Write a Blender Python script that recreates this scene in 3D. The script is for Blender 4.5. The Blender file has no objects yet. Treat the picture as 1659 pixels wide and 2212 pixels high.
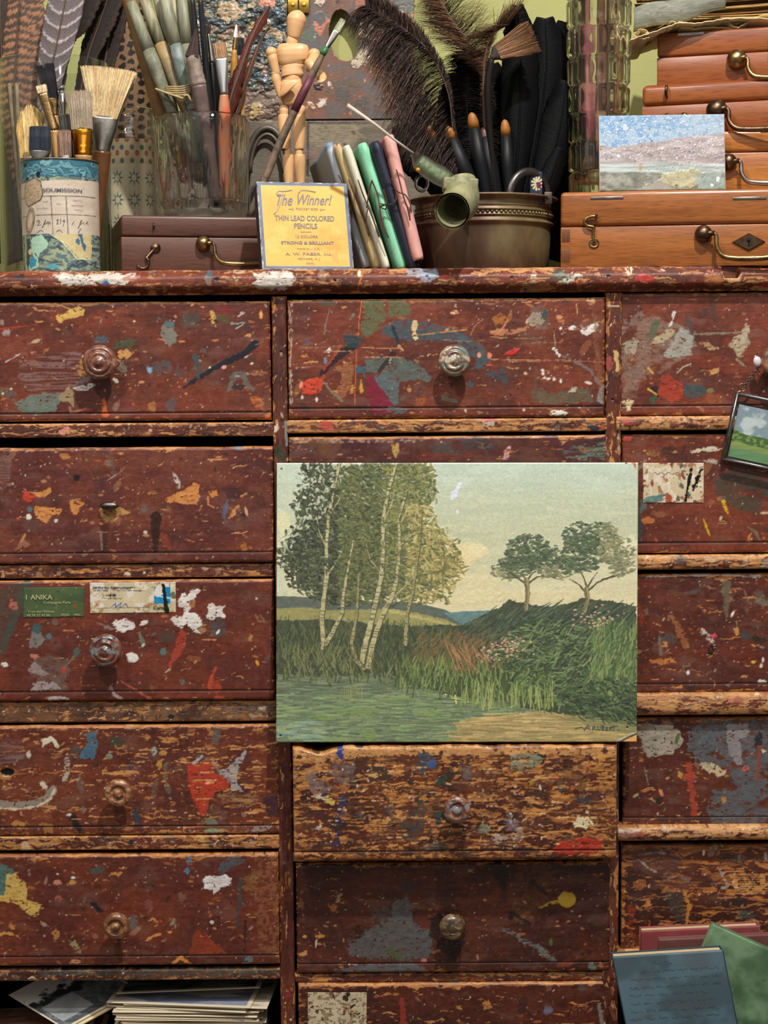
import bpy,bmesh,math,random
import numpy as np
from mathutils import Vector,Matrix

# ------------------------------------------------------------------ camera, world, lights, exposure
SC=bpy.context.scene
COL=SC.collection
FPX,CX,CY=3513.0,829.5,1106.0          # focal length in pixels of the 1659 x 2212 frame
PITCH,ROLL=math.radians(5.0),math.radians(0.42)
CAM=np.array([0.0,-1.575,1.575*math.tan(PITCH)])
_F=np.array([0,math.cos(PITCH),-math.sin(PITCH)])
_U0=np.array([0,math.sin(PITCH),math.cos(PITCH)])
_X=np.array([1.0,0,0])
_R=math.cos(ROLL)*_X-math.sin(ROLL)*_U0
_U=math.sin(ROLL)*_X+math.cos(ROLL)*_U0

cam=bpy.data.cameras.new('camera')
camo=bpy.data.objects.new('camera',cam)
COL.objects.link(camo)
camo.matrix_world=Matrix(((_R[0],_U[0],-_F[0],CAM[0]),(_R[1],_U[1],-_F[1],CAM[1]),
                            (_R[2],_U[2],-_F[2],CAM[2]),(0,0,0,1)))
cam.sensor_fit='HORIZONTAL';cam.sensor_width=36.0
cam.lens=36.0*FPX/1659.0
cam.clip_start=0.05;cam.clip_end=20
SC.camera=camo

SC.view_settings.view_transform='Standard'
SC.view_settings.look='None'
SC.view_settings.gamma=1.0
SC.view_settings.use_curve_mapping=False
SC.view_settings.exposure=0.0

w=bpy.data.worlds.new('room_air');SC.world=w;w.use_nodes=True
bg=w.node_tree.nodes['Background']
bg.inputs[0].default_value=(1.0,0.93,0.86,1);bg.inputs[1].default_value=0.26

def spot(name,loc,aim,energy,size,blend,radius,color):
    l=bpy.data.lights.new(name,'SPOT');l.energy=energy;l.spot_size=math.radians(size)
    l.spot_blend=blend;l.shadow_soft_size=radius;l.color=color
    o=bpy.data.objects.new(name,l);COL.objects.link(o);o.location=loc
    o.rotation_euler=(Vector(aim)-Vector(loc)).to_track_quat('-Z','Y').to_euler()
    return o
spot('gallery_spot',(0.34,-1.05,1.85),(0.0,0,-0.05),190,75,0.6,0.028,(1.0,0.965,0.93))
spot('gallery_spot',(-0.75,-1.25,1.55),(0.05,0,-0.40),52,70,0.6,0.04,(1.0,0.965,0.93))
la=bpy.data.lights.new('soft_fill_area','AREA');la.shape='RECTANGLE';la.size=1.4;la.size_y=0.9
la.energy=9;la.color=(1.0,0.96,0.91)  # added soft fill from the front, stands for no real lamp
lo=bpy.data.objects.new('soft_fill_area',la);COL.objects.link(lo);lo.location=(0.1,-2.0,1.55)
lo.rotation_euler=(Vector((0,0,0))-Vector(lo.location)).to_track_quat('-Z','Y').to_euler()

# ------------------------------------------------------------------ pixel <-> world
def W(px,py,d=0.0):
    "point of the ray through photo pixel (px, py) that lies on the plane Y = d"
    u=(px-CX)/FPX;v=-(py-CY)/FPX
    D=_F+u*_R+v*_U
    t=(d-CAM[1])/D[1]
    return Vector(CAM+t*D)
def PROJ(X,Y,Z):
    dx,dy,dz=X-CAM[0],Y-CAM[1],Z-CAM[2]
    c=dx*_F[0]+dy*_F[1]+dz*_F[2]
    a=dx*_R[0]+dy*_R[1]+dz*_R[2]
    b=dx*_U[0]+dy*_U[1]+dz*_U[2]
    return CX+FPX*a/c,CY-FPX*b/c
def M(px,d=0.0):
    "metres spanned by px photo pixels at depth Y = d"
    return px*0.00045*(1.575+d)/1.575

# ------------------------------------------------------------------ object helpers
def tag(o,label=None,cat=None,group=None,kind=None):
    if label:o['label']=label
    if cat:o['category']=cat
    if group:o['group']=group
    if kind:o['kind']=kind
    return o
def thing(name,label,cat,loc=(0,0,0),group=None,rot=None):
    o=bpy.data.objects.new(name,None);COL.objects.link(o);o.location=loc
    o.empty_display_size=0.02
    if rot:o.rotation_euler=rot
    return tag(o,label,cat,group)
def link(name,me,mat=None,parent=None,world=True):
    o=bpy.data.objects.new(name,me);COL.objects.link(o)
    if mat is not None and len(me.materials)==0:
        for m in (mat if isinstance(mat,(list,tuple)) else [mat]):me.materials.append(m)
    if parent is not None:
        o.parent=parent
        if world:                       # mesh was made in world space
            bpy.context.view_layer.update()
            o.matrix_parent_inverse=parent.matrix_world.inverted()
    return o
class MB:
    "collects verts and faces for one mesh"
    def __init__(s):s.v=[];s.f=[];s.m=[];s.sm=[]
    def add(s,vs,fs,mat=0,smooth=False):
        n=len(s.v);s.v+=[tuple(p) for p in vs]
        for f in fs:s.f.append([i+n for i in f]);s.m.append(mat);s.sm.append(smooth)
        return s
    def box(s,c,h,R=None,mat=0):
        "centre, half sizes, rotation"
        vs=[]
        for sx in (-1,1):
            for sy in (-1,1):
                for sz in (-1,1):
                    p=Vector((sx*h[0],sy*h[1],sz*h[2]))
                    if R is not None:p=R @ p
                    vs.append(p+Vector(c))
        return s.add(vs,[(0,1,3,2),(4,6,7,5),(0,4,5,1),(2,3,7,6),(0,2,6,4),(1,5,7,3)],mat)
    def lathe(s,prof,c=(0,0,0),R=None,n=32,mat=0,smooth=True,mod=None,sx=1,sy=1):
        "prof [(r, z)...] bottom to top, axis local Z"
        vs=[];c=Vector(c)
        for k,(r,z) in enumerate(prof):
            for i in range(n):
                a=2*math.pi*i/n
                rr=r*(mod(a,z,k) if mod else 1)
                p=Vector((rr*math.cos(a)*sx,rr*math.sin(a)*sy,z))
                if R is not None:p=R @ p
                vs.append(p+c)
        fs=[(k*n+i,k*n+(i+1)%n,(k+1)*n+(i+1)%n,(k+1)*n+i)
              for k in range(len(prof)-1) for i in range(n)]
        if prof[0][0]>1e-6:fs.append(tuple(range(n))[::-1])
        if prof[-1][0]>1e-6:fs.append(tuple((len(prof)-1)*n+i for i in range(n)))
        return s.add(vs,fs,mat,smooth)
    def tube(s,pts,rad,n=10,mat=0,cap=True,flat=1.0,up=None):
        "round tube through pts; rad a number or one per point"
        pts=[Vector(p) for p in pts];m=len(pts)
        if not hasattr(rad,'__len__'):rad=[rad]*m
        vs=[];N=None
        for k in range(m):
            t=(pts[min(k+1,m-1)]-pts[max(k-1,0)]).normalized()
            if N is None:
                a=Vector(up) if up else (Vector((0,0,1)) if abs(t.z)<.9 else Vector((1,0,0)))
                N=(a-t*a.dot(t)).normalized()
            else:
                N=(N-t*N.dot(t))
                N=N.normalized() if N.length>1e-6 else t.orthogonal().normalized()
            B=t.cross(N)
            for i in range(n):
                a=2*math.pi*i/n
                vs.append(pts[k]+N*(rad[k]*math.cos(a)*flat)+B*(rad[k]*math.sin(a)))
        fs=[(k*n+i,k*n+(i+1)%n,(k+1)*n+(i+1)%n,(k+1)*n+i)
              for k in range(m-1) for i in range(n)]
        if cap:fs+=[tuple(range(n))[::-1],tuple((m-1)*n+i for i in range(n))]
        return s.add(vs,fs,mat,True)
    def sphere(s,c,r,n=20,mat=0,sc=(1,1,1),R=None):
        k=n//2;prof=[]
        vs=[];c=Vector(c)
        vs.append(Vector((0,0,-r*sc[2])))
        for j in range(1,k):
            ph=-math.pi/2+math.pi*j/k
            for i in range(n):
                a=2*math.pi*i/n
                vs.append(Vector((r*sc[0]*math.cos(ph)*math.cos(a),r*sc[1]*math.cos(ph)*math.sin(a),r*sc[2]*math.sin(ph))))
        vs.append(Vector((0,0,r*sc[2])))
        fs=[(0,1+(i+1)%n,1+i) for i in range(n)]
        for j in range(k-2):
            for i in range(n):
                a=1+j*n+i;b=1+j*n+(i+1)%n
                fs.append((a,b,b+n,a+n))
        e=len(vs)-1;b0=1+(k-2)*n
        fs+=[(b0+i,b0+(i+1)%n,e) for i in range(n)]
        vs=[(R @ p if R is not None else p)+c for p in vs]
        return s.add(vs,fs,mat,True)
    def mesh(s,name):
        me=bpy.data.meshes.new(name)
        me.from_pydata(s.v,[],s.f)
        me.polygons.foreach_set('material_index',s.m)
        me.polygons.foreach_set('use_smooth',s.sm)
        me.update()
        return me
    def build(s,name,mat,parent=None,bevel=0,seg=2,world=True,colors=None,angle=40):
        me=s.mesh(name)
        if bevel:
            bm=bmesh.new();bm.from_mesh(me)
            bmesh.ops.remove_doubles(bm,verts=bm.verts,dist=1e-7)
            es=[e for e in bm.edges if len(e.link_faces)==2 and e.calc_face_angle()>math.radians(angle)]
            bmesh.ops.bevel(bm,geom=es,offset=bevel,segments=seg,affect='EDGES',profile=0.5,clamp_overlap=True)
            for f in bm.faces:f.smooth=True
            bm.to_mesh(me);bm.free()
        if colors is not None:
            at=me.color_attributes.new('Col','FLOAT_COLOR','POINT')
            at.data.foreach_set('color',np.asarray(colors,dtype=np.float32).ravel())
        return link(name,me,mat,parent,world)

def rotz(a):return Matrix.Rotation(a,3,'Z')
def rotm(axis,a):return Matrix.Rotation(a,3,axis)
def align(v,up=(0,0,1)):
    "rotation taking local Z onto v"
    return Vector(v).to_track_quat('Z','Y').to_matrix()
def bez(pts,n=16):
    "Catmull-Rom through pts"
    P=[Vector(p) for p in pts];P=[P[0]*2-P[1]]+P+[P[-1]*2-P[-2]]
    out=[]
    for i in range(1,len(P)-2):
        for k in range(n):
            t=k/n;a,b,c,d=P[i-1],P[i],P[i+1],P[i+2]
            out.append(0.5*((2*b)+(c-a)*t+(2*a-5*b+4*c-d)*t*t+(3*b-a-3*c+d)*t**3))
    out.append(P[-2]);return out

# ------------------------------------------------------------------ noise and the painter's canvas
_rng=np.random.RandomState(7)
_T=_rng.rand(512,512).astype(np.float32)
def vnoise(x,y,seed=0):
    x=x+seed*17.31+1000.0;y=y+seed*9.77+1000.0
    xi=np.floor(x).astype(np.int32);yi=np.floor(y).astype(np.int32)
    fx=(x-xi).astype(np.float32);fy=(y-yi).astype(np.float32)
    fx=fx*fx*(3-2*fx);fy=fy*fy*(3-2*fy)
    x0=(xi*1+seed*37)&511;x1=(x0+1)&511;y0=(yi+seed*71)&511;y1=(y0+1)&511
    a=_T[y0,x0];b=_T[y0,x1];c=_T[y1,x0];d=_T[y1,x1]
    return (a+(b-a)*fx)*(1-fy)+(c+(d-c)*fx)*fy
def fbm(x,y,sx,sy=None,octv=3,seed=0,gain=0.5):
    sy=sy or sx;s=0;a=1.0;t=0
    for k in range(octv):
        s=s+a*vnoise(x/sx*2**k,y/sy*2**k,seed+k*3);t+=a;a*=gain
    return s/t                      # about 0..1, mean .5
def sstep(a,b,x):
    t=np.clip((x-a)/(b-a+1e-9),0,1);return t*t*(3-2*t)
def hexc(h):
    return np.array([int(h[i:i+2],16)/255 for i in (0,2,4)],np.float32)
def C(c):return hexc(c) if isinstance(c,str) else np.array(c,np.float32)
def lin(c):
    c=np.clip(c,0,1);return np.where(c<=0.04045,c/12.92,((c+0.055)/1.055)**2.4)
def sdpoly(X,Y,P):
    P=np.asarray(P,np.float32);d=np.full(X.shape,1e12,np.float32);ins=np.zeros(X.shape,bool)
    n=len(P)
    for i in range(n):
        ax,ay=P[i];bx,by=P[(i+1)%n]
        ex,ey=bx-ax,by-ay;wx,wy=X-ax,Y-ay
        t=np.clip((wx*ex+wy*ey)/(ex*ex+ey*ey+1e-9),0,1)
        d=np.minimum(d,(wx-ex*t)**2+(wy-ey*t)**2)
        if abs(ey)>1e-9:
            c=((ay>Y) !=(by>Y))&(X<(ex*(Y-ay)/ey+ax));ins ^=c
    d=np.sqrt(d);return np.where(ins,-d,d)

class Canvas:
    def __init__(s,X,Y,seed=1):
        s.X=X.astype(np.float32);s.Y=Y.astype(np.float32);s.ny,s.nx=X.shape
        s.col=np.zeros((s.ny,s.nx,3),np.float32);s.h=np.zeros((s.ny,s.nx),np.float32)
        s.ro=np.full((s.ny,s.nx),0.42,np.float32)
        s.x0,s.x1=float(X.min()),float(X.max());s.y0,s.y1=float(Y.min()),float(Y.max())
        s.dx=float(X[s.ny//2,-1]-X[s.ny//2,0])/(s.nx-1)
        s.dy=float(Y[-1,s.nx//2]-Y[0,s.nx//2])/(s.ny-1)
        s.rnd=random.Random(seed);s.seed=seed
        s.slope=float(Y[s.ny//2,-1]-Y[s.ny//2,0])/max(1e-6,float(X[s.ny//2,-1]-X[s.ny//2,0]))
        s.slx=float(X[-1,s.nx//2]-X[0,s.nx//2])/max(1e-6,abs(float(Y[-1,s.nx//2]-Y[0,s.nx//2])))*(1 if s.dy>0 else-1)
    def win(s,xa,ya,xb,yb):
        pad=3+0.03*0
        # affine estimate of the indices, then padded
        px=abs(s.slx)*(s.y1-s.y0)+4;py=abs(s.slope)*(s.x1-s.x0)+4
        i0=int((xa-px-s.X[0,0])/s.dx)-2;i1=int((xb+px-s.X[0,0])/s.dx)+3
        ja=(ya-py-s.Y[0,0])/s.dy;jb=(yb+py-s.Y[0,0])/s.dy
        j0=int(min(ja,jb))-2;j1=int(max(ja,jb))+3
        i0=max(0,i0);j0=max(0,j0);i1=min(s.nx,i1);j1=min(s.ny,j1)
        if i0>=i1 or j0>=j1:return None
        return slice(j0,j1),slice(i0,i1)
    def put(s,w,m,col,h=0,ro=None,var=0.0):
        if m is None:return
        c=C(col)
        if var:
            n=fbm(s.X[w],s.Y[w],9,5,2,s.seed+5)[...,None]-.5
            c=np.clip(c+n*var*2,0,1)
        m3=m[...,None]
        s.col[w]=s.col[w]*(1-m3)+c*m3
        if h:s.h[w]=s.h[w]*(1-m)+(s.h[w]*.3+h)*m
        if ro is not None:s.ro[w]=s.ro[w]*(1-m)+ro*m
    def fill(s,col):s.col[:]=C(col)
    chips=1
    def chip(s,X,Y):
        if not s.chips:return 1
        return (1-sstep(.68,.71,fbm(X,Y,7,3.2,3,s.seed+51)))*(.86+.14*sstep(.3,.6,fbm(X,Y,18,6,2,s.seed+53)))
    def poly(s,P,col,a=1.0,rag=3.0,soft=0.8,h=0.12,ro=0.4,var=0.04,rs=9,dry=0,ds=(14,3)):
        P=np.asarray(P,float);e=rag*1.5+soft+2
        w=s.win(P[:,0].min()-e,P[:,1].min()-e,P[:,0].max()+e,P[:,1].max()+e)
        if w is None:return
        X,Y=s.X[w],s.Y[w]
        d=sdpoly(X,Y,P)
        if rag:d=d+(fbm(X,Y,rs,rs,4,s.seed,.7)-.5)*rag*3.4
        m=sstep(soft,-soft,d)*a
        if rag>1.2:m=m*s.chip(X,Y)
        if dry:m=m*sstep(dry-.12,dry+.12,fbm(X,Y,ds[0],ds[1],3,s.seed+11))
        s.put(w,m,col,h,ro,var)
    def stroke(s,P,w0,w1,col,a=1.0,rag=1.0,soft=0.7,h=0.1,ro=0.4,var=0.03,dry=0,ds=(14,3)):
        P=np.asarray(P,float);e=max(w0,w1)+rag*1.5+2
        w=s.win(P[:,0].min()-e,P[:,1].min()-e,P[:,0].max()+e,P[:,1].max()+e)
        if w is None:return
        X,Y=s.X[w],s.Y[w];best=np.full(X.shape,1e9,np.float32);n=len(P)-1
        for i in range(n):
            ax,ay=P[i];bx,by=P[i+1];ex,ey=bx-ax,by-ay
            t=np.clip(((X-ax)*ex+(Y-ay)*ey)/(ex*ex+ey*ey+1e-9),0,1)
            dd=np.sqrt((X-ax-ex*t)**2+(Y-ay-ey*t)**2)
            ww=w0+(w1-w0)*((i+t)/n)
            best=np.minimum(best,dd-ww)
        if rag:best=best+(fbm(X,Y,6,6,2,s.seed+2)-.5)*rag*3
        m=sstep(soft,-soft,best)*a
        if dry:m=m*sstep(dry-.12,dry+.12,fbm(X,Y,ds[0],ds[1],3,s.seed+13))
        s.put(w,m,col,h,ro,var)
    def ell(s,cx,cy,rx,ry,col,ang=0,a=1.0,rag=0.15,soft=0.8,h=0.1,ro=0.4,var=0.03,dry=0,ds=(14,3),n=2.0):
        e=max(rx,ry)*(1+rag)+3
        w=s.win(cx-e,cy-e,cx+e,cy+e)
        if w is None:return
        X,Y=s.X[w]-cx,s.Y[w]-cy;ca,sa=math.cos(ang),math.sin(ang)
        u=(X*ca+Y*sa)/rx;v=(-X*sa+Y*ca)/ry
        d=(np.sqrt(u*u+v*v)-1)
        if rag:d=d+(fbm(s.X[w],s.Y[w],max(3,min(rx,ry)*.8),None,2,s.seed+4)-.5)*rag*3
        k=soft/max(1.0,min(rx,ry))
        m=sstep(k,-k,d)*a
        if rag>.29 and min(rx,ry)>4:m=m*s.chip(X+cx,Y+cy)
        if dry:m=m*sstep(dry-.12,dry+.12,fbm(s.X[w],s.Y[w],ds[0],ds[1],3,s.seed+17))
        s.put(w,m,col,h,ro,var)
    def flecks(s,n,cols,rmin=0.6,rmax=2.5,el=2.0,ang=None,a=1.0,box=None,h=0.06,ro=0.4):
        b=box or (s.x0,s.y0,s.x1,s.y1);R=s.rnd
        for k in range(n):
            r=rmin+(rmax-rmin)*R.random()**3
            s.ell(R.uniform(b[0],b[2]),R.uniform(b[1],b[3]),r*(1+R.random()*el),r,R.choice(cols),
                  R.uniform(0,3.14) if ang is None else ang+R.gauss(0,.3),a*R.uniform(.6,1),rag=.25,soft=.6,h=h,ro=ro,var=0)

def grid_mesh(name,P,cv,N,parent=None,mat=None,skirt=0.0,wrap=None,flip=False,back=False):
    "P (ny,nx,3) points already placed; cv.h in mm is added along N; skirt goes back by that many metres"
    ny,nx=P.shape[:2]
    N=np.asarray(N,np.float32)
    V=P+N*(cv.h[...,None]*0.001)
    V=V.reshape(-1,3);col=np.concatenate([lin(cv.col),cv.ro[...,None]],-1).reshape(-1,4)
    idx=np.arange(ny*nx).reshape(ny,nx)
    q=np.stack([idx[:-1,:-1],idx[:-1,1:],idx[1:,1:],idx[1:,:-1]],-1).reshape(-1,4)
    if skirt:
        ring=np.concatenate([idx[0,:],idx[1:,-1],idx[-1,-2::-1],idx[-2:0:-1,0]])
        base=V[ring]-(N if N.ndim==1 else N.reshape(-1,3)[ring])*skirt
        r2=np.arange(len(ring))+ny*nx
        V=np.concatenate([V,base]);col=np.concatenate([col,col[ring]])
        n1,n2=np.roll(ring,-1),np.roll(r2,-1)
        q=np.concatenate([q,np.stack([n1,ring,r2,n2],-1)])
        bk=r2[::-1].tolist()
    else:bk=None
    if flip:q=q[:,::-1]
    me=bpy.data.meshes.new(name)
    nf=len(q);ex=1 if (bk is not None) else 0
    me.vertices.add(len(V));me.vertices.foreach_set('co',V.astype(np.float32).ravel())
    nl=nf*4+(len(bk) if ex else 0)
    me.loops.add(nl);lv=q.ravel().tolist()
    if ex:lv+=(bk[::-1] if flip else bk)
    me.loops.foreach_set('vertex_index',np.array(lv,np.int32))
    me.polygons.add(nf+ex)
    ls=np.arange(nf)*4
    if ex:ls=np.append(ls,nf*4)
    me.polygons.foreach_set('loop_start',ls.astype(np.int32))
    sm=np.ones(nf+ex,bool)
    if ex:sm[-1]=False
    me.polygons.foreach_set('use_smooth',sm)
    me.update(calc_edges=True);me.validate()
    at=me.color_attributes.new('Col','FLOAT_COLOR','POINT')
    at.data.foreach_set('color',col.astype(np.float32).ravel())
    return link(name,me,mat,parent)

def slab(name,O,Uv,Vv,painter,px=2.0,rnd=0.004,thick=0.015,parent=None,mat=None,seed=1,wob=0.0,edge=None,N=None,warp=None):
    "painted board: O lower-left corner, Uv/Vv full side vectors; front normal = N"
    O,Uv,Vv=np.array(O,float),np.array(Uv,float),np.array(Vv,float)
    if N is None:N=np.cross(Uv,Vv);N=N/np.linalg.norm(N)
    lu,lv=np.linalg.norm(Uv),np.linalg.norm(Vv);st=px*0.00045
    nu,nv=max(6,int(lu/st)),max(6,int(lv/st))
    a=np.linspace(0,1,nu);b=np.linspace(0,1,nv)
    if rnd:                         # finer rows close to the rounded rim
        k=max(3,int(rnd/st)+2)
        ea=rnd/lu;eb=rnd/lv
        fine=1-np.cos(np.linspace(0,math.pi/2,k+2))
        a=np.concatenate([fine*ea,np.linspace(ea,1-ea,nu)[1:-1],(1-fine*ea)[::-1]])
        b=np.concatenate([fine*eb,np.linspace(eb,1-eb,nv)[1:-1],(1-fine*eb)[::-1]])
    A,B=np.meshgrid(a,b)
    P=O+A[...,None]*Uv+B[...,None]*Vv
    X,Y=PROJ(P[...,0],P[...,1],P[...,2])
    cv=Canvas(X,Y,seed)
    cv.A,cv.B=A,B
    painter(cv)
    if rnd:
        du=np.minimum(A,1-A)*lu;dv=np.minimum(B,1-B)*lv
        ru=rnd;q=np.clip(1-du/ru,0,1)**2;r=np.clip(1-dv/ru,0,1)**2
        dep=ru*(1-np.sqrt(np.clip(1-np.clip(q+r,0,1),0,1)))
        cv.h=cv.h*(1-np.clip(q+r,0,1)*.5)-dep*1000
    if wob:
        e=np.minimum(1-B,0.5)*lv
        P=P+(Vv/lv)*((fbm(X,Y,60,60,3,seed+3)-.5)*wob*2)[...,None]*np.clip(1-e[...,None]/0.01,0,1)
    if edge is not None:P=edge(P,A,B,X,Y)
    if warp is not None:P=warp(P,A,B)
    return grid_mesh(name,P,cv,N,parent,mat,thick)

# ------------------------------------------------------------------ materials
def nodes_mat(name):
    m=bpy.data.materials.new(name);m.use_nodes=True
    return m,m.node_tree,m.node_tree.nodes['Principled BSDF']
def flat(name,col,rough=0.5,metal=0.0,bump=0.0,bscale=200,spec=0.5,var=0.0,vscale=30,coat=0,trans=0,ior=1.45,sheen=0,alpha=1,stretch=(1,1,1),col2=None):
    m,nt,b=nodes_mat(name)
    c=lin(C(col));L=nt.links
    b.inputs['Base Color'].default_value=(*c,1);b.inputs['Roughness'].default_value=rough
    b.inputs['Metallic'].default_value=metal;b.inputs['Specular IOR Level'].default_value=spec
    b.inputs['Coat Weight'].default_value=coat;b.inputs['Coat Roughness'].default_value=0.15
    b.inputs['Transmission Weight'].default_value=trans;b.inputs['IOR'].default_value=ior
    b.inputs['Sheen Weight'].default_value=sheen;b.inputs['Alpha'].default_value=alpha
    if bump or var:
        tc=nt.nodes.new('ShaderNodeTexCoord');mp=nt.nodes.new('ShaderNodeMapping');mp.inputs['Scale'].default_value=stretch
        L.new(tc.outputs['Object'],mp.inputs['Vector'])
    if bump:
        n=nt.nodes.new('ShaderNodeTexNoise');n.inputs['Scale'].default_value=bscale;n.inputs['Detail'].default_value=4
        bp=nt.nodes.new('ShaderNodeBump');bp.inputs['Strength'].default_value=bump;bp.inputs['Distance'].default_value=0.001
        L.new(mp.outputs[0],n.inputs['Vector']);L.new(n.outputs[0],bp.inputs['Height']);L.new(bp.outputs[0],b.inputs['Normal'])
    if var:
        n=nt.nodes.new('ShaderNodeTexNoise');n.inputs['Scale'].default_value=vscale;n.inputs['Detail'].default_value=5
        n.inputs['Roughness'].default_value=0.65
        r=nt.nodes.new('ShaderNodeValToRGB')
        d=lin(C(col2)) if col2 is not None else c*(1-var)
        r.color_ramp.elements[0].color=(*d,1);r.color_ramp.elements[0].position=0.35
        r.color_ramp.elements[1].color=(*np.clip(c*(1+var*.4),0,1),1);r.color_ramp.elements[1].position=0.65
        L.new(mp.outputs[0],n.inputs['Vector']);L.new(n.outputs[0],r.inputs[0]);L.new(r.outputs[0],b.inputs['Base Color'])
    return m
def colmat(name,bump=0.25,bscale=(300,300,900),coat=0.0,spec=0.5,metal=0,grit=0.12,roff=0.0):
    "material whose colour and roughness come from the painted attribute, with procedural grain on top"
    m,nt,b=nodes_mat(name);L=nt.links
    at=nt.nodes.new('ShaderNodeAttribute');at.attribute_name='Col'
    tc=nt.nodes.new('ShaderNodeTexCoord');mp=nt.nodes.new('ShaderNodeMapping');mp.inputs['Scale'].default_value=bscale
    n=nt.nodes.new('ShaderNodeTexNoise');n.inputs['Scale'].default_value=1.0;n.inputs['Detail'].default_value=3
    L.new(tc.outputs['Object'],mp.inputs[0]);L.new(mp.outputs[0],n.inputs['Vector'])
    hs=nt.nodes.new('ShaderNodeMapRange');hs.inputs[1].default_value=0.3;hs.inputs[2].default_value=0.7
    hs.inputs[3].default_value=1-grit*1.5;hs.inputs[4].default_value=1+grit
    mx=nt.nodes.new('ShaderNodeVectorMath');mx.operation='SCALE'
    L.new(n.outputs[0],hs.inputs[0]);L.new(at.outputs['Color'],mx.inputs[0]);L.new(hs.outputs[0],mx.inputs['Scale'])
    L.new(mx.outputs[0],b.inputs['Base Color'])
    if roff:
        ad=nt.nodes.new('ShaderNodeMath');ad.inputs[1].default_value=roff;L.new(at.outputs['Alpha'],ad.inputs[0]);L.new(ad.outputs[0],b.inputs['Roughness'])
    else:L.new(at.outputs['Alpha'],b.inputs['Roughness'])
    bp=nt.nodes.new('ShaderNodeBump');bp.inputs['Strength'].default_value=bump;bp.inputs['Distance'].default_value=0.0006
    L.new(n.outputs[0],bp.inputs['Height']);L.new(bp.outputs[0],b.inputs['Normal'])
    b.inputs['Coat Weight'].default_value=coat;b.inputs['Coat Roughness'].default_value=0.2
    b.inputs['Specular IOR Level'].default_value=spec;b.inputs['Metallic'].default_value=metal
    return m
def woodmat(name,ca,cb,rough=0.38,scale=1.0,axis='X',coat=0.25,dark=None,contrast=1.0):
    "polished box wood: long streaks along X, fine pores"
    m,nt,b=nodes_mat(name);L=nt.links
    tc=nt.nodes.new('ShaderNodeTexCoord');mp=nt.nodes.new('ShaderNodeMapping')
    s={'X':(6,60,110),'Z':(110,60,6)}[axis];mp.inputs['Scale'].default_value=tuple(k*scale for k in s)
    n=nt.nodes.new('ShaderNodeTexNoise');n.inputs['Scale'].default_value=1;n.inputs['Detail'].default_value=6;n.inputs['Distortion'].default_value=0.6
    mp2=nt.nodes.new('ShaderNodeMapping');s2={'X':(60,300,1500),'Z':(1500,300,60)}[axis];mp2.inputs['Scale'].default_value=s2
    n2=nt.nodes.new('ShaderNodeTexNoise');n2.inputs['Scale'].default_value=1;n2.inputs['Detail'].default_value=3
    L.new(tc.outputs['Object'],mp.inputs[0]);L.new(mp.outputs[0],n.inputs['Vector'])
    L.new(tc.outputs['Object'],mp2.inputs[0]);L.new(mp2.outputs[0],n2.inputs['Vector'])
    r=nt.nodes.new('ShaderNodeValToRGB');a,c=lin(C(ca)),lin(C(cb))
    r.color_ramp.elements[0].position=0.5-.2/contrast;r.color_ramp.elements[0].color=(*a,1)
    r.color_ramp.elements[1].position=0.5+.2/contrast;r.color_ramp.elements[1].color=(*c,1)
    L.new(n.outputs[0],r.inputs[0])
    r2=nt.nodes.new('ShaderNodeMapRange');r2.inputs[1].default_value=0.35;r2.inputs[2].default_value=0.5;r2.inputs[3].default_value=0.55;r2.inputs[4].default_value=1.0
    L.new(n2.outputs[0],r2.inputs[0])
    mx=nt.nodes.new('ShaderNodeVectorMath');mx.operation='SCALE';L.new(r.outputs[0],mx.inputs[0]);L.new(r2.outputs[0],mx.inputs['Scale'])
    L.new(mx.outputs[0],b.inputs['Base Color']);b.inputs['Roughness'].default_value=rough
    b.inputs['Coat Weight'].default_value=coat;b.inputs['Coat Roughness'].default_value=0.25
    bp=nt.nodes.new('ShaderNodeBump');bp.inputs['Strength'].default_value=0.15;bp.inputs['Distance'].default_value=0.0004
    L.new(n2.outputs[0],bp.inputs['Height']);L.new(bp.outputs[0],b.inputs['Normal'])
    return m
def glassmat(name,col=(1,1,1),rough=0.0,ior=1.48,bump=0.0,alpha=1):
    m,nt,b=nodes_mat(name)
    b.inputs['Base Color'].default_value=(*col,1);b.inputs['Transmission Weight'].default_value=1
    b.inputs['Roughness'].default_value=rough;b.inputs['IOR'].default_value=ior;b.inputs['Alpha'].default_value=alpha
    if bump:
        n=nt.nodes.new('ShaderNodeTexNoise');n.inputs['Scale'].default_value=80
        bp=nt.nodes.new('ShaderNodeBump');bp.inputs['Strength'].default_value=bump;bp.inputs['Distance'].default_value=0.001
        nt.links.new(n.outputs[0],bp.inputs['Height']);nt.links.new(bp.outputs[0],b.inputs['Normal'])
    return m

PAINTED=colmat('painted_wood',bump=0.25,bscale=(260,300,1100),coat=0.12,grit=0.09)
RAIL=colmat('worn_rail_wood',bump=0.5,bscale=(120,300,1500),grit=0.2)
STILE=colmat('worn_stile_wood',bump=0.5,bscale=(1500,300,120),grit=0.2)
KNOBM=colmat('painted_knob',bump=0.2,bscale=(500,500,500),coat=0.6,grit=0.15)
PAPER=colmat('old_paper',bump=0.1,bscale=(900,900,900),grit=0.05,spec=0.3)
OILP=colmat('oil_paint',bump=0.22,bscale=(900,900,900),coat=0.12,grit=0.09)
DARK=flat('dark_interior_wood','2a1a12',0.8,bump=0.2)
BRASS=flat('aged_brass','9c8258',0.34,metal=1,bump=0.15,bscale=900,var=0.5,vscale=120,col2='6e5637')
BRASSD=flat('dark_brass','6b5340',0.38,metal=1,bump=0.15,bscale=900,var=0.4,vscale=150)
STEEL=flat('worn_steel','9d9890',0.3,metal=1,bump=0.1,bscale=900,var=0.3,vscale=90)
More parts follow.
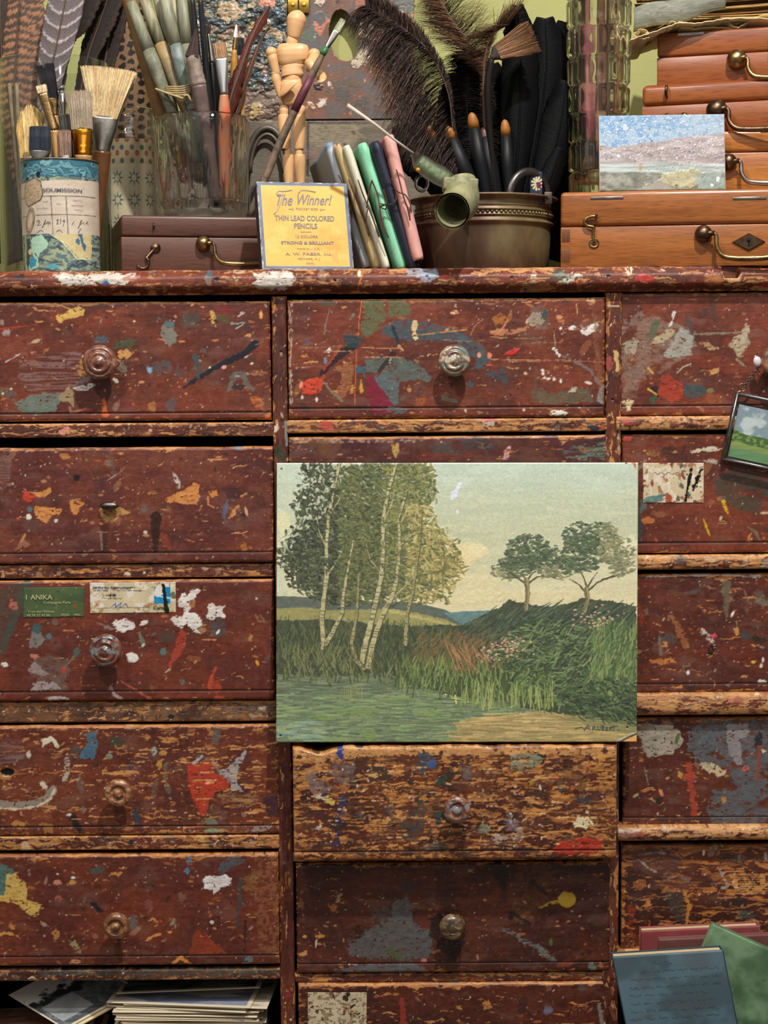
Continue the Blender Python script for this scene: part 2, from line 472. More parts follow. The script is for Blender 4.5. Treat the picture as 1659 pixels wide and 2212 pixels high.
GOLD=flat('gold_ferrule','c8862a',0.2,metal=1)
INK=flat('grey_ink','5c5c66',0.7)
GLASS=glassmat('clear_glass')
# ------------------------------------------------------------------ room
ZTOP=W(829,579,-0.010).z                 # height of the cabinet's top
ZFLOOR=ZTOP-1.32
YW=0.335                                    # wall behind the cabinet
mb=MB();mb.box((0,YW+0.05,0.1),(1.8,0.05,1.5))
tag(mb.build('wall_back',flat('olive_wall_paint','a6a568',0.85,bump=0.3,bscale=700,var=0.06,vscale=12)),kind='structure')
mb=MB();mb.box((0,-1.0,ZFLOOR-0.02),(1.8,1.48,0.02))
tag(mb.build('floor',woodmat('floor_boards','5a4632','7a6248',coat=0)),kind='structure')

# ------------------------------------------------------------------ the chest's painted wood
WHITES=['d9d2c4','e6e0d6','c9c4b8','b9b2a6']
MIX=['d9d2c4','c8b9a0','c0814a','b06a3c','7c4a30','6b7a78','8b9490','d8653c','3a2a28','9a7a58','caa66c','5b6a6a','2b2428']
def base_red(c,wear=0.3,tone=('6e311f','52251a','7a3a25'),n=260,edge=1.0,streak=1.0,dark=0.3,lu=None,lv=None,chips=None,woodc=('c4864a','8f5528')):
    X,Y0=c.X,c.Y;s=c.seed;Y=Y0+(fbm(X,Y0,26,14,3,s+61)-.5)*16
    tone=[C(q)*np.array([.99,.95,.90],np.float32) for q in tone];tone[1]=tone[1]*.6+tone[0]*.4;tone[2]=tone[2]*.7+tone[0]*.3
    a=fbm(X,Y,110,60,4,s)[...,None];b=fbm(X,Y,90,3.0,3,s+1)[...,None]
    col=C(tone[0])+(C(tone[1])-C(tone[0]))*sstep(.42,.66,a)+(C(tone[2])-C(tone[0]))*sstep(.56,.36,a)
    col=col+(b-.5)*.09*streak
    g=fbm(X,Y,7,5,3,s+2)[...,None];col=col+(g-.5)*.10
    c.col[:]=np.clip(col,0,1);c.h[:]=0.12
    c.ro[:]=0.36+0.25*fbm(X,Y,40,20,3,s+9)
    # old darker varnish and grime, then a greyish haze sheen painted into the colour
    m=sstep(.60,.72,fbm(X,Y,34,22,4,s+21))*dark*.8
    c.col[:]=c.col*(1-m[...,None])+C('2e1a16')*m[...,None]
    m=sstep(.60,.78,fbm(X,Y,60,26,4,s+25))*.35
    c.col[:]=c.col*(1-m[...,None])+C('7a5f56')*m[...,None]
    # bare wood where the paint has gone
    A,B=getattr(c,'A',None),getattr(c,'B',None)
    e=np.full(X.shape,99.0)
    if A is not None:
        W_,H_=(c.x1-c.x0),(c.y1-c.y0)
        e=np.minimum(np.minimum(A,1-A)*W_,np.minimum(B,1-B)*H_)
        et=(1-B)*H_
    f=fbm(X,Y,20,7,4,s+31)*.55+fbm(X,Y,90,3.5,3,s+33)*.45
    if A is not None:f=f+(np.exp(-e/4.0)*.26+np.exp(-et/6.0)*.20)*edge
    th=.768-.296*wear
    m=sstep(th-.012,th+.018,f)
    wv=fbm(X,Y,70,2.4,3,s+41)[...,None]
    wc=C(woodc[1])+(C(woodc[0])-C(woodc[1]))*sstep(.3,.7,wv)
    c.col[:]=c.col*(1-m[...,None])+wc*m[...,None]
    c.h[:]-=.22*m;c.ro[:]+=.15*m
    rim=sstep(th-.035,th-.012,f)*(1-m)*.35
    c.col[:]=c.col*(1-rim[...,None])+C('301712')*rim[...,None]
    k=n
    c.flecks(int(k*.55),['b5713c','c98d52','a8663a','9a5a34','8a4c2e'],.5,3.0,2.4,ang=0.0,h=-.05)
    c.flecks(int(k*.6),WHITES+['c8b090'],.4,1.5,1.3)
    c.flecks(int(k*.6),MIX,.4,2.4,2.0,a=.85)
    c.flecks(int(k*.3),['2a1714','3a221c','1e1a1e'],.6,3.6,1.8,a=.6,h=0)
    c.flecks(int(k*.05),MIX,3,9,2.0,a=.45)
def groove(c,up):
    "bead line, up px above the lower edge"
    H_=(c.y1-c.y0)-abs(c.slope)*(c.x1-c.x0);y=c.B*H_
    g=np.exp(-((y-up)/1.3)**2);c.h[:]-=1.3*g
    c.col[:]=c.col*(1-.7*g[...,None])+C('1c0f0c')*.7*g[...,None]
    c.h[:]-=.35*sstep(up,up-2,y)

# ---- painters, one per visible front (all coordinates are those of the marks as they sit on the wood)
def p_L1(c):
    base_red(c,.16,n=330)
    c.poly([(42,768),(150,756),(196,772),(190,812),(150,852),(60,845),(40,812)],'8a6f6c',.8,rag=3,h=.05,ro=.25,dry=.50,ds=(60,3))
    c.poly([(32,872),(55,858),(95,848),(125,850),(132,866),(120,886),(80,897),(42,890)],'68766a',rag=4,h=.2)
    c.poly([(126,856),(148,836),(157,846),(160,880),(148,868),(134,868)],'98855f',rag=2)
    c.poly([(119,683),(124,679),(136,680),(150,668),(170,663),(184,669),(180,681),(160,687),(140,690),(134,698),(127,697)],'d9b25c',rag=1.5,h=.25)
    c.stroke([(118,655),(150,667)],1.2,.6,'c59a55');c.ell(125,711,6,2,'c0864c',.4)
    c.stroke([(398,836),(428,816),(470,790),(520,768),(552,742)],3,8,'1d1e26',rag=2.2,h=.2)
    c.stroke([(552,745),(572,737)],2,.6,'6b5a58')
    c.stroke([(422,770),(430,800),(428,815)],5,2.5,'3c4a50',rag=2)
    c.poly([(346,708),(362,696),(372,700),(378,714),(388,720),(378,742),(366,754),(356,738),(345,724)],'7f837a',rag=4,a=.9)
    c.ell(366,700,12,8,'4e6e70',rag=.3);c.ell(410,693,18,16,'40524a',rag=.4,a=.6)
    c.poly([(496,812),(505,804),(530,800),(540,825),(548,845),(530,835),(515,812),(500,838),(490,850)],'64716c',rag=4,a=.75)
    c.ell(515,836,12,6,'23262c',rag=.4,a=.8)
    c.poly([(538,852),(560,850),(570,870),(576,890),(560,885),(545,870)],'c0693a',rag=5,a=.85,dry=.45)
    c.ell(578,902,8,5,'d2602c',rag=.3);c.ell(564,680,4,9,'dfa254',rag=.2)
    c.poly([(452,672),(460,670),(468,690),(466,706),(458,700)],'c99f52',rag=2);c.ell(467,693,5,4,'301c16')
    c.ell(486,672,18,11,'7c2620',rag=.3,a=.8);c.ell(482,690,16,12,'4e5a3c',rag=.5,a=.6)
    c.ell(272,742,24,9,'3f5637',-.2,rag=.5,a=.85);c.ell(218,733,14,8,'48606e',rag=.4,a=.8)
    c.ell(270,764,16,9,'cf9a5a',0,rag=.4);c.ell(178,796,9,17,'a97844',rag=.4);c.ell(266,794,12,10,'7a6e5c',rag=.5)
    c.poly([(158,838),(170,834),(200,828),(206,832),(190,843),(166,845)],'dcd9d6',rag=1.5,h=.3)
    c.ell(182,822,18,6,'8d7f80',-.4,rag=.3,a=.8);c.ell(250,822,8,4,'d8cfb4',.7,rag=.2,h=.3)
    c.ell(78,737,11,4,'b39a78',-.3,rag=.2,h=.25);c.ell(14,720,10,8,'9b8b86',rag=.4)
    c.stroke([(-4,712),(40,706),(80,701)],2.2,.5,'ab3826',rag=1);c.ell(8,848,26,10,'55605a',.2,rag=.5,a=.6)
    c.ell(345,793,28,12,'4c6474',-.1,rag=.5,a=.55);c.ell(324,798,6,7,'7fa3c8',rag=.4)
    c.ell(390,806,12,9,'48484c',rag=.5,a=.6);c.stroke([(225,862),(228,895)],3.5,5,'ba582c',rag=2)
    c.ell(228,897,8,4,'c8602a');c.ell(190,885,9,4,'9c3a44',rag=.3);c.stroke([(150,880),(154,892),(182,884)],2,3,'9b6450',rag=1.5)
    c.ell(484,793,6,4,'e2a490');c.ell(370,873,12,14,'5b5058',rag=.4,a=.8);c.ell(328,880,8,12,'b07844',rag=.5,a=.8)
    for x,y in ((510,710),(520,676),(515,683),(530,772),(25,775),(12,782),(34,770)):c.stroke([(x,y),(x+14,y-8)],1.4,.7,'b9b0ae',rag=1)
    for x,y in ((6,850),(24,840),(545,785),(543,786),(180,770),(290,694),(453,794)):c.ell(x,y,2.6,2.2,'d8dcb4')
    c.ell(402,720,18,10,'6d3a2c',rag=.4,a=.7);c.ell(560,806,18,5,'b98a55',0,rag=.4,a=.7)
    c.stroke([(500,699),(540,697)],1.8,1,'7b8c88',rag=1.4)
    groove(c,17)
def p_L2(c):
    base_red(c,.12,n=420,tone=('683126','542723','743d2c'))
    for P in ([(50,1055),(62,1060),(82,1064),(108,1052),(112,1062),(96,1074),(80,1072),(70,1066)],[(75,1092),(110,1096),(134,1098),(130,1110),(112,1114),(100,1132),(88,1122),(76,1118)],
              [(356,1076),(378,1066),(404,1056),(418,1042),(430,1046),(432,1072),(424,1088),(398,1090),(376,1084),(360,1086)],
              [(152,1082),(164,1078),(182,1088),(172,1096),(166,1114),(154,1110)],[(448,1062),(468,1058),(470,1070),(458,1074)],
              [(492,1120),(498,1106),(515,1088),(518,1094),(508,1112),(496,1122)]):
        c.poly(P,'cd8848',rag=2.2,h=-.12,var=.07)
    c.poly([(214,1098),(226,1090),(262,1096),(268,1098),(282,1108),(262,1112),(248,1126),(226,1128),(216,1114)],'b98a4c',rag=2,h=-.1,var=.09)
    c.poly([(50,1068),(56,1060),(76,1068),(74,1078),(60,1086),(48,1078)],'c8412a',rag=3.5,h=.25)
    c.ell(64,1100,6,7,'54707c',rag=.3);c.ell(62,1116,6,6,'ded8cc',rag=.2,h=.3);c.ell(121,1125,4,4,'cfd0b8')
    c.ell(166,1032,8,8,'171218',rag=.25);c.poly([(372,1022),(376,1018),(394,1048),(398,1054),(384,1056),(378,1042)],'c6bcae',rag=2,dry=.4,ds=(5,5))
    c.ell(446,1078,1,1,'cd8848');c.stroke([(449,1072),(450,1090),(462,1096)],2,1,'c27a50',rag=1)
    c.poly([(480,1118),(484,1088),(490,1080),(496,1090),(488,1110),(490,1130)],'5b6d8a',rag=3,a=.7);c.ell(505,1062,18,14,'3a2028',rag=.4,a=.7)
    c.ell(532,1105,10,3,'d8a070',1.3,rag=.2);c.stroke([(520,1072),(532,1066)],2.5,1.5,'c78a4c')
    c.ell(396,1032,12,8,'6b3a34',rag=.3,a=.8);c.ell(140,986,11,6,'b3743c',.3,rag=.3);c.ell(95,1040,8,5,'b07a50',.2,rag=.3)
    c.poly([(-6,985),(10,975),(24,1000),(20,1040),(8,1060),(-6,1058)],'7c625e',rag=4,a=.7,dry=.42,ds=(40,3))
    c.stroke([(337,1118),(336,1140),(336,1188)],13,6,'2f1a15',a=.85,rag=2,h=.02,ro=.25)
    c.stroke([(226,1140),(224,1188)],8,7,'371f19',a=.6,rag=2,h=.02);c.stroke([(218,1150),(220,1186)],2.4,1.6,'87685a')
    c.stroke([(56,1178),(50,1170),(38,1186)],6,4,'a27258',rag=3,a=.7);c.ell(50,1162,3,12,'bb8250',.5)
    c.ell(528,1182,7,10,'a8642c',-.5,rag=.4);c.stroke([(450,993),(492,992)],1.8,1.4,'c98a58',rag=1);c.stroke([(220,1150),(255,1148)],1,.5,'8a6258')
    c.ell(240,1000,26,10,'6d6a6a',1.2,rag=.5,a=.4);c.ell(313,1098,7,9,'6c605c',rag=.3,a=.8);c.ell(314,1150,5,4,'cac0b4',.6)
    c.stroke([(232,1038),(262,1018),(270,1008)],1,.6,'9a8478',rag=1);c.ell(515,968,10,5,'6a7f94',rag=.4,a=.8)
    c.stroke([(182,1198),(200,1188)],5,2.5,'7d6248',rag=2,a=.8)
    groove(c,23)
def p_L3(c):
    base_red(c,.10,n=220,tone=('692f1e','58271d','743523'))
    c.poly([(-8,1280),(14,1262),(52,1258),(46,1290),(30,1345),(8,1410),(-8,1430)],'4d3f38',rag=5,a=.75)
    c.stroke([(58,1262),(40,1310),(8,1400)],10,7,'3f4a40',rag=4,a=.8)
    c.poly([(62,1400),(70,1360),(78,1352),(92,1372),(100,1382),(84,1396),(78,1400)],'7b8079',rag=3,a=.9);c.ell(80,1358,11,10,'3c5654',rag=.25);c.ell(106,1375,6,7,'586b72')
    c.poly([(66,1432),(74,1418),(110,1414),(146,1428),(150,1450),(138,1470),(150,1478),(146,1494),(110,1496),(64,1492),(78,1468),(62,1456)],'6c5852',rag=6,a=.75)
    c.poly([(66,1436),(76,1428),(90,1444),(106,1456),(96,1462),(80,1454),(62,1450)],'9b8e8a',rag=3,a=.8);c.poly([(72,1474),(90,1470),(120,1478),(132,1486),(112,1492),(88,1490),(64,1494)],'a59a96',rag=4,a=.85)
    c.ell(138,1448,5,7,'d23a26',rag=.3,h=.3);c.stroke([(140,1442),(160,1418),(172,1408)],1.6,1.6,'6f6a52');c.ell(166,1408,7,9,'4b605c',.5,rag=.3)
    c.ell(75,1418,9,6,'c0785c',.2,rag=.4);c.poly([(0,1432),(12,1428),(18,1438),(6,1442)],'d8d4cc',rag=2,h=.3)
    W1='e4dfd8'
    c.poly([(241,1346),(256,1340),(270,1336),(282,1342),(292,1346),(295,1356),(280,1360),(268,1366),(252,1364),(247,1354)],W1,rag=3.5,h=.5)
    c.poly([(272,1413),(284,1409),(296,1414),(301,1424),(292,1431),(278,1430)],W1,rag=1,h=.6);c.ell(311,1346,9,5,W1,-.4,rag=.3,h=.4)
    c.poly([(384,1300),(390,1288),(398,1282),(404,1290),(412,1278),(424,1272),(432,1276),(424,1290),(414,1302),(408,1322),(424,1324),(434,1334),(436,1350),(424,1358),(434,1370),(420,1366),(404,1348),(392,1358),(376,1346),(366,1338),(378,1330),(394,1330),(398,1312),(388,1312)],W1,rag=3.5,h=.5)
    c.poly([(448,1318),(450,1306),(460,1304),(468,1310),(486,1308),(480,1318),(488,1332),(474,1334),(460,1338),(444,1336)],W1,rag=3.5,h=.5)
    c.ell(416,1305,7,9,'a97a4e',.3,rag=.3);c.ell(436,1362,9,6,'a5865c',rag=.3);c.ell(470,1352,16,20,'4a4c52',rag=.5,a=.8);c.ell(471,1365,3,6,'e4dfd8',.6)
    c.poly([(362,1452),(372,1408),(384,1380),(392,1358),(402,1366),(402,1388),(392,1412),(382,1424),(368,1440)],'a63e2c',rag=3.5,a=.95,h=.2)
    c.ell(362,1374,17,13,'4f3c34',rag=.4,a=.9);c.ell(352,1408,7,8,'56706c',rag=.15);c.ell(332,1370,6,3,'5b5a60',-.4)
    c.poly([(300,1362),(304,1370),(314,1388),(311,1394),(302,1388),(299,1376)],'6a7264',rag=1.5,h=.3);c.ell(309,1394,3,5,'cfc9b8',.7)
    c.stroke([(454,1484),(458,1462),(466,1444)],5,3,'b0452e',rag=2.5);c.poly([(455,1470),(468,1464),(480,1488),(470,1500),(458,1492)],'a63c28',rag=4,a=.9);c.ell(474,1509,12,6,'b84a34',rag=.3)
    c.ell(556,1432,3.2,6.5,'d99a2c',-.4,h=.4);c.stroke([(552,1330),(560,1342),(572,1342),(562,1330)],2.2,2.2,'8a5a40',rag=1.5)
    c.poly([(534,1384),(540,1368),(546,1374),(540,1390)],'b4824c',rag=2.5);c.stroke([(437,1382),(466,1382)],1.6,1,'c38a54');c.stroke([(138,1362),(162,1362)],2.2,1.2,'b87a44',rag=1.2)
    c.stroke([(240,1486),(248,1502),(262,1509)],4,2,'9d8c88',rag=2);c.poly([(104,1508),(112,1503),(150,1508),(152,1512),(104,1513)],'b1a8a6',rag=2.5)
    c.stroke([(260,1470),(290,1488),(325,1510)],1.8,2.6,'a4503c',rag=2);c.ell(395,1474,4,7,'586662',.3);c.stroke([(358,1452),(366,1446)],2,1.5,'a8a098')
    c.ell(30,1310,9,12,'b5614a',-.3,rag=.4);c.ell(118,1342,6,10,'766a5e',rag=.3,a=.7);c.stroke([(210,1345),(225,1352),(240,1358)],2,4,'8a706a',rag=2)
    groove(c,21)
def p_L4(c):
    base_red(c,.52,n=520,tone=('672f1f','4c241c','743923'))
    c.poly([(182,1588),(196,1582),(208,1580),(211,1600),(208,1625),(202,1640),(186,1638),(170,1640),(176,1620),(190,1606)],'446a7e',rag=3,h=.25)
    c.ell(164,1620,12,8,'3c5560',rag=.5,a=.6)
    c.poly([(404,1650),(436,1646),(462,1650),(462,1670),(478,1676),(494,1680),(497,1694),(490,1706),(468,1708),(452,1730),(444,1758),(436,1766),(430,1752),(416,1728),(408,1700),(404,1676)],'b43c26',rag=2.5,h=.3,ro=.35)
    c.ell(448,1692,6,3,'dd7a60',h=.5);c.poly([(472,1662),(490,1660),(512,1640),(530,1620),(534,1624),(516,1660),(510,1684),(520,1702),(528,1712),(498,1706),(500,1684),(476,1674)],'a7a4a4',rag=4,a=.95)
    c.stroke([(450,1630),(472,1664),(500,1690)],1.5,3,'8f8a8c',rag=2.5,a=.8);c.stroke([(420,1648),(436,1634)],4,2.5,'9aa0a0',rag=2)
    c.poly([(470,1716),(500,1712),(540,1714),(562,1722),(556,1732),(528,1742),(500,1746),(478,1730)],'a07a52',rag=5,a=.7,dry=.42,ds=(30,3))
    c.poly([(-6,1598),(20,1594),(52,1600),(54,1640),(30,1650),(-6,1652)],'7d6a6a',rag=4,a=.7,dry=.48,ds=(50,3))
    c.poly([(88,1600),(100,1594),(108,1590),(116,1594),(124,1606),(130,1618),(120,1612),(112,1600),(104,1604),(92,1614)],'d6cbb4',rag=2.5,h=.4)
    c.poly([(142,1632),(150,1640),(150,1670),(144,1686),(136,1686),(140,1662),(138,1640)],'b0a797',rag=3,dry=.35);c.poly([(56,1626),(66,1618),(66,1632),(60,1638)],'d0c6b8',rag=3)
    c.stroke([(0,1736),(30,1742),(70,1738),(100,1726),(116,1706)],9,8,'8f8274',rag=2,dry=.3,ds=(5,9));c.stroke([(0,1746),(40,1748),(80,1742),(108,1726),(118,1706)],2,2,'cdbfa4',rag=1.5);c.ell(94,1696,6,10,'cfc4b0',-.6,rag=.3)
    c.poly([(-6,1668),(28,1666),(32,1676),(20,1684),(-6,1684)],'b3763e',rag=4,h=-.1)
    c.ell(16,1669,14,8,'0b0706',rag=.1,n=4,h=-2.5)
    c.poly([(146,1760),(160,1756),(172,1776),(182,1800),(172,1802),(158,1782)],'1f1816',rag=3);c.ell(150,1760,6,3,'e2d6c6',-.2,rag=.3)
    c.ell(296,1764,9,17,'324058',rag=.4,a=.9);c.ell(283,1658,6,6,'333a4e',rag=.3);c.ell(253,1602,14,10,'3b4632',rag=.5,a=.8);c.ell(236,1634,7,6,'7b8a7a',rag=.4)
    c.ell(333,1622,6,10,'9da08e',rag=.4);c.poly([(345,1625),(352,1620),(366,1622),(358,1632),(344,1634)],'c58a48',rag=3);c.poly([(344,1596),(354,1592),(372,1592),(380,1596),(368,1604),(350,1602)],'c08648',rag=3)
    c.ell(344,1652,6,10,'b9873c',rag=.4);c.poly([(352,1645),(362,1648),(360,1690),(372,1705),(366,1714),(354,1702)],'6d6a5a',rag=4,a=.8);c.ell(333,1700,7,22,'6c6a58',rag=.5,a=.7)
    c.ell(456,1775,16,8,'78826a',rag=.5,a=.85);c.ell(458,1795,17,5,'8fa07e',rag=.4);c.ell(564,1790,24,6,'a3948c',-.2,rag=.5,a=.9);c.ell(478,1770,8,20,'6a4a46',rag=.4,a=.6)
    c.ell(466,1592,9,22,'5d5f5c',.1,rag=.4,a=.7);c.poly([(566,1720),(600,1716),(604,1760),(580,1766)],'32202a',rag=5,a=.8);c.ell(88,1762,24,8,'8a4628',.1,rag=.4,a=.8)
    c.ell(40,1782,14,9,'b9803e',.2,rag=.4);c.ell(102,1790,10,10,'b07a3a',rag=.5,a=.8);c.poly([(216,1660),(240,1666),(296,1664),(300,1670),(250,1674),(222,1672)],'c68b52',rag=2.5,h=-.1)
    for k in range(70):
        x,y=c.rnd.uniform(150,590),c.rnd.uniform(1580,1780);L=c.rnd.uniform(6,32)
        c.stroke([(x,y),(x+L,y-L*.01)],1.6,.6,c.rnd.choice(['c68b52','b0733c','d19a64']),rag=1.2,h=-.1)
    groove(c,19)
def p_L5(c):
    base_red(c,.17,n=420,tone=('672e1e','50241c','713521'),edge=1.3)
    c.poly([(-8,1866),(16,1870),(28,1880),(36,1896),(30,1915),(18,1930),(4,1944),(-8,1940)],'4c7068',rag=3)
    c.poly([(14,1890),(34,1886),(52,1906),(58,1924),(56,1942),(74,1950),(86,1956),(84,1976),(74,1982),(56,1972),(40,1956),(28,1948),(-8,1948),(-8,1938),(8,1930)],'cdaa58',rag=3.5,h=.3)
    c.poly([(440,1894),(446,1890),(470,1894),(484,1888),(502,1896),(500,1906),(502,1912),(478,1916),(472,1924),(460,1932),(458,1924),(440,1920)],'dedbd9',rag=3,h=.5)
    c.poly([(472,1882),(478,1862),(492,1852),(520,1850),(530,1858),(516,1868),(496,1876),(482,1890)],'4d545c',rag=3,a=.9)
    c.stroke([(408,1852),(406,1868)],3,2,'4d7890',rag=1);c.ell(405,1882,4,8,'4d7890',rag=.1,h=.4)
    c.poly([(408,2063),(418,2020),(424,2008),(440,2012),(456,2030),(492,2060)],'8e3c20',rag=1.5,a=.95)
    c.poly([(556,1850),(600,1846),(602,2056),(566,2062),(556,1990),(548,1930),(540,1880)],'8a5a34',rag=8,a=.75,dry=.45,ds=(7,7))
    c.stroke([(520,1900),(516,1960),(512,2000)],5,3,'3e444c',rag=3,a=.7);c.stroke([(530,1990),(528,2055)],3,2,'2c1c18',rag=2,a=.8)
    c.poly([(194,1950),(204,1946),(224,1962),(226,1982),(214,1974)],'221c22',rag=3);c.ell(288,1992,9,16,'6b6766',.3,rag=.3,a=.9)
    c.poly([(320,1990),(330,1982),(342,1990),(342,2002),(330,2002),(340,1996),(332,1988)],'bd864c',rag=2.5);c.ell(322,1958,8,16,'84504a',rag=.4,a=.7)
    c.poly([(150,2040),(160,2032),(172,2044),(176,2058),(166,2056),(158,2046)],'98925c',rag=3);c.ell(120,2018,8,10,'b07c44',.4,rag=.3);c.ell(95,1997,9,4,'8d8070',.4,rag=.3);c.ell(205,2022,7,6,'8a5a4c',rag=.2)
    c.stroke([(-6,2018),(18,2016),(38,2022)],4,2,'c78c48',rag=1.5);c.poly([(18,2000),(24,1994),(34,2008),(24,2010)],'bd7c38',rag=2);c.ell(124,1906,9,6,'bb7a64',rag=.2);c.ell(156,1906,8,5,'bf864c',rag=.3)
    c.ell(158,1896,5,2.5,'cfe0dc',h=.4);c.ell(128,1942,9,6,'9b5c48',rag=.4);c.ell(374,1992,5,9,'8f8a78',.6,rag=.3);c.stroke([(316,2032),(330,2022),(346,2018)],3,2,'c98a4a',rag=1.5)
    c.stroke([(375,2080),(392,2068)],3,3,'c88644',rag=2);c.stroke([(392,2070),(410,2082)],4,3,'c8813c',rag=2);c.ell(165,2078,13,5,'c08a5c',0,rag=.4);c.ell(536,2074,12,8,'5e6c6c',-.4,rag=.4)
    c.poly([(384,1932),(392,1924),(402,1940),(390,1948)],'7c5c50',rag=3,a=.8);c.ell(458,1992,5,4,'c8c4c8',.5,h=.4);c.ell(540,1905,20,14,'98733c',rag=.6,a=.5);c.ell(210,1880,16,8,'4a5254',-.3,rag=.5,a=.8)
    c.stroke([(240,1888),(262,1886),(256,1892)],3,2,'bd8040',rag=1.5)
    groove(c,21)
def p_C1(c):
    base_red(c,.17,n=380,edge=1.0)
    G1,BL='5b6848','45545c'
    c.poly([(782,650),(828,648),(832,690),(822,712),(800,725),(784,728),(778,700),(790,672)],G1,rag=5,a=.9);c.poly([(838,648),(880,650),(886,674),(866,684),(842,688),(838,670)],G1,rag=5,a=.85)
    c.poly([(826,706),(850,692),(880,690),(930,700),(985,712),(1010,728),(1004,740),(968,738),(930,738),(888,736),(848,730),(826,722)],BL,rag=4,a=.95)
    c.poly([(985,712),(1020,730),(1045,752),(1058,780),(1048,796),(1020,800),(1030,780),(1012,760),(985,750)],BL,rag=5,a=.9)
    c.poly([(792,778),(830,770),(870,772),(896,786),(920,802),(932,815),(930,824),(900,822),(862,824),(830,806),(796,806),(790,792)],'566560',rag=5,a=.92)
    c.poly([(810,812),(840,806),(862,828),(860,880),(848,872),(830,846),(812,828)],'58676a',rag=2,a=.97)
    c.poly([(790,818),(800,812),(812,824),(830,850),(852,880),(800,882),(794,850)],'7c1834',rag=2.5,h=.2)
    c.stroke([(694,808),(716,784),(740,762),(762,748)],6,9,'2b1f22',rag=2.5);c.poly([(743,722),(776,724),(784,734),(770,752),(752,750),(744,740)],'2c3f46',rag=2.5,h=.3)
    c.stroke([(700,796),(718,774),(726,762)],3,3,'a83c28',rag=2,a=.9);c.poly([(650,834),(656,824),(680,816),(697,822),(694,846),(672,852),(654,850)],'cf432a',rag=3,h=.35)
    c.ell(650,832,3,8,'e8947c',.2);c.stroke([(688,828),(700,812)],7,3,'b8402a',rag=2,a=.8)
    c.poly([(726,852),(735,820),(744,784),(758,776),(764,792),(760,830),(748,852),(736,864)],'98603c',rag=3.5,a=.9);c.poly([(768,790),(790,792),(788,806),(772,806)],'3c5c66',rag=3)
    c.stroke([(782,646),(775,700),(774,730)],1.1,.8,'d56c34',rag=.5,h=.3);c.stroke([(770,756),(768,820),(766,874)],1.1,.8,'c4602e',rag=.5,h=.3)
    c.poly([(889,696),(899,692),(903,702),(898,716),(903,734),(896,736),(889,722)],'dcc08a',rag=1.8,h=.45);c.stroke([(899,724),(1008,712)],1.4,1.2,'bb8950',rag=1);c.ell(966,712,4,3,'d88a3c')
    c.poly([(972,676),(985,669),(996,670),(996,676),(980,680)],'d9ad82',rag=1.5,h=.35)
    c.poly([(1062,690),(1080,676),(1096,684),(1104,668),(1108,690),(1090,700),(1070,702)],'a8682c',rag=3.5,a=.9)
    c.poly([(1058,718),(1080,708),(1100,712),(1130,708),(1142,700),(1138,714),(1110,722),(1080,726),(1062,724)],'ba7e58',rag=2.5,h=.3);c.stroke([(1072,722),(1090,704),(1096,690)],2.5,2,'bf7a52',rag=1)
    c.poly([(1134,696),(1150,676),(1172,672),(1180,690),(1170,702),(1150,706)],'c8ac88',rag=2.5,h=.4);c.poly([(1150,660),(1170,654),(1186,680),(1180,712),(1160,712),(1140,690)],'6e6a66',rag=6,a=.55);c.ell(1176,682,7,12,'3f4a4c',rag=.4)
    c.poly([(1252,714),(1266,706),(1280,698),(1294,694),(1294,704),(1284,716),(1268,724),(1258,722)],'e2ded6',rag=2.5,h=.5);c.ell(1236,709,8,5,'d9d6d2',-.3,rag=.2,h=.4);c.ell(1211,709,3,4,'d9d6d2')
    c.ell(1208,685,6,5,'c68a5c',.2,rag=.2);c.ell(1226,805-0,1,1,'d9d2c4');c.ell(1135,807,4,3.2,'e0b07a',h=.4);c.ell(1276,650,11,8,'c09468',.4,rag=.3,h=.3);c.stroke([(1245,657),(1247,678)],1.2,1,'c9a476')
    c.poly([(1084,768),(1098,758),(1124,752),(1112,764),(1100,766)],'d02f28',rag=1.5,h=.3);c.ell(1035,767,4.5,6,'d89a70');c.ell(1057,768,5,7,'d8825c');c.stroke([(1052,788),(1064,789)],1.4,1,'c8483c')
    c.poly([(1046,814),(1060,798),(1080,800),(1090,790),(1096,812),(1094,834),(1086,824),(1070,818)],'3c4650',rag=4,a=.85)
    for i,(x,y) in enumerate(((1172,800),(1173,808),(1176,816),(1184,818),(1197,820),(1212,823),(1200,757),(1204,763),(1208,769),(1196,753))):c.ell(x,y,4,2.6,'dad6cc',i,rag=.5,h=.4)
    c.stroke([(1216,770),(1250,785),(1275,800),(1296,830)],2,3.4,'76706e',rag=2.5,a=.8);c.poly([(1292,850),(1298,836),(1308,830),(1306,858),(1300,872),(1290,868)],'7c92a0',rag=2,h=.4)
    c.poly([(1140,846),(1170,840),(1200,850),(1240,840),(1275,842),(1280,866),(1240,874),(1180,872),(1150,860)],'5d6450',rag=6,a=.7);c.ell(1236,843,9,5,'bcb09c',-.5,rag=.5);c.ell(1271,827,9,3,'d2c8bc',.3)
    c.ell(1016,830,8,6,'44565c',rag=.3);c.stroke([(958,862),(985,866)],6,2,'6c6c58',rag=3);c.poly([(900,862),(918,856),(922,866),(912,880),(895,880)],'a2552c',rag=3,a=.9)
    c.ell(884,842,4,5,'b8844c');c.poly([(755,850),(758,834),(764,830),(762,850)],'b8843c',rag=1.5);c.poly([(776,840),(780,820),(786,846),(780,850)],'c89038',rag=1.2);c.stroke([(700,826),(716,846),(738,866)],1.6,2.8,'7d7258',rag=1.5)
    c.ell(684,863,3,5,'ded8cc',rag=.3,h=.4);c.ell(653,858,3,5,'d6c9bc');c.poly([(705,756),(712,750),(718,756),(710,764)],'d6d2d0',rag=1.5,h=.4);c.ell(703,779,4,7,'687e98',rag=.3)
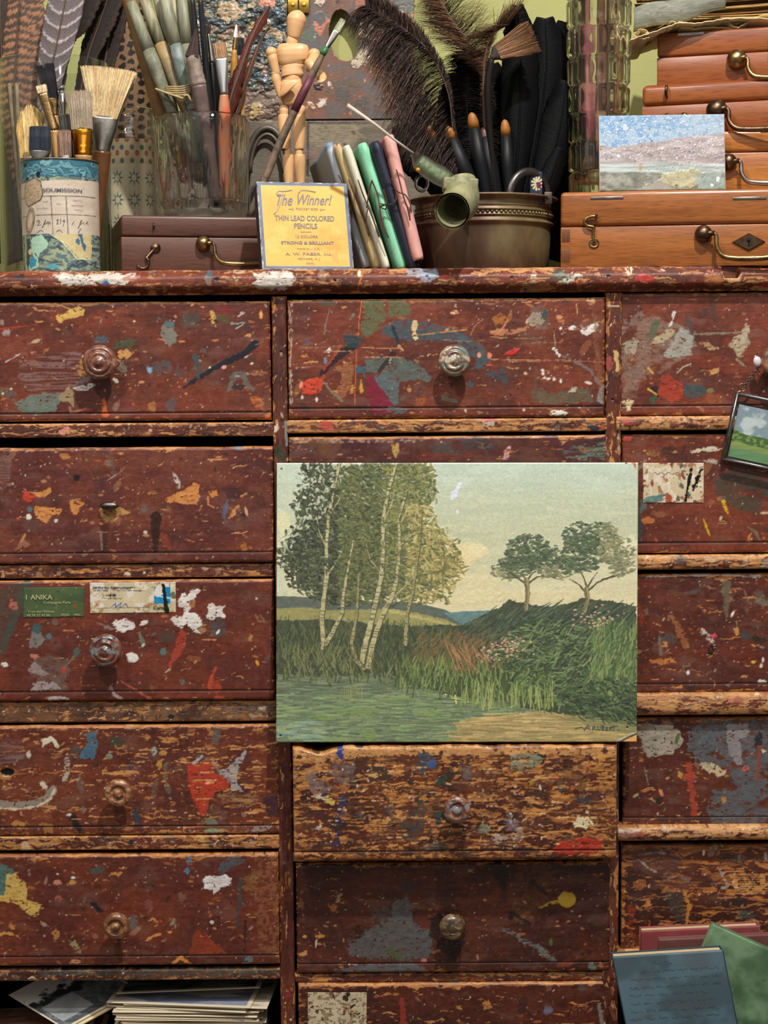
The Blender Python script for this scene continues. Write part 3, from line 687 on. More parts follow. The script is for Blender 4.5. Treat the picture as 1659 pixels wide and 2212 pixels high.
    c.ell(704,656,18,8,'485440',rag=.4,a=.8);c.stroke([(712,668),(706,690),(700,722)],.8,.8,'7e7276');c.stroke([(756,690),(764,680)],1.6,2.4,'6e7466',rag=1.5);c.ell(664,738,4,5,'48586c')
    c.stroke([(848,706),(856,730),(866,754)],4,3,'27303a',rag=2);c.stroke([(862,748),(870,757)],3,2,'c48a58');c.stroke([(850,764),(838,780),(820,800)],6,4,'2f1c1c',rag=2,a=.8);c.poly([(840,774),(846,770),(844,786),(838,784)],'a8a698',rag=2)
    for y,x0,x1 in ((748,650,740),(758,700,760),(751,780,870),(772,790,870),(776,1060,1230),(735,960,1060),(728,1060,1180),(741,1150,1210),(792,640,680),(780,1100,1300),(712,1240,1300)):
        c.stroke([(x0,y+c.rnd.uniform(-2,2)),((x0+x1)/2,y+c.rnd.uniform(-3,3)),(x1,y+c.rnd.uniform(-2,2))],1.1,.7,c.rnd.choice(['9a6c48','b08058','8a6a54']),rag=1,h=-.1)
    c.stroke([(1156,795),(1158,875)],2.6,2.2,'5f4a3c',rag=2,a=.7);c.stroke([(1196,716),(1200,748)],1,.8,'a88c70');c.stroke([(1284,680),(1290,760),(1300,860)],4,7,'8a5a38',rag=3,a=.6,dry=.4,ds=(3,14))
    c.stroke([(1015,725),(1030,700),(1044,690)],1.2,1.2,'8f6a3c');c.stroke([(628,660),(626,760),(628,870)],4,3,'b49a88',rag=2.5,dry=.42,ds=(3,10))
    groove(c,23)
    c.poly([(1186,892),(1196,886),(1214,886),(1228,892),(1220,898),(1190,898)],'e0ddd2',rag=2,h=.5);c.ell(1132,886,3,3,'dcc8a0');c.ell(1005,887,2.4,2.4,'dcc8a0');c.ell(853,886,22,8,'55686c',rag=.4,a=.8);c.ell(822,890,20,6,'7c1834',rag=.4,a=.8)
def p_C2(c):
    base_red(c,.35,n=200,tone=('5a2a20','472028','5d3a2c'),dark=.5)
    c.stroke([(640,950),(700,955),(900,952)],3,2,'a89484',rag=3,a=.8,dry=.4);c.poly([(845,958),(862,955),(862,975),(855,990),(848,976)],'b79350',rag=2,h=.3)
    c.poly([(1090,976),(1097,965),(1104,964),(1100,980),(1098,992),(1086,992)],'d394a0',rag=2,h=.4);c.poly([(990,950),(1040,945),(1080,960),(1060,975),(1000,970)],'3c3c40',rag=6,a=.7)
    c.poly([(1220,972),(1260,958),(1308,955),(1310,992),(1220,990)],'5c7c72',rag=6,a=.8,dry=.45,ds=(40,3));c.ell(700,962,26,16,'6c4424',rag=.6,a=.7);c.poly([(920,962),(970,955),(1000,985),(940,985)],'4c4a44',rag=6,a=.7)
    c.ell(950,985,60,8,'7c3020',rag=.4,a=.6)
def p_plain(c):base_red(c,.3,n=60)
def p_C4(c):
    base_red(c,.86,n=700,tone=('5c2b1a','3c1f18','6f3a20'),dark=.75,edge=1.2,woodc=('c88a48','93582a'))
    c.col[:]=c.col*(1-(sstep(.52,.7,fbm(c.X,c.Y,20,16,4,77))*.6)[...,None])+C('52301c')*(sstep(.52,.7,fbm(c.X,c.Y,20,16,4,77))*.6)[...,None]
    c.poly([(636,1620),(700,1614),(870,1616),(1330,1616),(1332,1632),(1100,1630),(900,1632),(860,1630),(760,1638),(700,1640),(690,1676),(680,1640),(636,1644)],'cf9a60',rag=4,h=-.1,a=.85,var=.08)
    c.stroke([(733,1614),(735,1636)],7,5,'31408a',rag=3.5,h=.3);c.poly([(704,1660),(726,1650),(764,1644),(768,1680),(766,1700),(744,1690),(728,1690)],'71605e',rag=6,a=.75)
    c.poly([(660,1672),(678,1668),(692,1684),(716,1700),(714,1712),(680,1718),(668,1704)],'7a6864',rag=5,a=.8);c.poly([(672,1720),(700,1716),(716,1724),(700,1730)],'c9bca4',rag=4,h=.3)
    c.poly([(700,1726),(712,1722),(724,1730),(722,1740),(706,1738)],'cdb45c',rag=3,h=.4);c.stroke([(742,1728),(734,1744),(735,1762),(730,1790),(726,1822)],8,4,'2d356e',rag=5,h=.3,dry=.4,ds=(8,12));c.poly([(740,1738),(748,1746),(750,1756),(742,1748)],'ddd2b4',rag=2,h=.4)
    c.ell(688,1786,7,6,'c9b8b0',-.6,rag=.4);c.poly([(904,1625),(925,1622),(932,1640),(944,1656),(936,1664),(920,1656),(912,1680),(900,1660)],'3c4a5c',rag=4,a=.85);c.ell(932,1650,8,10,'3a5c94',.6,rag=.4)
    c.poly([(976,1656),(986,1644),(976,1700),(956,1700),(940,1690)],'2e2620',rag=5,a=.8);c.stroke([(960,1680),(940,1696)],5,3,'2c4238',rag=3)
    c.poly([(1104,1634),(1130,1626),(1160,1630),(1178,1638),(1164,1650),(1150,1662),(1130,1664),(1106,1662)],'879074',rag=4,h=.3,a=.9,dry=.3);c.poly([(1136,1690),(1150,1680),(1162,1684),(1150,1694)],'b99c4c',rag=3)
    c.poly([(1206,1684),(1216,1692),(1222,1710),(1210,1716),(1204,1700)],'3c5048',rag=4,a=.9);c.ell(1202,1678,5,4,'d07a3c');c.ell(1264,1730,18,9,'303640',0,rag=.4,a=.9)
    c.poly([(1240,1780),(1248,1762),(1254,1762),(1262,1768),(1272,1762),(1276,1778),(1266,1792),(1252,1786),(1242,1788)],'ded0aa',rag=2.5,h=.5);c.ell(1278,1778,3,7,'ded0aa',-.5,h=.4);c.ell(1268,1754,5,3,'ded0aa',.5)
    c.poly([(1190,1830),(1212,1820),(1240,1816),(1260,1808),(1298,1812),(1302,1834),(1280,1846),(1230,1846),(1196,1842)],'ad3224',rag=5,h=.4,ro=.25)
    c.poly([(1060,1808),(1080,1796),(1100,1806),(1110,1790),(1124,1782),(1134,1806),(1122,1818),(1090,1814),(1070,1826)],'b5a8a2',rag=6,a=.8,dry=.45,ds=(8,5),h=.3);c.poly([(1084,1774),(1098,1760),(1120,1776),(1116,1796),(1096,1792)],'7c6c74',rag=6,a=.8)
    c.poly([(880,1755),(905,1740),(916,1730),(925,1750),(912,1800),(890,1822),(872,1812),(864,1790)],'4c4038',rag=6,a=.8);c.poly([(870,1780),(905,1778),(890,1810),(874,1815)],'3a3a3c',rag=5,a=.8);c.poly([(905,1715),(915,1712),(915,1732),(900,1740)],'34443e',rag=3)
    c.poly([(942,1754),(952,1752),(954,1775),(948,1788),(942,1780)],'2e4a44',rag=2.5,a=.95);c.ell(938,1826,22,10,'4c4c4c',0,rag=.6,a=.7);c.ell(1044,1790,12,10,'828876',rag=.6,a=.8)
    c.poly([(800,1655),(816,1650),(836,1664),(842,1684),(814,1690),(796,1680)],'40342a',rag=5,a=.8);c.poly([(796,1676),(812,1668),(822,1674),(812,1682)],'cda865',rag=3,h=.2);c.ell(776,1762,14,8,'4a4e54',rag=.6,a=.6);c.ell(843,1752,12,26,'473c38',rag=.6,a=.7)
    c.ell(1006,1664,14,20,'5c4238',rag=.5,a=.7);c.ell(1010,1672,8,14,'6b6062',rag=.5,a=.8);c.ell(700,1826,18,5,'3a2c24',rag=.5,a=.8)
    c.flecks(420,['3a2118','2c1914','4a2a1c','5c2b1a','7a4426','c08a50','4a3c34','6b4a38'],1.2,6.0,1.2,a=.9,h=-.05);c.flecks(60,['cfc6c0','b8aeb0','d8ccc4'],.8,3.0,1.5,box=(1040,1700,1180,1830));c.flecks(40,['d8ccc4'],.8,2.6,1.5,box=(640,1650,900,1740))  # the pale flecks are specular sparkles painted on
    for k in range(200):
        x,y=c.rnd.uniform(640,1330),c.rnd.uniform(1640,1830);L=c.rnd.uniform(5,34)
        c.stroke([(x,y),(x+L,y+c.rnd.uniform(-2,2))],1.8,.6,c.rnd.choice(['d29a5c','c08448','e0b27c','b06e34','3c2218','2c1c18']),rag=1.6,h=-.12,a=.9)
    c.stroke([(1296,1640),(1330,1638)],8,7,'c2863e',rag=5,dry=.45);c.stroke([(1290,1650),(1328,1740)],9,9,'b5793a',rag=6,dry=.5,ds=(26,3))
    groove(c,20)
def p_C5(c):
    base_red(c,.14,n=260,tone=('4f2519','3a1a16','5b2c1c'),dark=.5,edge=.9)
    c.poly([(760,2064),(752,2050),(790,2010),(840,1990),(850,1945),(878,1938),(892,1960),(894,1990),(930,2010),(936,2040),(930,2062),(915,2074),(860,2070),(800,2072)],'585e60',rag=7,a=.85)
    c.poly([(716,2098),(740,2090),(800,2084),(870,2080),(915,2088),(920,2100),(850,2104),(740,2104)],'5d676a',rag=4,a=.85);c.poly([(790,1990),(820,1960),(838,1950),(846,1990)],'4c5050',rag=6,a=.6)
    c.ell(1224,1943,18,17,'bc9a30',rag=.12,h=.35);c.poly([(1162,1962),(1180,1950),(1210,1942),(1212,1950),(1188,1956),(1170,1962)],'b09238',rag=2,h=.3)
    c.stroke([(1094,2008),(1130,2032),(1160,2046),(1196,2074)],5,6,'6b716c',rag=4,a=.9,dry=.35);c.poly([(1100,1890),(1140,1870),(1190,1862),(1200,1900),(1180,1930),(1150,2000),(1110,1990),(1096,1940)],'6d4426',rag=10,a=.55,dry=.42,ds=(9,9))
    c.poly([(1060,1866),(1080,1860),(1100,1886),(1090,1922),(1076,1920)],'1e1618',rag=4,a=.85);c.stroke([(1150,1905),(1180,1930)],5,3,'221a16',rag=2,a=.8);c.stroke([(1108,1972),(1144,1996)],4,3,'1e1814',rag=2,a=.8);c.ell(1103,1980,6,10,'1c181a',rag=.4)
    c.poly([(726,1936),(734,1928),(740,1930),(734,1944),(740,1950),(726,1950)],'9c7a5a',rag=2.5);c.ell(720,1960,12,9,'a26a34',.5,rag=.4,a=.8);c.ell(882,1914,24,14,'33303a',rag=.5,a=.6);c.ell(692,2023,10,4,'bb8034',0,rag=.3);c.ell(658,2023,5,3,'c09250')
    c.poly([(768,2002),(776,1995),(780,2026),(768,2028)],'2c1815',rag=3,a=.8);c.ell(850,2060,16,14,'4b5a34',rag=.5,a=.7);c.ell(916,2075,6,5,'ba6c54');c.ell(1190,2035,4,8,'4f6636');c.ell(1280,2088,10,8,'64786e',.8,rag=.3)
    c.stroke([(684,2030),(682,2046)],1.4,1,'c0bab0');c.poly([(940,1880),(960,1868),(985,1885),(990,1910),(975,1930),(982,1980),(950,1990),(940,1930)],'2a1714',rag=6,a=.45,h=0)  # dark shape over the knob: shadow cast by the knob above, painted on
    c.poly([(930,1985),(950,1975),(1000,1990),(1006,2030),(990,2060),(985,2085),(972,2082),(950,2050),(930,2020)],'1d1211',rag=6,a=.8,h=.02)  # painted shadow of this drawer's own knob
    groove(c,21)
def p_C6(c):
    base_red(c,.32,n=300,tone=('502418','3c1b16','5c2a1a'),dark=.4,edge=1.2)
    c.stroke([(868,2160),(872,2212)],5,8,'9c3a28',rag=4,a=.8);c.ell(1184,2182,9,9,'686a80',rag=.3);c.poly([(1040,2165),(1056,2158),(1064,2176),(1046,2184)],'c08244',rag=3);c.ell(1130,2170,9,18,'3c2424',rag=.4,a=.8);c.stroke([(1294,2170),(1300,2210)],4,5,'8c8c82',rag=2,a=.8)
def p_R1(c):
    base_red(c,.15,n=240)
    c.poly([(1342,700),(1380,676),(1420,684),(1455,694),(1480,704),(1500,722),(1503,740),(1492,768),(1460,782),(1440,800),(1405,806),(1385,826),(1370,862),(1350,880),(1342,850)],'8c867a',rag=7,a=.62,dry=.36,ds=(26,14))
    c.poly([(1345,742),(1372,728),(1384,748),(1372,762),(1352,766)],'a7a08a',rag=5,a=.8);c.poly([(1418,728),(1440,714),(1458,712),(1450,732),(1426,740),(1400,746)],'b9aa82',rag=3.5,a=.9);c.poly([(1470,706),(1500,728),(1494,764),(1462,772),(1430,770),(1450,740)],'a3a79c',rag=4,a=.85)
    c.poly([(1398,724),(1412,690),(1426,690),(1418,720),(1404,738)],'566046',rag=3,a=.9);c.poly([(1340,728),(1366,712),(1378,716),(1358,734),(1342,742)],'582a1e',rag=3);c.stroke([(1446,704),(1454,690),(1456,676)],2.5,4,'c8c0bc',rag=2.5,h=.4)
    c.poly([(1574,748),(1582,734),(1600,718),(1612,700),(1618,702),(1616,724),(1620,744),(1608,752),(1606,772),(1598,776),(1586,756)],'ab9c80',rag=3.5,h=.4,var=.12)
    c.poly([(1508,736),(1526,736),(1540,746),(1552,754),(1530,756),(1514,748)],'b09066',rag=4,dry=.4,ds=(6,4));c.stroke([(1500,722),(1560,720),(1610,717)],2,1.5,'7c7c64',rag=1.5,a=.9)
    c.poly([(1418,840),(1438,804),(1452,816),(1470,822),(1478,838),(1474,862),(1450,870),(1424,852)],'ad3a26',rag=4,a=.85,dry=.3);c.poly([(1476,832),(1500,830),(1514,834),(1530,842),(1516,858),(1488,860),(1476,852)],'3e5054',rag=3,a=.95)
    c.poly([(1520,860),(1556,850),(1558,872),(1490,874)],'8c4a2c',rag=5,a=.7);c.ell(1414,842,8,9,'1c1620',.6,rag=.3);c.stroke([(1400,840),(1418,852)],1.5,2,'d9a03c');c.stroke([(1400,796),(1410,806)],3.5,2,'cf9c48');c.ell(1410,865,7,10,'3e5a3c',.5,rag=.4)
    c.poly([(1536,664),(1548,662),(1546,700),(1536,688),(1512,680),(1516,666)],'4d3630',rag=4,a=.8);c.stroke([(1486,690),(1494,716)],5,4,'4c4244',rag=3,a=.8);c.stroke([(1462,806),(1476,792),(1492,786)],1.8,1,'a89c8c')
    c.poly([(1530,800),(1552,795),(1554,804),(1536,808)],'c09055',rag=2.5);c.stroke([(1592,776),(1606,788),(1612,793)],2.4,1.8,'8c7c60',rag=1.5);c.ell(1570,772,14,10,'5a2028',-.6,rag=.4,a=.6);c.ell(1533,844,7,5,'7c7c50',rag=.5)
    groove(c,21)
    c.poly([(1342,868),(1350,862),(1370,866),(1364,874),(1362,890),(1354,890),(1352,876)],'d0bf94',rag=1.5,h=.5)
def p_R2(c):
    base_red(c,.14,n=260)
    c.poly([(1346,944),(1356,940),(1366,942),(1362,952),(1348,953)],'b04436',rag=2,h=.2);c.poly([(1540,1040),(1570,1020),(1620,1010),(1660,1030),(1660,1100),(1620,1110),(1570,1090),(1545,1070)],'3d4238',rag=8,a=.75,dry=.33,ds=(30,14))
    c.poly([(1490,975),(1498,972),(1520,968),(1548,966),(1562,968),(1556,974),(1520,976),(1494,980)],'c9bda4',rag=3,h=.4);c.poly([(1518,998),(1530,992),(1550,994),(1556,1006),(1536,1002)],'b8aaa0',rag=3.5,h=.3)
    for P in ([(1558,1082),(1566,1080),(1570,1094),(1574,1106),(1577,1118),(1566,1104)],[(1518,1118),(1524,1128),(1532,1148),(1533,1158),(1524,1142)]):c.poly(P,'d8a818',rag=1.6,h=.5)
    c.poly([(1374,1080),(1378,1110),(1390,1130),(1386,1170),(1374,1176)],'3a4650',rag=5,a=.85);c.poly([(1384,1082),(1398,1084),(1396,1100),(1382,1112)],'55706c',rag=3,a=.9);c.poly([(1374,1010),(1386,1000),(1392,990),(1400,996),(1388,1010),(1378,1018)],'8d8068',rag=3,a=.8)
    c.poly([(1386,1122),(1400,1116),(1418,1122),(1410,1130),(1390,1132)],'ba6c34',rag=2.5);c.poly([(1470,980),(1480,958),(1482,966),(1472,988)],'2e2228',rag=2);c.ell(1445,974,16,8,'38221e',rag=.4,a=.8);c.ell(1412,980,12,6,'8a6838',.3,rag=.5,a=.8)
    c.ell(1424,1110,14,6,'9a6a40',rag=.5,a=.6);c.ell(1557,1120,3,6,'b3ae96',.4);c.stroke([(1618,1138),(1632,1150),(1640,1164)],2,3,'7c6c54',rag=2,a=.8);c.poly([(1614,1170),(1618,1156),(1624,1150),(1620,1174)],'c27a38',rag=3);c.ell(1652,1108,10,3,'c8ac8c')
    c.poly([(1520,1090),(1536,1078),(1548,1084),(1540,1092)],'9a5a34',rag=3,a=.8)
    groove(c,23)
def p_R3(c):
    base_red(c,.34,n=330,tone=('5c2a1c','4a211c','692d1c'))
    c.poly([(1556,1256),(1580,1252),(1576,1300),(1572,1330),(1568,1344),(1564,1310)],'69604a',rag=3,a=.9);c.stroke([(1450,1332),(1462,1355),(1482,1392)],5,7,'9a6238',rag=5,a=.8);c.ell(1440,1378,16,10,'4d4e50',rag=.5,a=.8)
    c.stroke([(1516,1362),(1530,1378),(1542,1392)],6,4,'c4b8a4',rag=5,dry=.42,ds=(5,5),h=.4);c.ell(1537,1404,8,11,'1c1012',.4,rag=.4);c.ell(1542,1375,6,5,'c8486a',rag=.4);c.stroke([(1424,1376),(1428,1414)],2,4,'7c7064',rag=2,a=.8)
    c.poly([(1480,1280),(1530,1262),(1500,1284)],'5a5450',rag=4,a=.7);c.ell(1582,1327,3,7,'e4e0d6',.5,h=.4);c.poly([(1582,1356),(1592,1354),(1598,1370),(1590,1374)],'c48a50',rag=2);c.ell(1638,1380,14,8,'24281e',.2,rag=.5,a=.9);c.ell(1610,1372,14,10,'3f4440',rag=.5,a=.8)
    c.ell(1648,1425,3,6,'d8cfbc');c.ell(1644,1438,3,5,'d8cfbc');c.ell(1627,1430,5,3,'d8a838');c.ell(1486,1453,3.5,5,'e0dcd6',h=.4);c.ell(1480,1442,12,6,'747464',-.6,rag=.5,a=.8);c.poly([(1400,1425),(1450,1420),(1458,1430),(1430,1436),(1404,1430)],'b9783e',rag=4,h=-.1)
    c.poly([(1378,1300),(1390,1320),(1390,1360),(1380,1350)],'8f3826',rag=3,a=.7);c.stroke([(1400,1246),(1560,1240),(1640,1244)],2.5,4,'b5aaa0',rag=3,dry=.45,ds=(14,3));c.ell(1648,1300,12,10,'6e7a66',rag=.5,a=.8);c.stroke([(1608,1275),(1616,1300),(1622,1304)],1.6,2,'7c5c4c')
    c.ell(1500,1300,70,18,'73402a',rag=.6,a=.5);c.ell(1646,1472,10,4,'d5d0c8',rag=.4);groove(c,19);c.poly([(1478,1482),(1502,1480),(1494,1496),(1484,1490)],'3a241e',rag=2)
def p_R4(c):
    base_red(c,.36,n=330,tone=('58281b','432019','64301f'))
    c.poly([(1490,1572),(1530,1556),(1590,1560),(1660,1558),(1660,1792),(1545,1790),(1525,1750),(1540,1710),(1590,1700),(1570,1660),(1520,1650),(1490,1620)],'59636a',rag=9,a=.88,dry=.30,ds=(34,22))
    c.poly([(1376,1566),(1400,1563),(1450,1566),(1468,1580),(1475,1600),(1470,1614),(1455,1620),(1453,1632),(1440,1630),(1420,1636),(1396,1634),(1386,1616),(1386,1600),(1374,1586)],'a39a88',rag=2.5,h=.4,var=.06)
    c.stroke([(1460,1604),(1466,1588)],3,3,'4f6438',rag=2);c.stroke([(1390,1604),(1420,1592),(1440,1590)],2.5,2,'7c8474',rag=2,a=.7)
    c.poly([(1570,1565),(1614,1562),(1622,1580),(1610,1594),(1598,1596),(1604,1640),(1606,1652),(1592,1654),(1576,1630),(1570,1606)],'8b8584',rag=2,h=.35,ro=.3);c.stroke([(1522,1654),(1540,1660),(1558,1668)],8,9,'c4b48c',rag=5,h=.3,dry=.3,ds=(5,5));c.poly([(1506,1650),(1540,1648),(1530,1662)],'a7a088',rag=4,dry=.4)
    c.stroke([(1488,1650),(1492,1700),(1502,1760)],6,7,'a8412a',rag=5,a=.85);c.ell(1610,1660,8,6,'c4584c',rag=.3);c.ell(1638,1600,8,22,'20242a',rag=.4,a=.9);c.stroke([(1640,1615),(1636,1680)],5,5,'8a4430',rag=3,dry=.3);c.poly([(1644,1618),(1656,1622),(1648,1626)],'d8c8a4',rag=1)
    c.ell(1424,1729,9,7,'2c2420',rag=.3);c.ell(1564,1727,6,7,'b97c3a',rag=.3);c.ell(1428,1712,4,9,'c9845a',-.4);c.ell(1374,1718,8,3,'b0a26c',-.6,rag=.3);c.poly([(1465,1666),(1474,1668),(1472,1684),(1464,1680)],'c08c4c',rag=2.5);c.stroke([(1392,1660),(1402,1700)],1.2,1.2,'8c7a6c',rag=1.5)
    groove(c,19)
def p_R5(c):
    base_red(c,.72,n=420,tone=('502518','38201c','5f3020'),dark=.7,edge=1.0,woodc=('b8743a','80491f'))
    c.poly([(1366,1846),(1400,1838),(1450,1842),(1474,1850),(1470,1880),(1440,1900),(1400,1890),(1370,1880)],'5a3a36',rag=6,a=.7);c.stroke([(1378,1856),(1400,1874),(1418,1884)],1.8,2.6,'9a8880',rag=2);c.stroke([(1380,1848),(1420,1840),(1440,1844)],1.5,2,'87756e',rag=2);c.stroke([(1420,1904),(1460,1896),(1486,1900)],3,4,'8a7878',rag=4,a=.6,dry=.4)
    c.poly([(1580,1905),(1590,1902),(1598,1918),(1588,1920)],'d8d0bc',rag=2,h=.4);c.stroke([(1556,1880),(1570,1910),(1552,1930)],3,4,'a09484',rag=4,dry=.45);c.ell(1520,1842,3,6,'c8c4ac');c.ell(1654,1850,4,8,'9a948c');c.ell(1598,1945,10,12,'281c1c',rag=.4,a=.8);c.ell(1612,1977,16,9,'3d4c44',rag=.4,a=.85)
    for k in range(9):c.stroke([(1575+c.rnd.uniform(0,20),1890+k*5),(1658,1889+k*5)],1.8,1.4,'c08a4e',rag=2,h=-.1)
    c.stroke([(1364,1960),(1366,2020)],8,6,'9a3c20',rag=6,a=.8,dry=.4);c.poly([(1440,1930),(1475,1925),(1480,1990),(1455,1985)],'3c3c34',rag=6,a=.7);c.stroke([(1478,1925),(1490,1960),(1482,2000)],3,3,'b87838',rag=3)
def railp(wear,n=120,marks=(),tone=('5f2d1d','48201a','6b3524'),vert=False,dark=.4,woodc=('c98f54','96602e')):
    def f(c):
        if vert:
            c.X,c.Y=c.Y,c.X;base_red(c,wear,tone,0,edge=.5,dark=dark,woodc=woodc);c.X,c.Y=c.Y,c.X
            c.flecks(n,['b5713c','c98d52','9a5a34']+WHITES+MIX,.6,3,2.2,ang=1.57);c.flecks(n//3,['2a1714','1e1a1e'],.8,4,1.8,a=.7)
        else:base_red(c,wear,tone,n,edge=.6,dark=dark,woodc=woodc)
        for m in marks:
            k,rest=m[0],m[1:]
            kw=rest[-1] if isinstance(rest[-1],dict) else {}
            rest=rest[:-1] if kw else rest
            getattr(c,k)(*rest,**kw)
    return f
# ------------------------------------------------------------------ chest of drawers
chest=thing('chest_of_drawers','dark red apothecary chest of drawers splashed with paint, under the art supplies','chest of drawers',(0,0,ZFLOOR))
XL,XR_=-0.44,0.533
def rect(x0,y0,x1,y1,d):
    xm,ym=(max(x0,0)+min(x1,1659))/2,(y0+y1)/2
    return W(x0,ym,d).x,W(x1,ym,d).x,W(xm,y1,d).z,W(xm,y0,d).z
def front(name,x0,y0,x1,y1,d,painter,parent=chest,px=2.0,rnd=0.003,thick=0.018,mat=PAINTED,seed=1,wob=0.0006,edge=None):
    a,b,c,e=rect(x0,y0,x1,y1,d)
    return slab(name,(a,d,c),(b-a,0,0),(0,0,e-c),painter,px,rnd,thick,parent,mat,seed,wob,edge,N=(0,-1,0))
# carcass: back, sides, top slab, shelf boards and partitions
mb=MB()
mb.box(((XL+XR_)/2,0.322,(ZTOP+ZFLOOR)/2),((XR_-XL)/2,0.006,(ZTOP-ZFLOOR)/2))
mb.box((XL-0.01,0.165,(ZTOP+ZFLOOR)/2-0.01),(0.01,0.16,(ZTOP-ZFLOOR)/2-0.01))
mb.box((XR_+0.01,0.165,(ZTOP+ZFLOOR)/2-0.01),(0.01,0.16,(ZTOP-ZFLOOR)/2-0.01))
XS1,XS2=W(603,1106).x,W(1322,1106).x
mb.box((XS1,0.17,(ZTOP+ZFLOOR)/2-0.01),(0.006,0.148,(ZTOP-ZFLOOR)/2-0.02))
mb.box((XS2,0.17,(ZTOP+ZFLOOR)/2-0.01),(0.006,0.148,(ZTOP-ZFLOOR)/2-0.02))
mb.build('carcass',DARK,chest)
RAILS={'L':(930,1234,1538,1822,2104,2330),'C':(918,1225,1540,1846,2111,2330),'R':(914,1214,1521,1800,2066,2330)}
mb=MB()
for k,(xa,xb) in {'L':(XL,XS1),'C':(XS1,XS2),'R':(XS2,XR_)}.items():
    for y in RAILS[k]:
        z=W((300,960,1500)['LCR'.index(k)],y).z
        mb.box(((xa+xb)/2,0.168,z),((xb-xa)/2-0.007,0.150,0.004))
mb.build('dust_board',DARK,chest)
mb=MB();mb.box(((XL+XR_)/2,0.165,ZTOP-0.0095),((XR_-XL)/2,0.163,0.009))
mb.build('top_board',woodmat('top_board_wood','6a3424','8a5a3c'),chest)
# rounded top moulding with chipped paint and the broken bite on the right
def p_mould(c):
    base_red(c,.62,n=420,edge=0.2,woodc=('c08a56','935c34'))
    c.col[:]*=(1-.25*sstep(.25,0,c.B))[...,None]*0+1
    c.poly([(118,592),(140,588),(170,592),(200,594),(230,586),(262,590),(292,590),(302,600),(290,612),(262,618),(235,612),(210,616),(170,618),(150,620),(135,618),(128,604),(112,602)],'cdc6ba',rag=5,h=.5,var=.1)
    c.poly([(548,592),(575,588),(620,586),(640,592),(638,612),(620,624),(590,628),(560,626),(545,616),(560,606)],'cbc4ba',rag=5,h=.5,var=.12)
    c.poly([(878,584),(900,580),(948,582),(947,602),(930,610),(914,612),(906,600),(882,598)],'8c98a8',rag=3,h=.3);c.ell(922,598,3,3,'15100e',h=-.6)
    c.poly([(1198,592),(1225,584),(1252,590),(1258,604),(1235,614),(1205,612)],'c2c0ae',rag=5,dry=.42,ds=(6,5),h=.4);c.poly([(1190,584),(1215,582),(1222,600),(1196,610),(1188,600)],'4c5848',rag=4,a=.8)
    c.poly([(1365,600),(1385,594),(1402,596),(1412,604),(1395,610),(1368,608)],'c03430',rag=3,h=.3);c.poly([(1638,614),(1660,608),(1660,622),(1640,620)],'b0382e',rag=3)
    c.ell(454,594,7,13,'4e6468',.1,rag=.3,a=.9);c.ell(776,592,4,8,'d8cbb0',h=.4);c.poly([(505,580),(530,584),(520,600),(512,616),(506,600)],'c0a67e',rag=4,dry=.4)
    c.ell(470,605,5,4,'1c100c',h=-.8);c.ell(725,608,3,3,'1c100c',h=-.8);c.ell(1311,598,3.5,3,'120c0a',h=-.8);c.ell(1630,588,2.5,3,'120c0a',h=-.8);c.ell(1104,601,3,3,'1c100c',h=-.8)
    c.ell(45,598,10,8,'2e2226',rag=.4,a=.8);c.ell(960,600,12,4,'b8302c',rag=.3);c.ell(1150,598,6,12,'cabfa6',rag=.4,dry=.4);c.stroke([(785,585),(772,630)],1.5,1.2,'c4743c');c.stroke([(1356,578),(1358,595)],7,6,'d0c49c',rag=4,dry=.45,ds=(3,8))
    c.poly([(1515,596),(1540,590),(1560,604),(1550,618),(1520,616)],'a86a3c',rag=5,a=.9);c.ell(880,598,22,8,'7c5a48',rag=.5,a=.5);c.poly([(1556,596),(1592,592),(1594,606),(1574,612),(1560,606)],'d2a067',rag=2.5,h=-.1)
    c.ell(232,612,8,5,'2d5a9c',rag=.4);c.ell(300,604,30,8,'9c4630',0,rag=.5,a=.6);c.ell(75,590,60,5,'a5583c',rag=.5,a=.5)
def e_mould(P,A,B,X,Y):
    # half-round section: lower edge to upper edge
    ang=(B-0.5)*math.pi
    d=0.011*(1-np.abs(np.sin(ang))**5)
    P[...,1]-=d
    bite=sstep(1558,1562,X)*sstep(1596,1586,X)*sstep(.45,.9,B)
    P[...,2]-=0.0125*bite;P[...,1]+=0.006*bite
    P[...,2]+=(fbm(X,Y*0,25,5,3,4)-.5)*0.0016*sstep(.8,1,B)
    return P
z0,z1=W(829,634,0).z,ZTOP
slab('top_moulding',(XL,0.0,z0),(XR_-XL,0,0),(0,0,z1-z0),p_mould,1.8,0,0.012,chest,RAIL,3,0,e_mould,N=(0,-1,0))
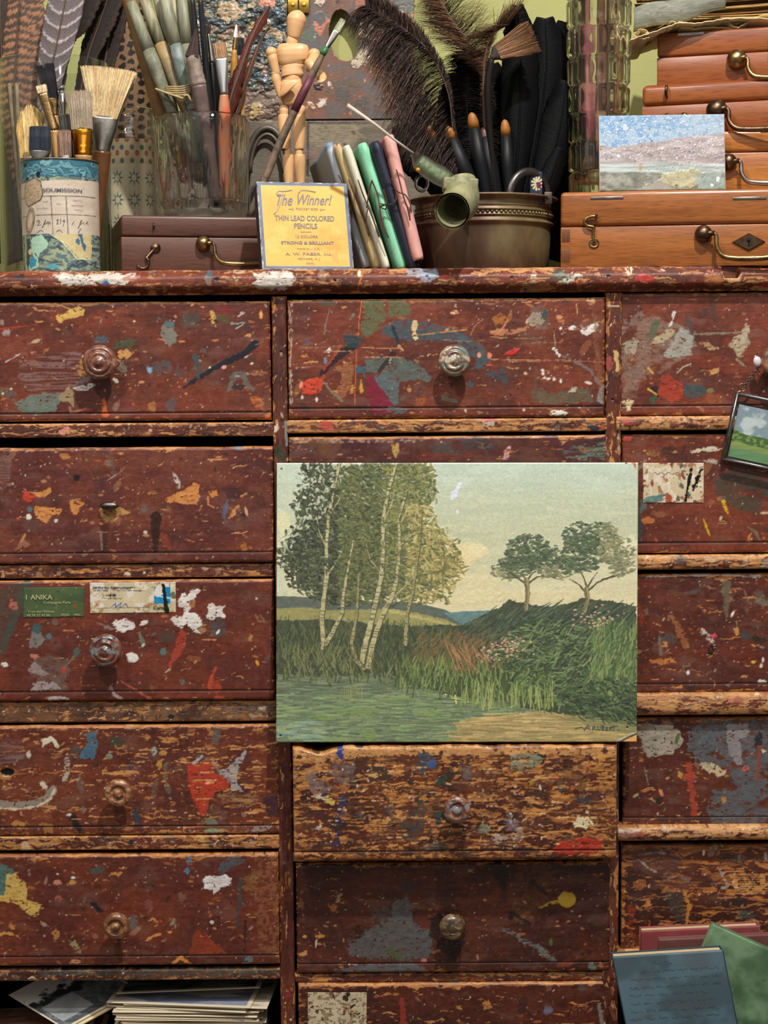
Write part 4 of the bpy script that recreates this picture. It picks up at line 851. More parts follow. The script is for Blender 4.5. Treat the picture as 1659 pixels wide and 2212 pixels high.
# stiles
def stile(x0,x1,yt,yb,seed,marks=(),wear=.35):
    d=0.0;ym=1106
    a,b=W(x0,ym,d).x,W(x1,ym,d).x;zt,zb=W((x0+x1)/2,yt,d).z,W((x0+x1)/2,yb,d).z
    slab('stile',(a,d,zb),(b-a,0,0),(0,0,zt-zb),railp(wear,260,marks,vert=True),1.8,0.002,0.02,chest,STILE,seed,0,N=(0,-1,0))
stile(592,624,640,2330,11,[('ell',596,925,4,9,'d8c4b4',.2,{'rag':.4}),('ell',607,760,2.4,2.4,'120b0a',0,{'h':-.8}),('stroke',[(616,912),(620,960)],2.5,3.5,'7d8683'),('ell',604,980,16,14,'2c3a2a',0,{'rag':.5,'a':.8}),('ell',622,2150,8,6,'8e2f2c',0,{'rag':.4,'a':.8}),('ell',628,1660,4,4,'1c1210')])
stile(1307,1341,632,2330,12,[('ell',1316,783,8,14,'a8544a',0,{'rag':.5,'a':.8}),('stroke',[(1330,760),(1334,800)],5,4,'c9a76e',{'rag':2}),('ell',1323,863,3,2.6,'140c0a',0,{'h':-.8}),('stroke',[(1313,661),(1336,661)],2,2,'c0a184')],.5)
# rails
def rail(x0,x1,yt,yb,d,seed,wear,marks=(),round_=0.0,n=200,tone=('5f2d1d','48201a','6b3524'),dark=.4,woodc=('c98f54','96602e')):
    a,b,c,e=rect(x0,yt,x1,yb,d)
    def ed(P,A,B,X,Y):
        P[...,1]-=round_*np.sqrt(np.clip(1-(2*B-1)**2,0,1));return P
    slab('rail',(a,d,c),(b-a,0,0),(0,0,e-c),railp(wear,n,marks,tone,dark=dark,woodc=woodc),1.8,0 if round_ else 0.002,0.02,chest,RAIL,seed,0,ed if round_ else None,N=(0,-1,0))
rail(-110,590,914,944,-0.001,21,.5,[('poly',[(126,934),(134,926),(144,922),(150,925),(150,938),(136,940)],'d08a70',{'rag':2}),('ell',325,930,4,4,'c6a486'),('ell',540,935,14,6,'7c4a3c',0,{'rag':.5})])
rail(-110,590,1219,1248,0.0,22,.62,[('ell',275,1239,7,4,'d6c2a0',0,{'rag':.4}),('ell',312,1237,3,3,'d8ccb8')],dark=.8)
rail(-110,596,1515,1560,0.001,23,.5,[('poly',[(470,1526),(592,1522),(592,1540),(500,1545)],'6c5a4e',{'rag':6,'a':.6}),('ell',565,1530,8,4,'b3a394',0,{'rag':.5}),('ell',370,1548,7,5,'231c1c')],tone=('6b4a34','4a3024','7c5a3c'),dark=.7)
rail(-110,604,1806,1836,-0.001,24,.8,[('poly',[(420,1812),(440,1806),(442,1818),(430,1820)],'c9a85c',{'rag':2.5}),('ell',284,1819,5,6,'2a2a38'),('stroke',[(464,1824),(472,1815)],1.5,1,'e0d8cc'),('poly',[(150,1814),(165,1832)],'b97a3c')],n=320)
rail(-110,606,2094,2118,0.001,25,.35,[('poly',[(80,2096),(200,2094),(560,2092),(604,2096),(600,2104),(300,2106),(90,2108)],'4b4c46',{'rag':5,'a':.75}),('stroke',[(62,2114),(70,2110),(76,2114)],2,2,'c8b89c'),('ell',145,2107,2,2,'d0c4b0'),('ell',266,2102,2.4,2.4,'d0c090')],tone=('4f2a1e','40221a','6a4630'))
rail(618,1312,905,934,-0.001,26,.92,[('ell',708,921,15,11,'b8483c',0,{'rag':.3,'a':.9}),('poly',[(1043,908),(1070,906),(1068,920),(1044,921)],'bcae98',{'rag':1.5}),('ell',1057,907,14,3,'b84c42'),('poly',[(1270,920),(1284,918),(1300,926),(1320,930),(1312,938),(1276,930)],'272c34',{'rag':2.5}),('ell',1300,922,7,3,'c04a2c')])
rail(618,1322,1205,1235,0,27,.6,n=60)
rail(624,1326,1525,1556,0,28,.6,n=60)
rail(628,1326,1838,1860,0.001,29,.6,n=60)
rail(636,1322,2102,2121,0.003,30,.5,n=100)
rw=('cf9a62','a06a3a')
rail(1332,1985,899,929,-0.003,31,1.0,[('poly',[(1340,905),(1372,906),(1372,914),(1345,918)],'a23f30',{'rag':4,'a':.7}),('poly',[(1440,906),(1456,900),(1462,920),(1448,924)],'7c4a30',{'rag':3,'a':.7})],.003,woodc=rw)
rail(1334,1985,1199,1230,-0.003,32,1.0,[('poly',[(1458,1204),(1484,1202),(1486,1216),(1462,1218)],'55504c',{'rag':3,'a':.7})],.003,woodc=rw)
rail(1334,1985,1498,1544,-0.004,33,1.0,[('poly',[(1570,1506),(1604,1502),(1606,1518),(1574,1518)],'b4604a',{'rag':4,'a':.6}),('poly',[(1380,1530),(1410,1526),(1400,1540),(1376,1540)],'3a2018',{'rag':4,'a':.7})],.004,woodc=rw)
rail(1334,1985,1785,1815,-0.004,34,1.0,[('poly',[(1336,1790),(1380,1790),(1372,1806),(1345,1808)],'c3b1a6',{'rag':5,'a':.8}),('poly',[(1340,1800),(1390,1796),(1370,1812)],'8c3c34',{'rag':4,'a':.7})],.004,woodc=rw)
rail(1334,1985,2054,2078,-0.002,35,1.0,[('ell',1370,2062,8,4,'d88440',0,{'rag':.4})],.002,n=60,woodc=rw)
# lower part of the chest below the openings
mb=MB();z=W(829,2330).z
mb.box(((XL+XR_)/2,0.01,(z+ZFLOOR)/2),((XR_-XL)/2,0.01,(z-ZFLOOR)/2))
mb.build('base_panel',flat('base_panel_paint','5a2a1e',0.5,var=.3,vscale=20),chest)

# ---- knobs: turned wood, painted over
def knob(px,py,d,r,depth,cols,parent,seed,style='ring',rough=.35):
    P0=W(px,py,d);R=rotm('X',math.radians(90))       # local Z -> -Y
    k=r*0.00045
    if style=='ring':
        prof=[(.52,0),(.50,.12),(.42,.22),(.45,.34),(.75,.46),(.95,.58),(1.0,.68),(.97,.78),(.88,.86),(.78,.89),(.72,.88),(.66,.90),(.62,.95),(.52,.985),(.44,.97),(.40,.955),(.33,.965),(.22,1.02),(.12,1.06),(0.0,1.07)]
    elif style=='flat':
        prof=[(.50,0),(.48,.15),(.42,.28),(.50,.42),(.85,.58),(1.0,.70),(1.0,.80),(.90,.90),(.74,.95),(.60,.95),(.56,.88),(.40,.86),(.34,.90),(.28,.98),(.16,1.02),(0,1.03)]
    else:
        prof=[(.45,0),(.40,.25),(.48,.36),(.82,.48),(.98,.62),(1.0,.74),(.92,.88),(.72,.98),(.42,1.03),(.36,1.01),(.30,1.03),(.14,1.06),(0,1.065)]
    # resample for paint detail
    pp=[Vector((a*k,b*depth,0)) for a,b in prof];pts=bez(pp,3)
    prof=[(max(p.x,0.0),p.y) for p in pts];prof[-1]=(0.00001,prof[-1][1])
    n=40;mb=MB();mb.lathe(prof,P0,R,n)
    rr=random.Random(seed);V=np.array([v for v in mb.v])
    th=np.arctan2(V[:,2]-P0.z,V[:,0]-P0.x);rad=np.hypot(V[:,2]-P0.z,V[:,0]-P0.x)*2200
    X,Y=V[:,0]*2200,V[:,2]*2200
    base=C(cols[0])*np.ones((len(V),3))
    for i,cc in enumerate(cols[1:]):
        f=fbm(X+V[:,1]*900,Y,9+3*i,7,3,seed+5*i)
        m=sstep(.52,.58,f)[:,None]*.9
        base=base*(1-m)+C(cc)*m
    col=np.concatenate([lin(base),np.full((len(V),1),rough)],1)
    return mb.build('knob',KNOBM,parent,colors=col)

# ---- drawers
D={}
def drawer(key,x0,y0,x1,y1,d,painter,seed,px=2.0,label=None,parts=()):
    a,b,c,e=rect(x0,y0,x1,y1,d)
    o=front('drawer',x0,y0,x1,y1,d,painter,chest,px,seed=seed)
    D[key]=o
    return o
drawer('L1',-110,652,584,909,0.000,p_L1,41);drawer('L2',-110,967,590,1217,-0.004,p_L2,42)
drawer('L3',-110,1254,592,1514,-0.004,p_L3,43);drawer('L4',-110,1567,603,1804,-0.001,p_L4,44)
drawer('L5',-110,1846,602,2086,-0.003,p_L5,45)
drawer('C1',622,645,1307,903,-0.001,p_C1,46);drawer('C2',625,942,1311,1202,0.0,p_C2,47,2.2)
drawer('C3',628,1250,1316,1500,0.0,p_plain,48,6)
def e_c4(P,A,B,X,Y):return P
a,b,c_,e_=rect(633,1612,1333,1858,-0.034)
def e_c4(P,A,B,X,Y):
    top=sstep(.9,1,B)
    dip=np.exp(-((X-693)/26)**2)*.0060+np.exp(-((X-655)/16)**2)*.001
    P[...,2]-=(dip+(fbm(X,Y*0,30,5,3,9)-.4)*.003)*top
    return P
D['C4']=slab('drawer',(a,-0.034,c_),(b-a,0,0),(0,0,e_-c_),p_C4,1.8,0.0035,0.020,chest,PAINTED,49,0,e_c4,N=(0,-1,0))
mb=MB();mb.box(((a+b)/2,0.11,c_+(e_-c_)*.47),((b-a)/2-0.012,0.125,(e_-c_)*.42));o=mb.build('drawer_box',DARK,chest);o.parent=D['C4']
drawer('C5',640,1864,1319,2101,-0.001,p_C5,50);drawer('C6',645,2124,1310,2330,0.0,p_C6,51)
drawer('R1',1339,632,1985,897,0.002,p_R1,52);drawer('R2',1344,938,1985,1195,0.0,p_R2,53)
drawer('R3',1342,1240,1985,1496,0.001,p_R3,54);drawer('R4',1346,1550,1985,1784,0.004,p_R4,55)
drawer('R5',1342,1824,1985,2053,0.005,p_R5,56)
KB=['8a5a42','5c3226','a87a5c','4a2a22']
knob(222,783,0,37,.024,['84543c','5e342a','9a7460','6f3e30'],D['L1'],1)
knob(235,1399,-0.004,36,.024,['66382c','4a2824','7d8a8c','7a4636'],D['L3'],2,rough=.22)
knob(262,1703,-0.001,30,.022,['a5754c','6a3a28','b48c5c','7c4a30'],D['L4'],3,'flat')
knob(258,1985,-0.003,29,.026,['8f6238','5e3a26','a5784a','6f4228'],D['L5'],4,'flat')
knob(980,779,-0.001,34,.024,['8a6a52','cdbfa4','5a3c34','6e7a70'],D['C1'],5)
knob(985,1740,-0.034,29,.020,['7c4e38','55302a','9a6a4e','8a8a92'],D['C4'],6,'flat')
knob(976,1991,-0.001,29,.022,['7d6848','54402e','9a8258','423024'],D['C5'],7,'ball')
knob(1672,779,0.002,36,.024,['94604a','7a7444','b07a5c','5a4030'],D['R1'],8)
# broken metal stub where a pull used to be
P0=W(238,1092,-0.004)
mb=MB();mb.lathe([(0.0,0),(0.004,0.001),(0.0085,0.0035),(0.009,0.006),(0.007,0.0075),(0,0.008)],P0,rotm('X',math.radians(90)),20,sx=1,sy=.42)
mb.build('broken_pull',flat('tarnished_iron','6f6660',.35,metal=1,var=.4,vscale=200),D['L2'])

# ---- paper labels stuck on the drawers
def sticker(name,P4,d,painter,parent,seed,px=1.1,lift=0.0006,thick=0.0004):
    "P4 = lower-left, lower-right, upper-left in pixels"
    a,b,c=(np.array(W(x,y,d-lift)) for x,y in P4)
    return slab(name,a,b-a,c-a,painter,px,0,thick,parent,PAPER,seed,0,N=(0,-1,0))
def p_green(c):
    c.chips=0
    c.fill('4c5f3c');c.ro[:]=.45;n=fbm(c.X,c.Y,30,20,3,3);c.col[:]+=((n-.5)*.10)[...,None]
    c.ell(162,1310,5,5,'8a4a34',rag=.4);c.ell(175,1290,20,8,'3d4f38',rag=.6,a=.6);c.flecks(60,['8a9070','2f3f2c','6f7c56'],.4,1.6,2)
def p_card(c):
    c.chips=0
    c.fill('c9bb98');c.ro[:]=.5;n=fbm(c.X,c.Y,40,30,3,3);c.col[:]+=((n-.5)*.16)[...,None]*C('fff0d0')
    m=sstep(.58,.66,fbm(c.X,c.Y,16,12,4,8))[...,None]*.8;c.col[:]=c.col*(1-m)+C('e2dace')*m
    m=sstep(.64,.7,fbm(c.X,c.Y,9,9,4,18))[...,None]*.7;c.col[:]=c.col*(1-m)+C('a5713c')*m
    c.poly([(333,1268),(368,1268),(368,1304),(333,1304)],'1f86ba',rag=.3,h=0);c.poly([(344,1262),(356,1266),(352,1284),(340,1290),(333,1284),(338,1270)],'dcd6cc',rag=3,h=.1)
    c.poly([(333,1284),(368,1291),(368,1294),(333,1287)],'cfe0e6',rag=.2,h=0);c.stroke([(352,1264),(356,1290),(360,1318)],3,5,'16201c',rag=1.5,h=.3);c.ell(376,1286,10,6,'4e5a44',rag=.5,a=.8)
    c.stroke([(196,1314),(322,1312)],.6,.6,'6c6456',rag=.3,h=0);c.stroke([(310,1310),(322,1310),(322,1319),(310,1319),(310,1310)],.6,.6,'6c6456',rag=.2,h=0)
    c.stroke([(240,1312),(250,1303),(250,1312),(262,1302),(258,1314),(272,1304),(276,1312)],1.0,.8,'56608c',rag=.4,h=0)
    for y,a,b in ((1269,204,282),(1276,204,300),(1286,222,250),(1276,302,312),(1293,225,260)):
        x=a
        while x<b:
            L=c.rnd.uniform(2,6);c.stroke([(x,y),(x+L,y)],.9,.9,'3a342e',rag=1.0,h=0,a=.75);x+=L+c.rnd.uniform(1.5,4)
sticker('green_card_label',[(50,1334),(181,1332),(51,1270)],-0.004,p_green,D['L3'],5)
sticker('customer_card_label',[(195,1325),(380,1323),(194,1259)],-0.004,p_card,D['L3'],6)
def p_note(c):
    c.fill('cdbd9a');c.ro[:]=.55;n=fbm(c.X,c.Y,30,25,3,3);c.col[:]+=((n-.5)*.15)[...,None]
    for k,(cc,th) in enumerate((('9a6a4a',.60),('7c3a28',.65),('4a5a58',.68),('e0d6c0',.6))):
        m=sstep(th,th+.04,fbm(c.X,c.Y,13,15,4,30+k*7))[...,None]*.85;c.col[:]=c.col*(1-m)+C(cc)*m
    c.stroke([(1493,1012),(1488,1040),(1484,1060),(1481,1082)],3,3,'15120f',rag=1.5,h=.2,dry=.25);c.stroke([(1514,1014),(1505,1036),(1497,1058)],3,3,'15120f',rag=2,h=.2,dry=.3)
    c.poly([(1386,1084),(1400,1072),(1424,1068),(1440,1070),(1436,1078),(1420,1086)],'5c7c78',rag=2.5,h=.2);c.poly([(1436,1086),(1438,1072),(1446,1068),(1450,1086)],'ac4a34',rag=2,h=.2)
    c.stroke([(1410,1024),(1416,1020),(1420,1026),(1428,1020),(1436,1026),(1444,1020),(1452,1025),(1462,1021),(1478,1024)],.7,.7,'7a6a54',rag=.4,h=0)
sticker('handwritten_note',[(1389,1086),(1520,1086),(1389,1000)],0.0,p_note,D['R2'],7)
def p_note2(c):
    c.fill('c6b594');c.ro[:]=.55;n=fbm(c.X,c.Y,30,25,3,3);c.col[:]+=((n-.5)*.12)[...,None]
    for k,(cc,th) in enumerate((('8a7458',.58),('6c4a30',.66),('3a3028',.70))):
        m=sstep(th,th+.04,fbm(c.X,c.Y,9,6,4,50+k*7))[...,None]*.85;c.col[:]=c.col*(1-m)+C(cc)*m
    c.ell(748,2152,6,10,'2c2018',.3,rag=.4);c.ell(746,2180,5,5,'b5754c',rag=.4);c.flecks(70,['2e2620','6c5a44'],.5,2.4,3)
sticker('stained_note',[(665,2215),(792,2215),(665,2144)],0.0,p_note2,D['C6'],8)
def text(parent,lines,d,mat,name='lettering',N=None,frame=None,lift=0.0009):
    "lines: (string, x0, x1, y_base, cap_height_px, shear, extra) ; frame(px, py) -> world point"
    ob=None;vs=[];fs=[]
    fr=frame or (lambda x,y:W(x,y,d-lift))
    for s,x0,x1,yb,hh,sh,off in lines:
        cu=bpy.data.curves.new('t','FONT');cu.body=s;cu.size=1;cu.shear=sh;cu.offset=off;cu.resolution_u=3
        to=bpy.data.objects.new('t',cu);COL.objects.link(to);bpy.context.view_layer.update()
        dg=bpy.context.evaluated_depsgraph_get();me=to.evaluated_get(dg).to_mesh()
        V=[(v.co.x,v.co.y) for v in me.vertices];F=[list(p.vertices) for p in me.polygons]
        to.to_mesh_clear() if False else None
        if V:
            xa,xb=min(v[0] for v in V),max(v[0] for v in V)
            n=len(vs)
            for x,y in V:vs.append(fr(x0+(x-xa)/(xb-xa)*(x1-x0),yb-y/0.73*hh))
            fs+=[[i+n for i in f] for f in F]
        bpy.data.objects.remove(to);bpy.data.curves.remove(cu)
    mb=MB();mb.add(vs,fs);return mb.build(name,mat,parent)
CREAMINK=flat('cream_ink','b9b183',.6)
text(D['L3'],[('I',56,58,1295,11,0,0),('ANIKA',66,113,1295,11,0,.01),('Compagnie Paris',94,152,1304,6,0,0),('2 rue des Minimes',60,117,1323,5,0,0),('04 78 27 43 80',58,108,1331,5,0,0),('ORGA     MAX',131,174,1330,5,0,0)],-0.004,CREAMINK,lift=.0014)
text(D['L3'],[('Service des Autorisations',200,282,1272,6,0,.01),('10',238,250,1288,6,0,.02),('Cartes',331,362,1316,7,0,.02)],-0.004,flat('black_ink','23201e',.6),lift=.0014)
# ------------------------------------------------------------------ the large landscape on the pulled-out drawer
def inpoly(x,y,P):
    r=False;n=len(P)
    for i in range(n):
        ax,ay=P[i];bx,by=P[(i+1)%n]
        if (ay>y) !=(by>y) and x<(bx-ax)*(y-ay)/(by-ay)+ax:r=not r
    return r
def dabs(c,n,P,cols,L=(6,14),w=(1.2,2.6),ang=(0,3.14),h=.3,a=.9,bend=.3,colf=None,jit=7):
    xs=[p[0] for p in P];ys=[p[1] for p in P];R=c.rnd
    for k in range(n):
        for _ in range(12):
            x,y=R.uniform(min(xs),max(xs)),R.uniform(min(ys),max(ys))
            if inpoly(x,y,P):break
        else:continue
        x+=R.gauss(0,jit);y+=R.gauss(0,jit*.7)
        l=R.uniform(*L)/2;t=R.uniform(*ang);b=R.uniform(-bend,bend)
        cc=colf(x,y,R) if colf else R.choice(cols)
        c.stroke([(x-l*math.cos(t),y-l*math.sin(t)),(x,y+b*l),(x+l*math.cos(t+b),y+l*math.sin(t+b))],
                 R.uniform(*w),R.uniform(*w)*.4,cc,a=a,rag=0,soft=.8,h=h*R.uniform(.4,1),ro=.35,var=0)
def p_land(c):
    X,Y=c.X,c.Y;R=c.rnd;c.chips=0
    t=np.clip((Y-993)/330,0,1)[...,None]
    c.col[:]=np.where(t<.45,C('b4c2b6')+(C('b4b89c')-C('b4c2b6'))*t/.45,C('b4b89c')+(C('cfc4a0')-C('b4b89c'))*(t-.45)/.55)
    c.col+=((fbm(X,Y,60,12,3,5)-.5)*.07)[...,None];c.ro[:]=.38
    m=(sstep(670,600,X)*.5)[...,None];c.col[:]=c.col*(1-m)+C('b8c2b0')*m
    dabs(c,500,[(600,996),(1368,996),(1368,1300),(600,1290)],None,(18,50),(2,5),(-.2,.2),.08,.25,colf=lambda x,y,R:R.choice(['c2c4a4','b4b896','a9ae90','c8c8a8']) if y>1060 else R.choice(['b8c6b8','aebcae','a8b6a0']))
    for x,y,a,b,cc in ((1000,1195,42,24,'d8c598'),(1030,1190,18,14,'ddcfa6'),(970,1215,40,20,'cdbf94'),(960,1250,60,26,'ccc096'),(1040,1262,50,26,'cfc49c'),(1010,1290,80,14,'d2c79e'),(612,1130,16,26,'d6d0a8'),(606,1190,14,34,'c8c6a4'),(1362,1180,14,22,'d8d2b0'),(1180,1290,120,14,'cdc29a'),(640,1270,40,16,'c6c4a6')):
        c.ell(x,y,a,b,cc,0,.75,rag=.3,soft=4,h=.15)
    c.poly([(596,1288),(640,1288),(720,1296),(800,1298),(890,1300),(960,1316),(1000,1336),(1010,1352),(596,1350)],'545c54',rag=1,h=.1)
    c.poly([(958,1324),(1000,1320),(1080,1318),(1078,1334),(1050,1350),(1000,1352)],'5b7a7c',rag=1,h=.1)
    c.poly([(596,1314),(660,1312),(720,1318),(840,1316),(900,1324),(960,1338),(1000,1352),(980,1372),(596,1376)],'8a8654',rag=2,h=.15);c.stroke([(830,1316),(900,1332),(985,1352)],4,3,'a79c60',rag=2)
    c.poly([(596,1340),(700,1338),(860,1352),(1000,1350),(1040,1330),(1080,1312),(1100,1296),(1170,1310),(1220,1306),(1262,1292),(1330,1300),(1374,1310),(1378,1560),(1200,1548),(1000,1510),(850,1470),(596,1470)],'3d4434',rag=3,h=.15)
    # water and the sandy shallows
    c.poly([(590,1455),(700,1462),(840,1452),(880,1480),(960,1500),(1080,1520),(1220,1545),(1382,1560),(1382,1612),(590,1612)],'66745a',rag=2,h=0)
    WP=[(596,1460),(850,1465),(960,1505),(1100,1520),(1100,1604),(596,1604)]
    def wc(x,y,R):
        if x<720 and y>1560:return R.choice(['7d9488','86a090','6c8478','8c9a6a'])
        if y<1500:return R.choice(['56614e','485340','6b745a','77805e','5c6a52'])
        return R.choice(['6f8460','5f7054','7c8f62','546450','849a66','66785a','7a8462'])
    dabs(c,700,WP,None,(16,46),(1.6,3.6),(-.08,.08),.25,.8,.06,colf=wc)
    for x,y,a,b in ((778,1536,46,10),(700,1550,24,6),(800,1590,18,12),(930,1540,22,7),(720,1600,30,8),(856,1510,30,4)):c.ell(x,y,a,b,R.choice(['758a54','7e905c','6f8450']),0,.85,rag=.4,soft=2,h=.35)
    c.poly([(984,1612),(990,1585),(984,1562),(1030,1552),(1090,1540),(1170,1536),(1240,1546),(1320,1562),(1380,1572),(1380,1612)],'a08c5e',rag=3,h=.2)
    dabs(c,260,[(990,1560),(1090,1542),(1200,1545),(1375,1575),(1375,1604),(990,1604)],['b59c66','9a865a','c0a672','86784e','ab925c','8d7f52'],(20,60),(1.4,3),(-.06,.05),.35,.85,.05)
    c.poly([(1200,1548),(1376,1560),(1376,1585),(1290,1572)],'6f6e48',rag=4,a=.7)
    # undergrowth left, reeds, brown bank, green right
    up=(-2.2,-1.0)
    dabs(c,900,[(598,1345),(860,1350),(1000,1360),(1000,1440),(850,1462),(598,1462)],['3a4232','4a5238','2e3428','56603c','343c2c','5f6640','444a34'],(14,34),(1,2.2),up,.25,.85)
    dabs(c,120,[(620,1400),(740,1390),(760,1455),(620,1450)],['69704a','77794c'],(12,26),(1,2),up,.3,.8)
    dabs(c,420,[(905,1372),(1000,1362),(1110,1372),(1120,1420),(1000,1450),(890,1440)],['6a5538','746044','5a4e34','7c5e40','66603c','4c4a34'],(16,36),(1,2),(-1.4,-.6),.3,.85)
    dabs(c,520,[(850,1425),(1000,1420),(1200,1450),(1210,1530),(1000,1500),(860,1480)],['5c6e3a','6d8044','49582e','3a4a2c','7f8f50','58693c','86965c'],(14,36),(.9,2),(-2.0,-1.1),.35,.88)
    dabs(c,700,[(1000,1350),(1090,1310),(1180,1312),(1290,1300),(1372,1312),(1372,1400),(1200,1420),(1050,1380)],['343e38','45503e','2c3630','505c44','3c4a40','5a6448'],(14,30),(1.1,2.4),(-.9,-.4),.3,.88)
    dabs(c,650,[(1120,1340),(1240,1350),(1280,1460),(1230,1530),(1120,1480),(1060,1420)],['43553c','566a44','34422e','647a4e','2c3828','738558'],(10,24),(1.2,2.8),(-1.2,.6),.4,.9)
    dabs(c,650,[(1285,1345),(1374,1355),(1376,1480),(1330,1510),(1270,1470)],['566f42','667a48','465c38','78864e','4c6040','828c58','3c4e36'],(16,38),(1.2,2.6),(-1.7,-.9),.45,.9)
    dabs(c,500,[(1225,1470),(1376,1470),(1378,1560),(1240,1545)],['2e3e2e','3a4c34','24322a','4c5e3c','5c6c44'],(8,20),(1.2,2.8),(-.5,1.2),.5,.9)
    for x0 in (1010,1045,1075,1120,1150,1180):
        for k in range(9):
            x=x0+R.uniform(-16,16);c.stroke([(x,1535+R.uniform(-18,0)),(x+R.uniform(-7,7),1480+R.uniform(-14,14))],1.1,.6,R.choice(['8d985a','a0a468','7c8a4c']),rag=0,h=.4)
    for k in range(12):x=735+k*4.2;c.stroke([(x,1512),(x+R.uniform(-3,3),1490+R.uniform(-10,6))],.9,.6,R.choice(['7c8450','8f9458']),rag=0,h=.35)
    c.stroke([(985,1520),(984,1502)],1.8,1,'b6b860',rag=1,h=.5);c.stroke([(975,1508),(1000,1512)],1,1,'b6b860',rag=1,h=.5)
    for k in range(70):c.ell(R.gauss(1098,22),R.gauss(1398,14),R.uniform(1.6,3.4),R.uniform(1.4,2.6),R.choice(['b8897c','c79a8a','a8786c','d2b09a','b99664']),0,.9,h=.6,rag=.3)
    for k in range(55):c.ell(R.gauss(1290,26),R.gauss(1336,12),R.uniform(1.6,3.4),R.uniform(1.4,2.6),R.choice(['b89080','a88a78','c4a08c','a59a70']),0,.85,h=.6,rag=.3)
    for k in range(30):c.ell(R.gauss(1060,14),R.gauss(1412,12),R.uniform(1.6,3),2,R.choice(['b8b0a0','b98a80']),0,.8,h=.5)
    for k in range(24):x=R.uniform(985,1060);c.stroke([(x,1440+R.uniform(-20,20)),(x-R.uniform(10,26),1400+R.uniform(-20,10))],1,.6,R.choice(['a0704c','b07c58','946848']),rag=0,h=.4)
    # pines on the right
    def tree(cx,cy,lobes,trunk,br,cols,cols2):
        for P in br:c.stroke(P,2.2,.8,'4f4c3c',rag=.6,h=.3)
        for (x,y,a,b,k) in lobes:
            for j in range(int(a*b/7)):
                an=R.uniform(0,6.28);rr=R.random()**.6
                xx,yy=x+a*rr*math.cos(an),y+b*rr*math.sin(an)
                c.stroke([(xx-3,yy+R.uniform(-3,3)),(xx+3,yy+R.uniform(-3,3))],R.uniform(1.5,3.2),1.2,R.choice(cols if k==0 else cols2),a=.85,rag=0,h=.3,var=0)
        for P in trunk:c.stroke(P,5.5,4,'6c6448',rag=1,h=.4);c.stroke([(p[0]+2,p[1]) for p in P],1.6,1.4,'97885e',rag=1,h=.5)
    G=['4c5842','56634a','424e3c','5f6b50','3a4636'];G2=['79795a','868464','6a6e52','94906e','5e644c']
    tree(1140,1200,[(1143,1192,50,40,0),(1180,1205,34,32,0),(1092,1232,30,22,1),(1120,1215,40,30,0),(1200,1236,36,16,1)],[[(1137,1252),(1140,1280),(1136,1318)]],[[(1138,1262),(1118,1248),(1088,1246)],[(1138,1262),(1160,1246),(1200,1240)],[(1138,1255),(1128,1240),(1110,1236)],[(1138,1255),(1150,1238),(1165,1230)],[(1190,1242),(1215,1245)]],G,G2)
    tree(1270,1180,[(1272,1160,56,36,0),(1262,1195,50,40,0),(1332,1190,40,36,1),(1240,1220,34,20,0),(1345,1225,28,20,1),(1310,1145,22,16,1)],[[(1266,1272),(1270,1295),(1262,1322)]],[[(1266,1280),(1250,1262),(1230,1250)],[(1266,1280),(1290,1258),(1330,1240)],[(1268,1270),(1262,1250),(1256,1238)],[(1268,1270),(1280,1250),(1290,1236)],[(1300,1252),(1350,1238)]],G,G2)
    # birches
    FP=[(650,998),(932,998),(940,1050),(928,1100),(950,1140),(985,1170),(1000,1215),(985,1262),(960,1298),(905,1302),(860,1296),(720,1304),(660,1286),(628,1262),(600,1200),(618,1170),(646,1130),(640,1080),(666,1050)]
    def fc(x,y,R):
        if x>880 and y>1090:return R.choice(['847e4c','9a9058','6e6c42','aa9f68','5f6240','b5a870','8a7a48'])
        if x>830:return R.choice(['5f6640','6c6e44','4c5436','7a7a4a','545a3a','84824e'])
        if x>730:return R.choice(['474e32','565c3c','3c4230','62663e','4e5638','6a6a42'])
        return R.choice(['34392f','3d4234','484e38','2b2f28','4f5438','3e4432'])
    for q in ([(700,1010),(910,1000),(925,1060),(910,1120),(700,1120),(680,1060)],[(640,1120),(900,1110),(960,1190),(975,1240),(900,1292),(720,1296),(650,1270),(626,1190)]):
        c.poly(q,'49543f',rag=12,rs=14,h=.1,a=.85)
    dabs(c,3600,FP,None,(6,15),(1.8,3.8),(-.6,2.0),.55,.92,.5,colf=fc)
    dabs(c,150,[(650,998),(760,998),(700,1110),(650,1150),(608,1240),(600,1180),(640,1110)],['b6beaa','b9bda0','aab49c'],(5,12),(1.5,3),(0,3),.4,.8)
    dabs(c,50,[(760,998),(900,998),(900,1090),(780,1100)],['a9b096','b0b492','98a286'],(5,10),(1.2,2.4),(0,3),.4,.7)
    def trunk(P,w0,w1,dk=0):
        c.stroke(P,w0+1,w1+1,'4c4a36',rag=.8,h=.3);c.stroke([(x-.8,y) for x,y in P],w0,w1,'8f875e' if dk else 'aca47a',rag=1,h=.55,var=.06)
        for k in range(int(len(P)*5)):
            i=R.randrange(len(P)-1);t=R.random();x=P[i][0]+(P[i+1][0]-P[i][0])*t;y=P[i][1]+(P[i+1][1]-P[i][1])*t
            c.stroke([(x-w1*.7,y),(x+w1*.6,y+1)],.9,.7,'5c5844',rag=0,h=.4)
    trunk([(735,1000),(722,1060),(711,1110),(706,1180),(706,1250),(696,1330),(699,1396)],2,5)
    trunk([(858,998),(840,1060),(828,1120),(828,1200),(824,1250),(806,1330),(790,1390),(782,1432)],2.4,6)
    trunk([(880,1060),(862,1120),(864,1190),(858,1250),(848,1290),(822,1340),(806,1390),(796,1440)],1.8,6)
    trunk([(764,1170),(752,1230),(742,1290),(740,1326),(716,1372),(698,1400)],1.6,4.6)
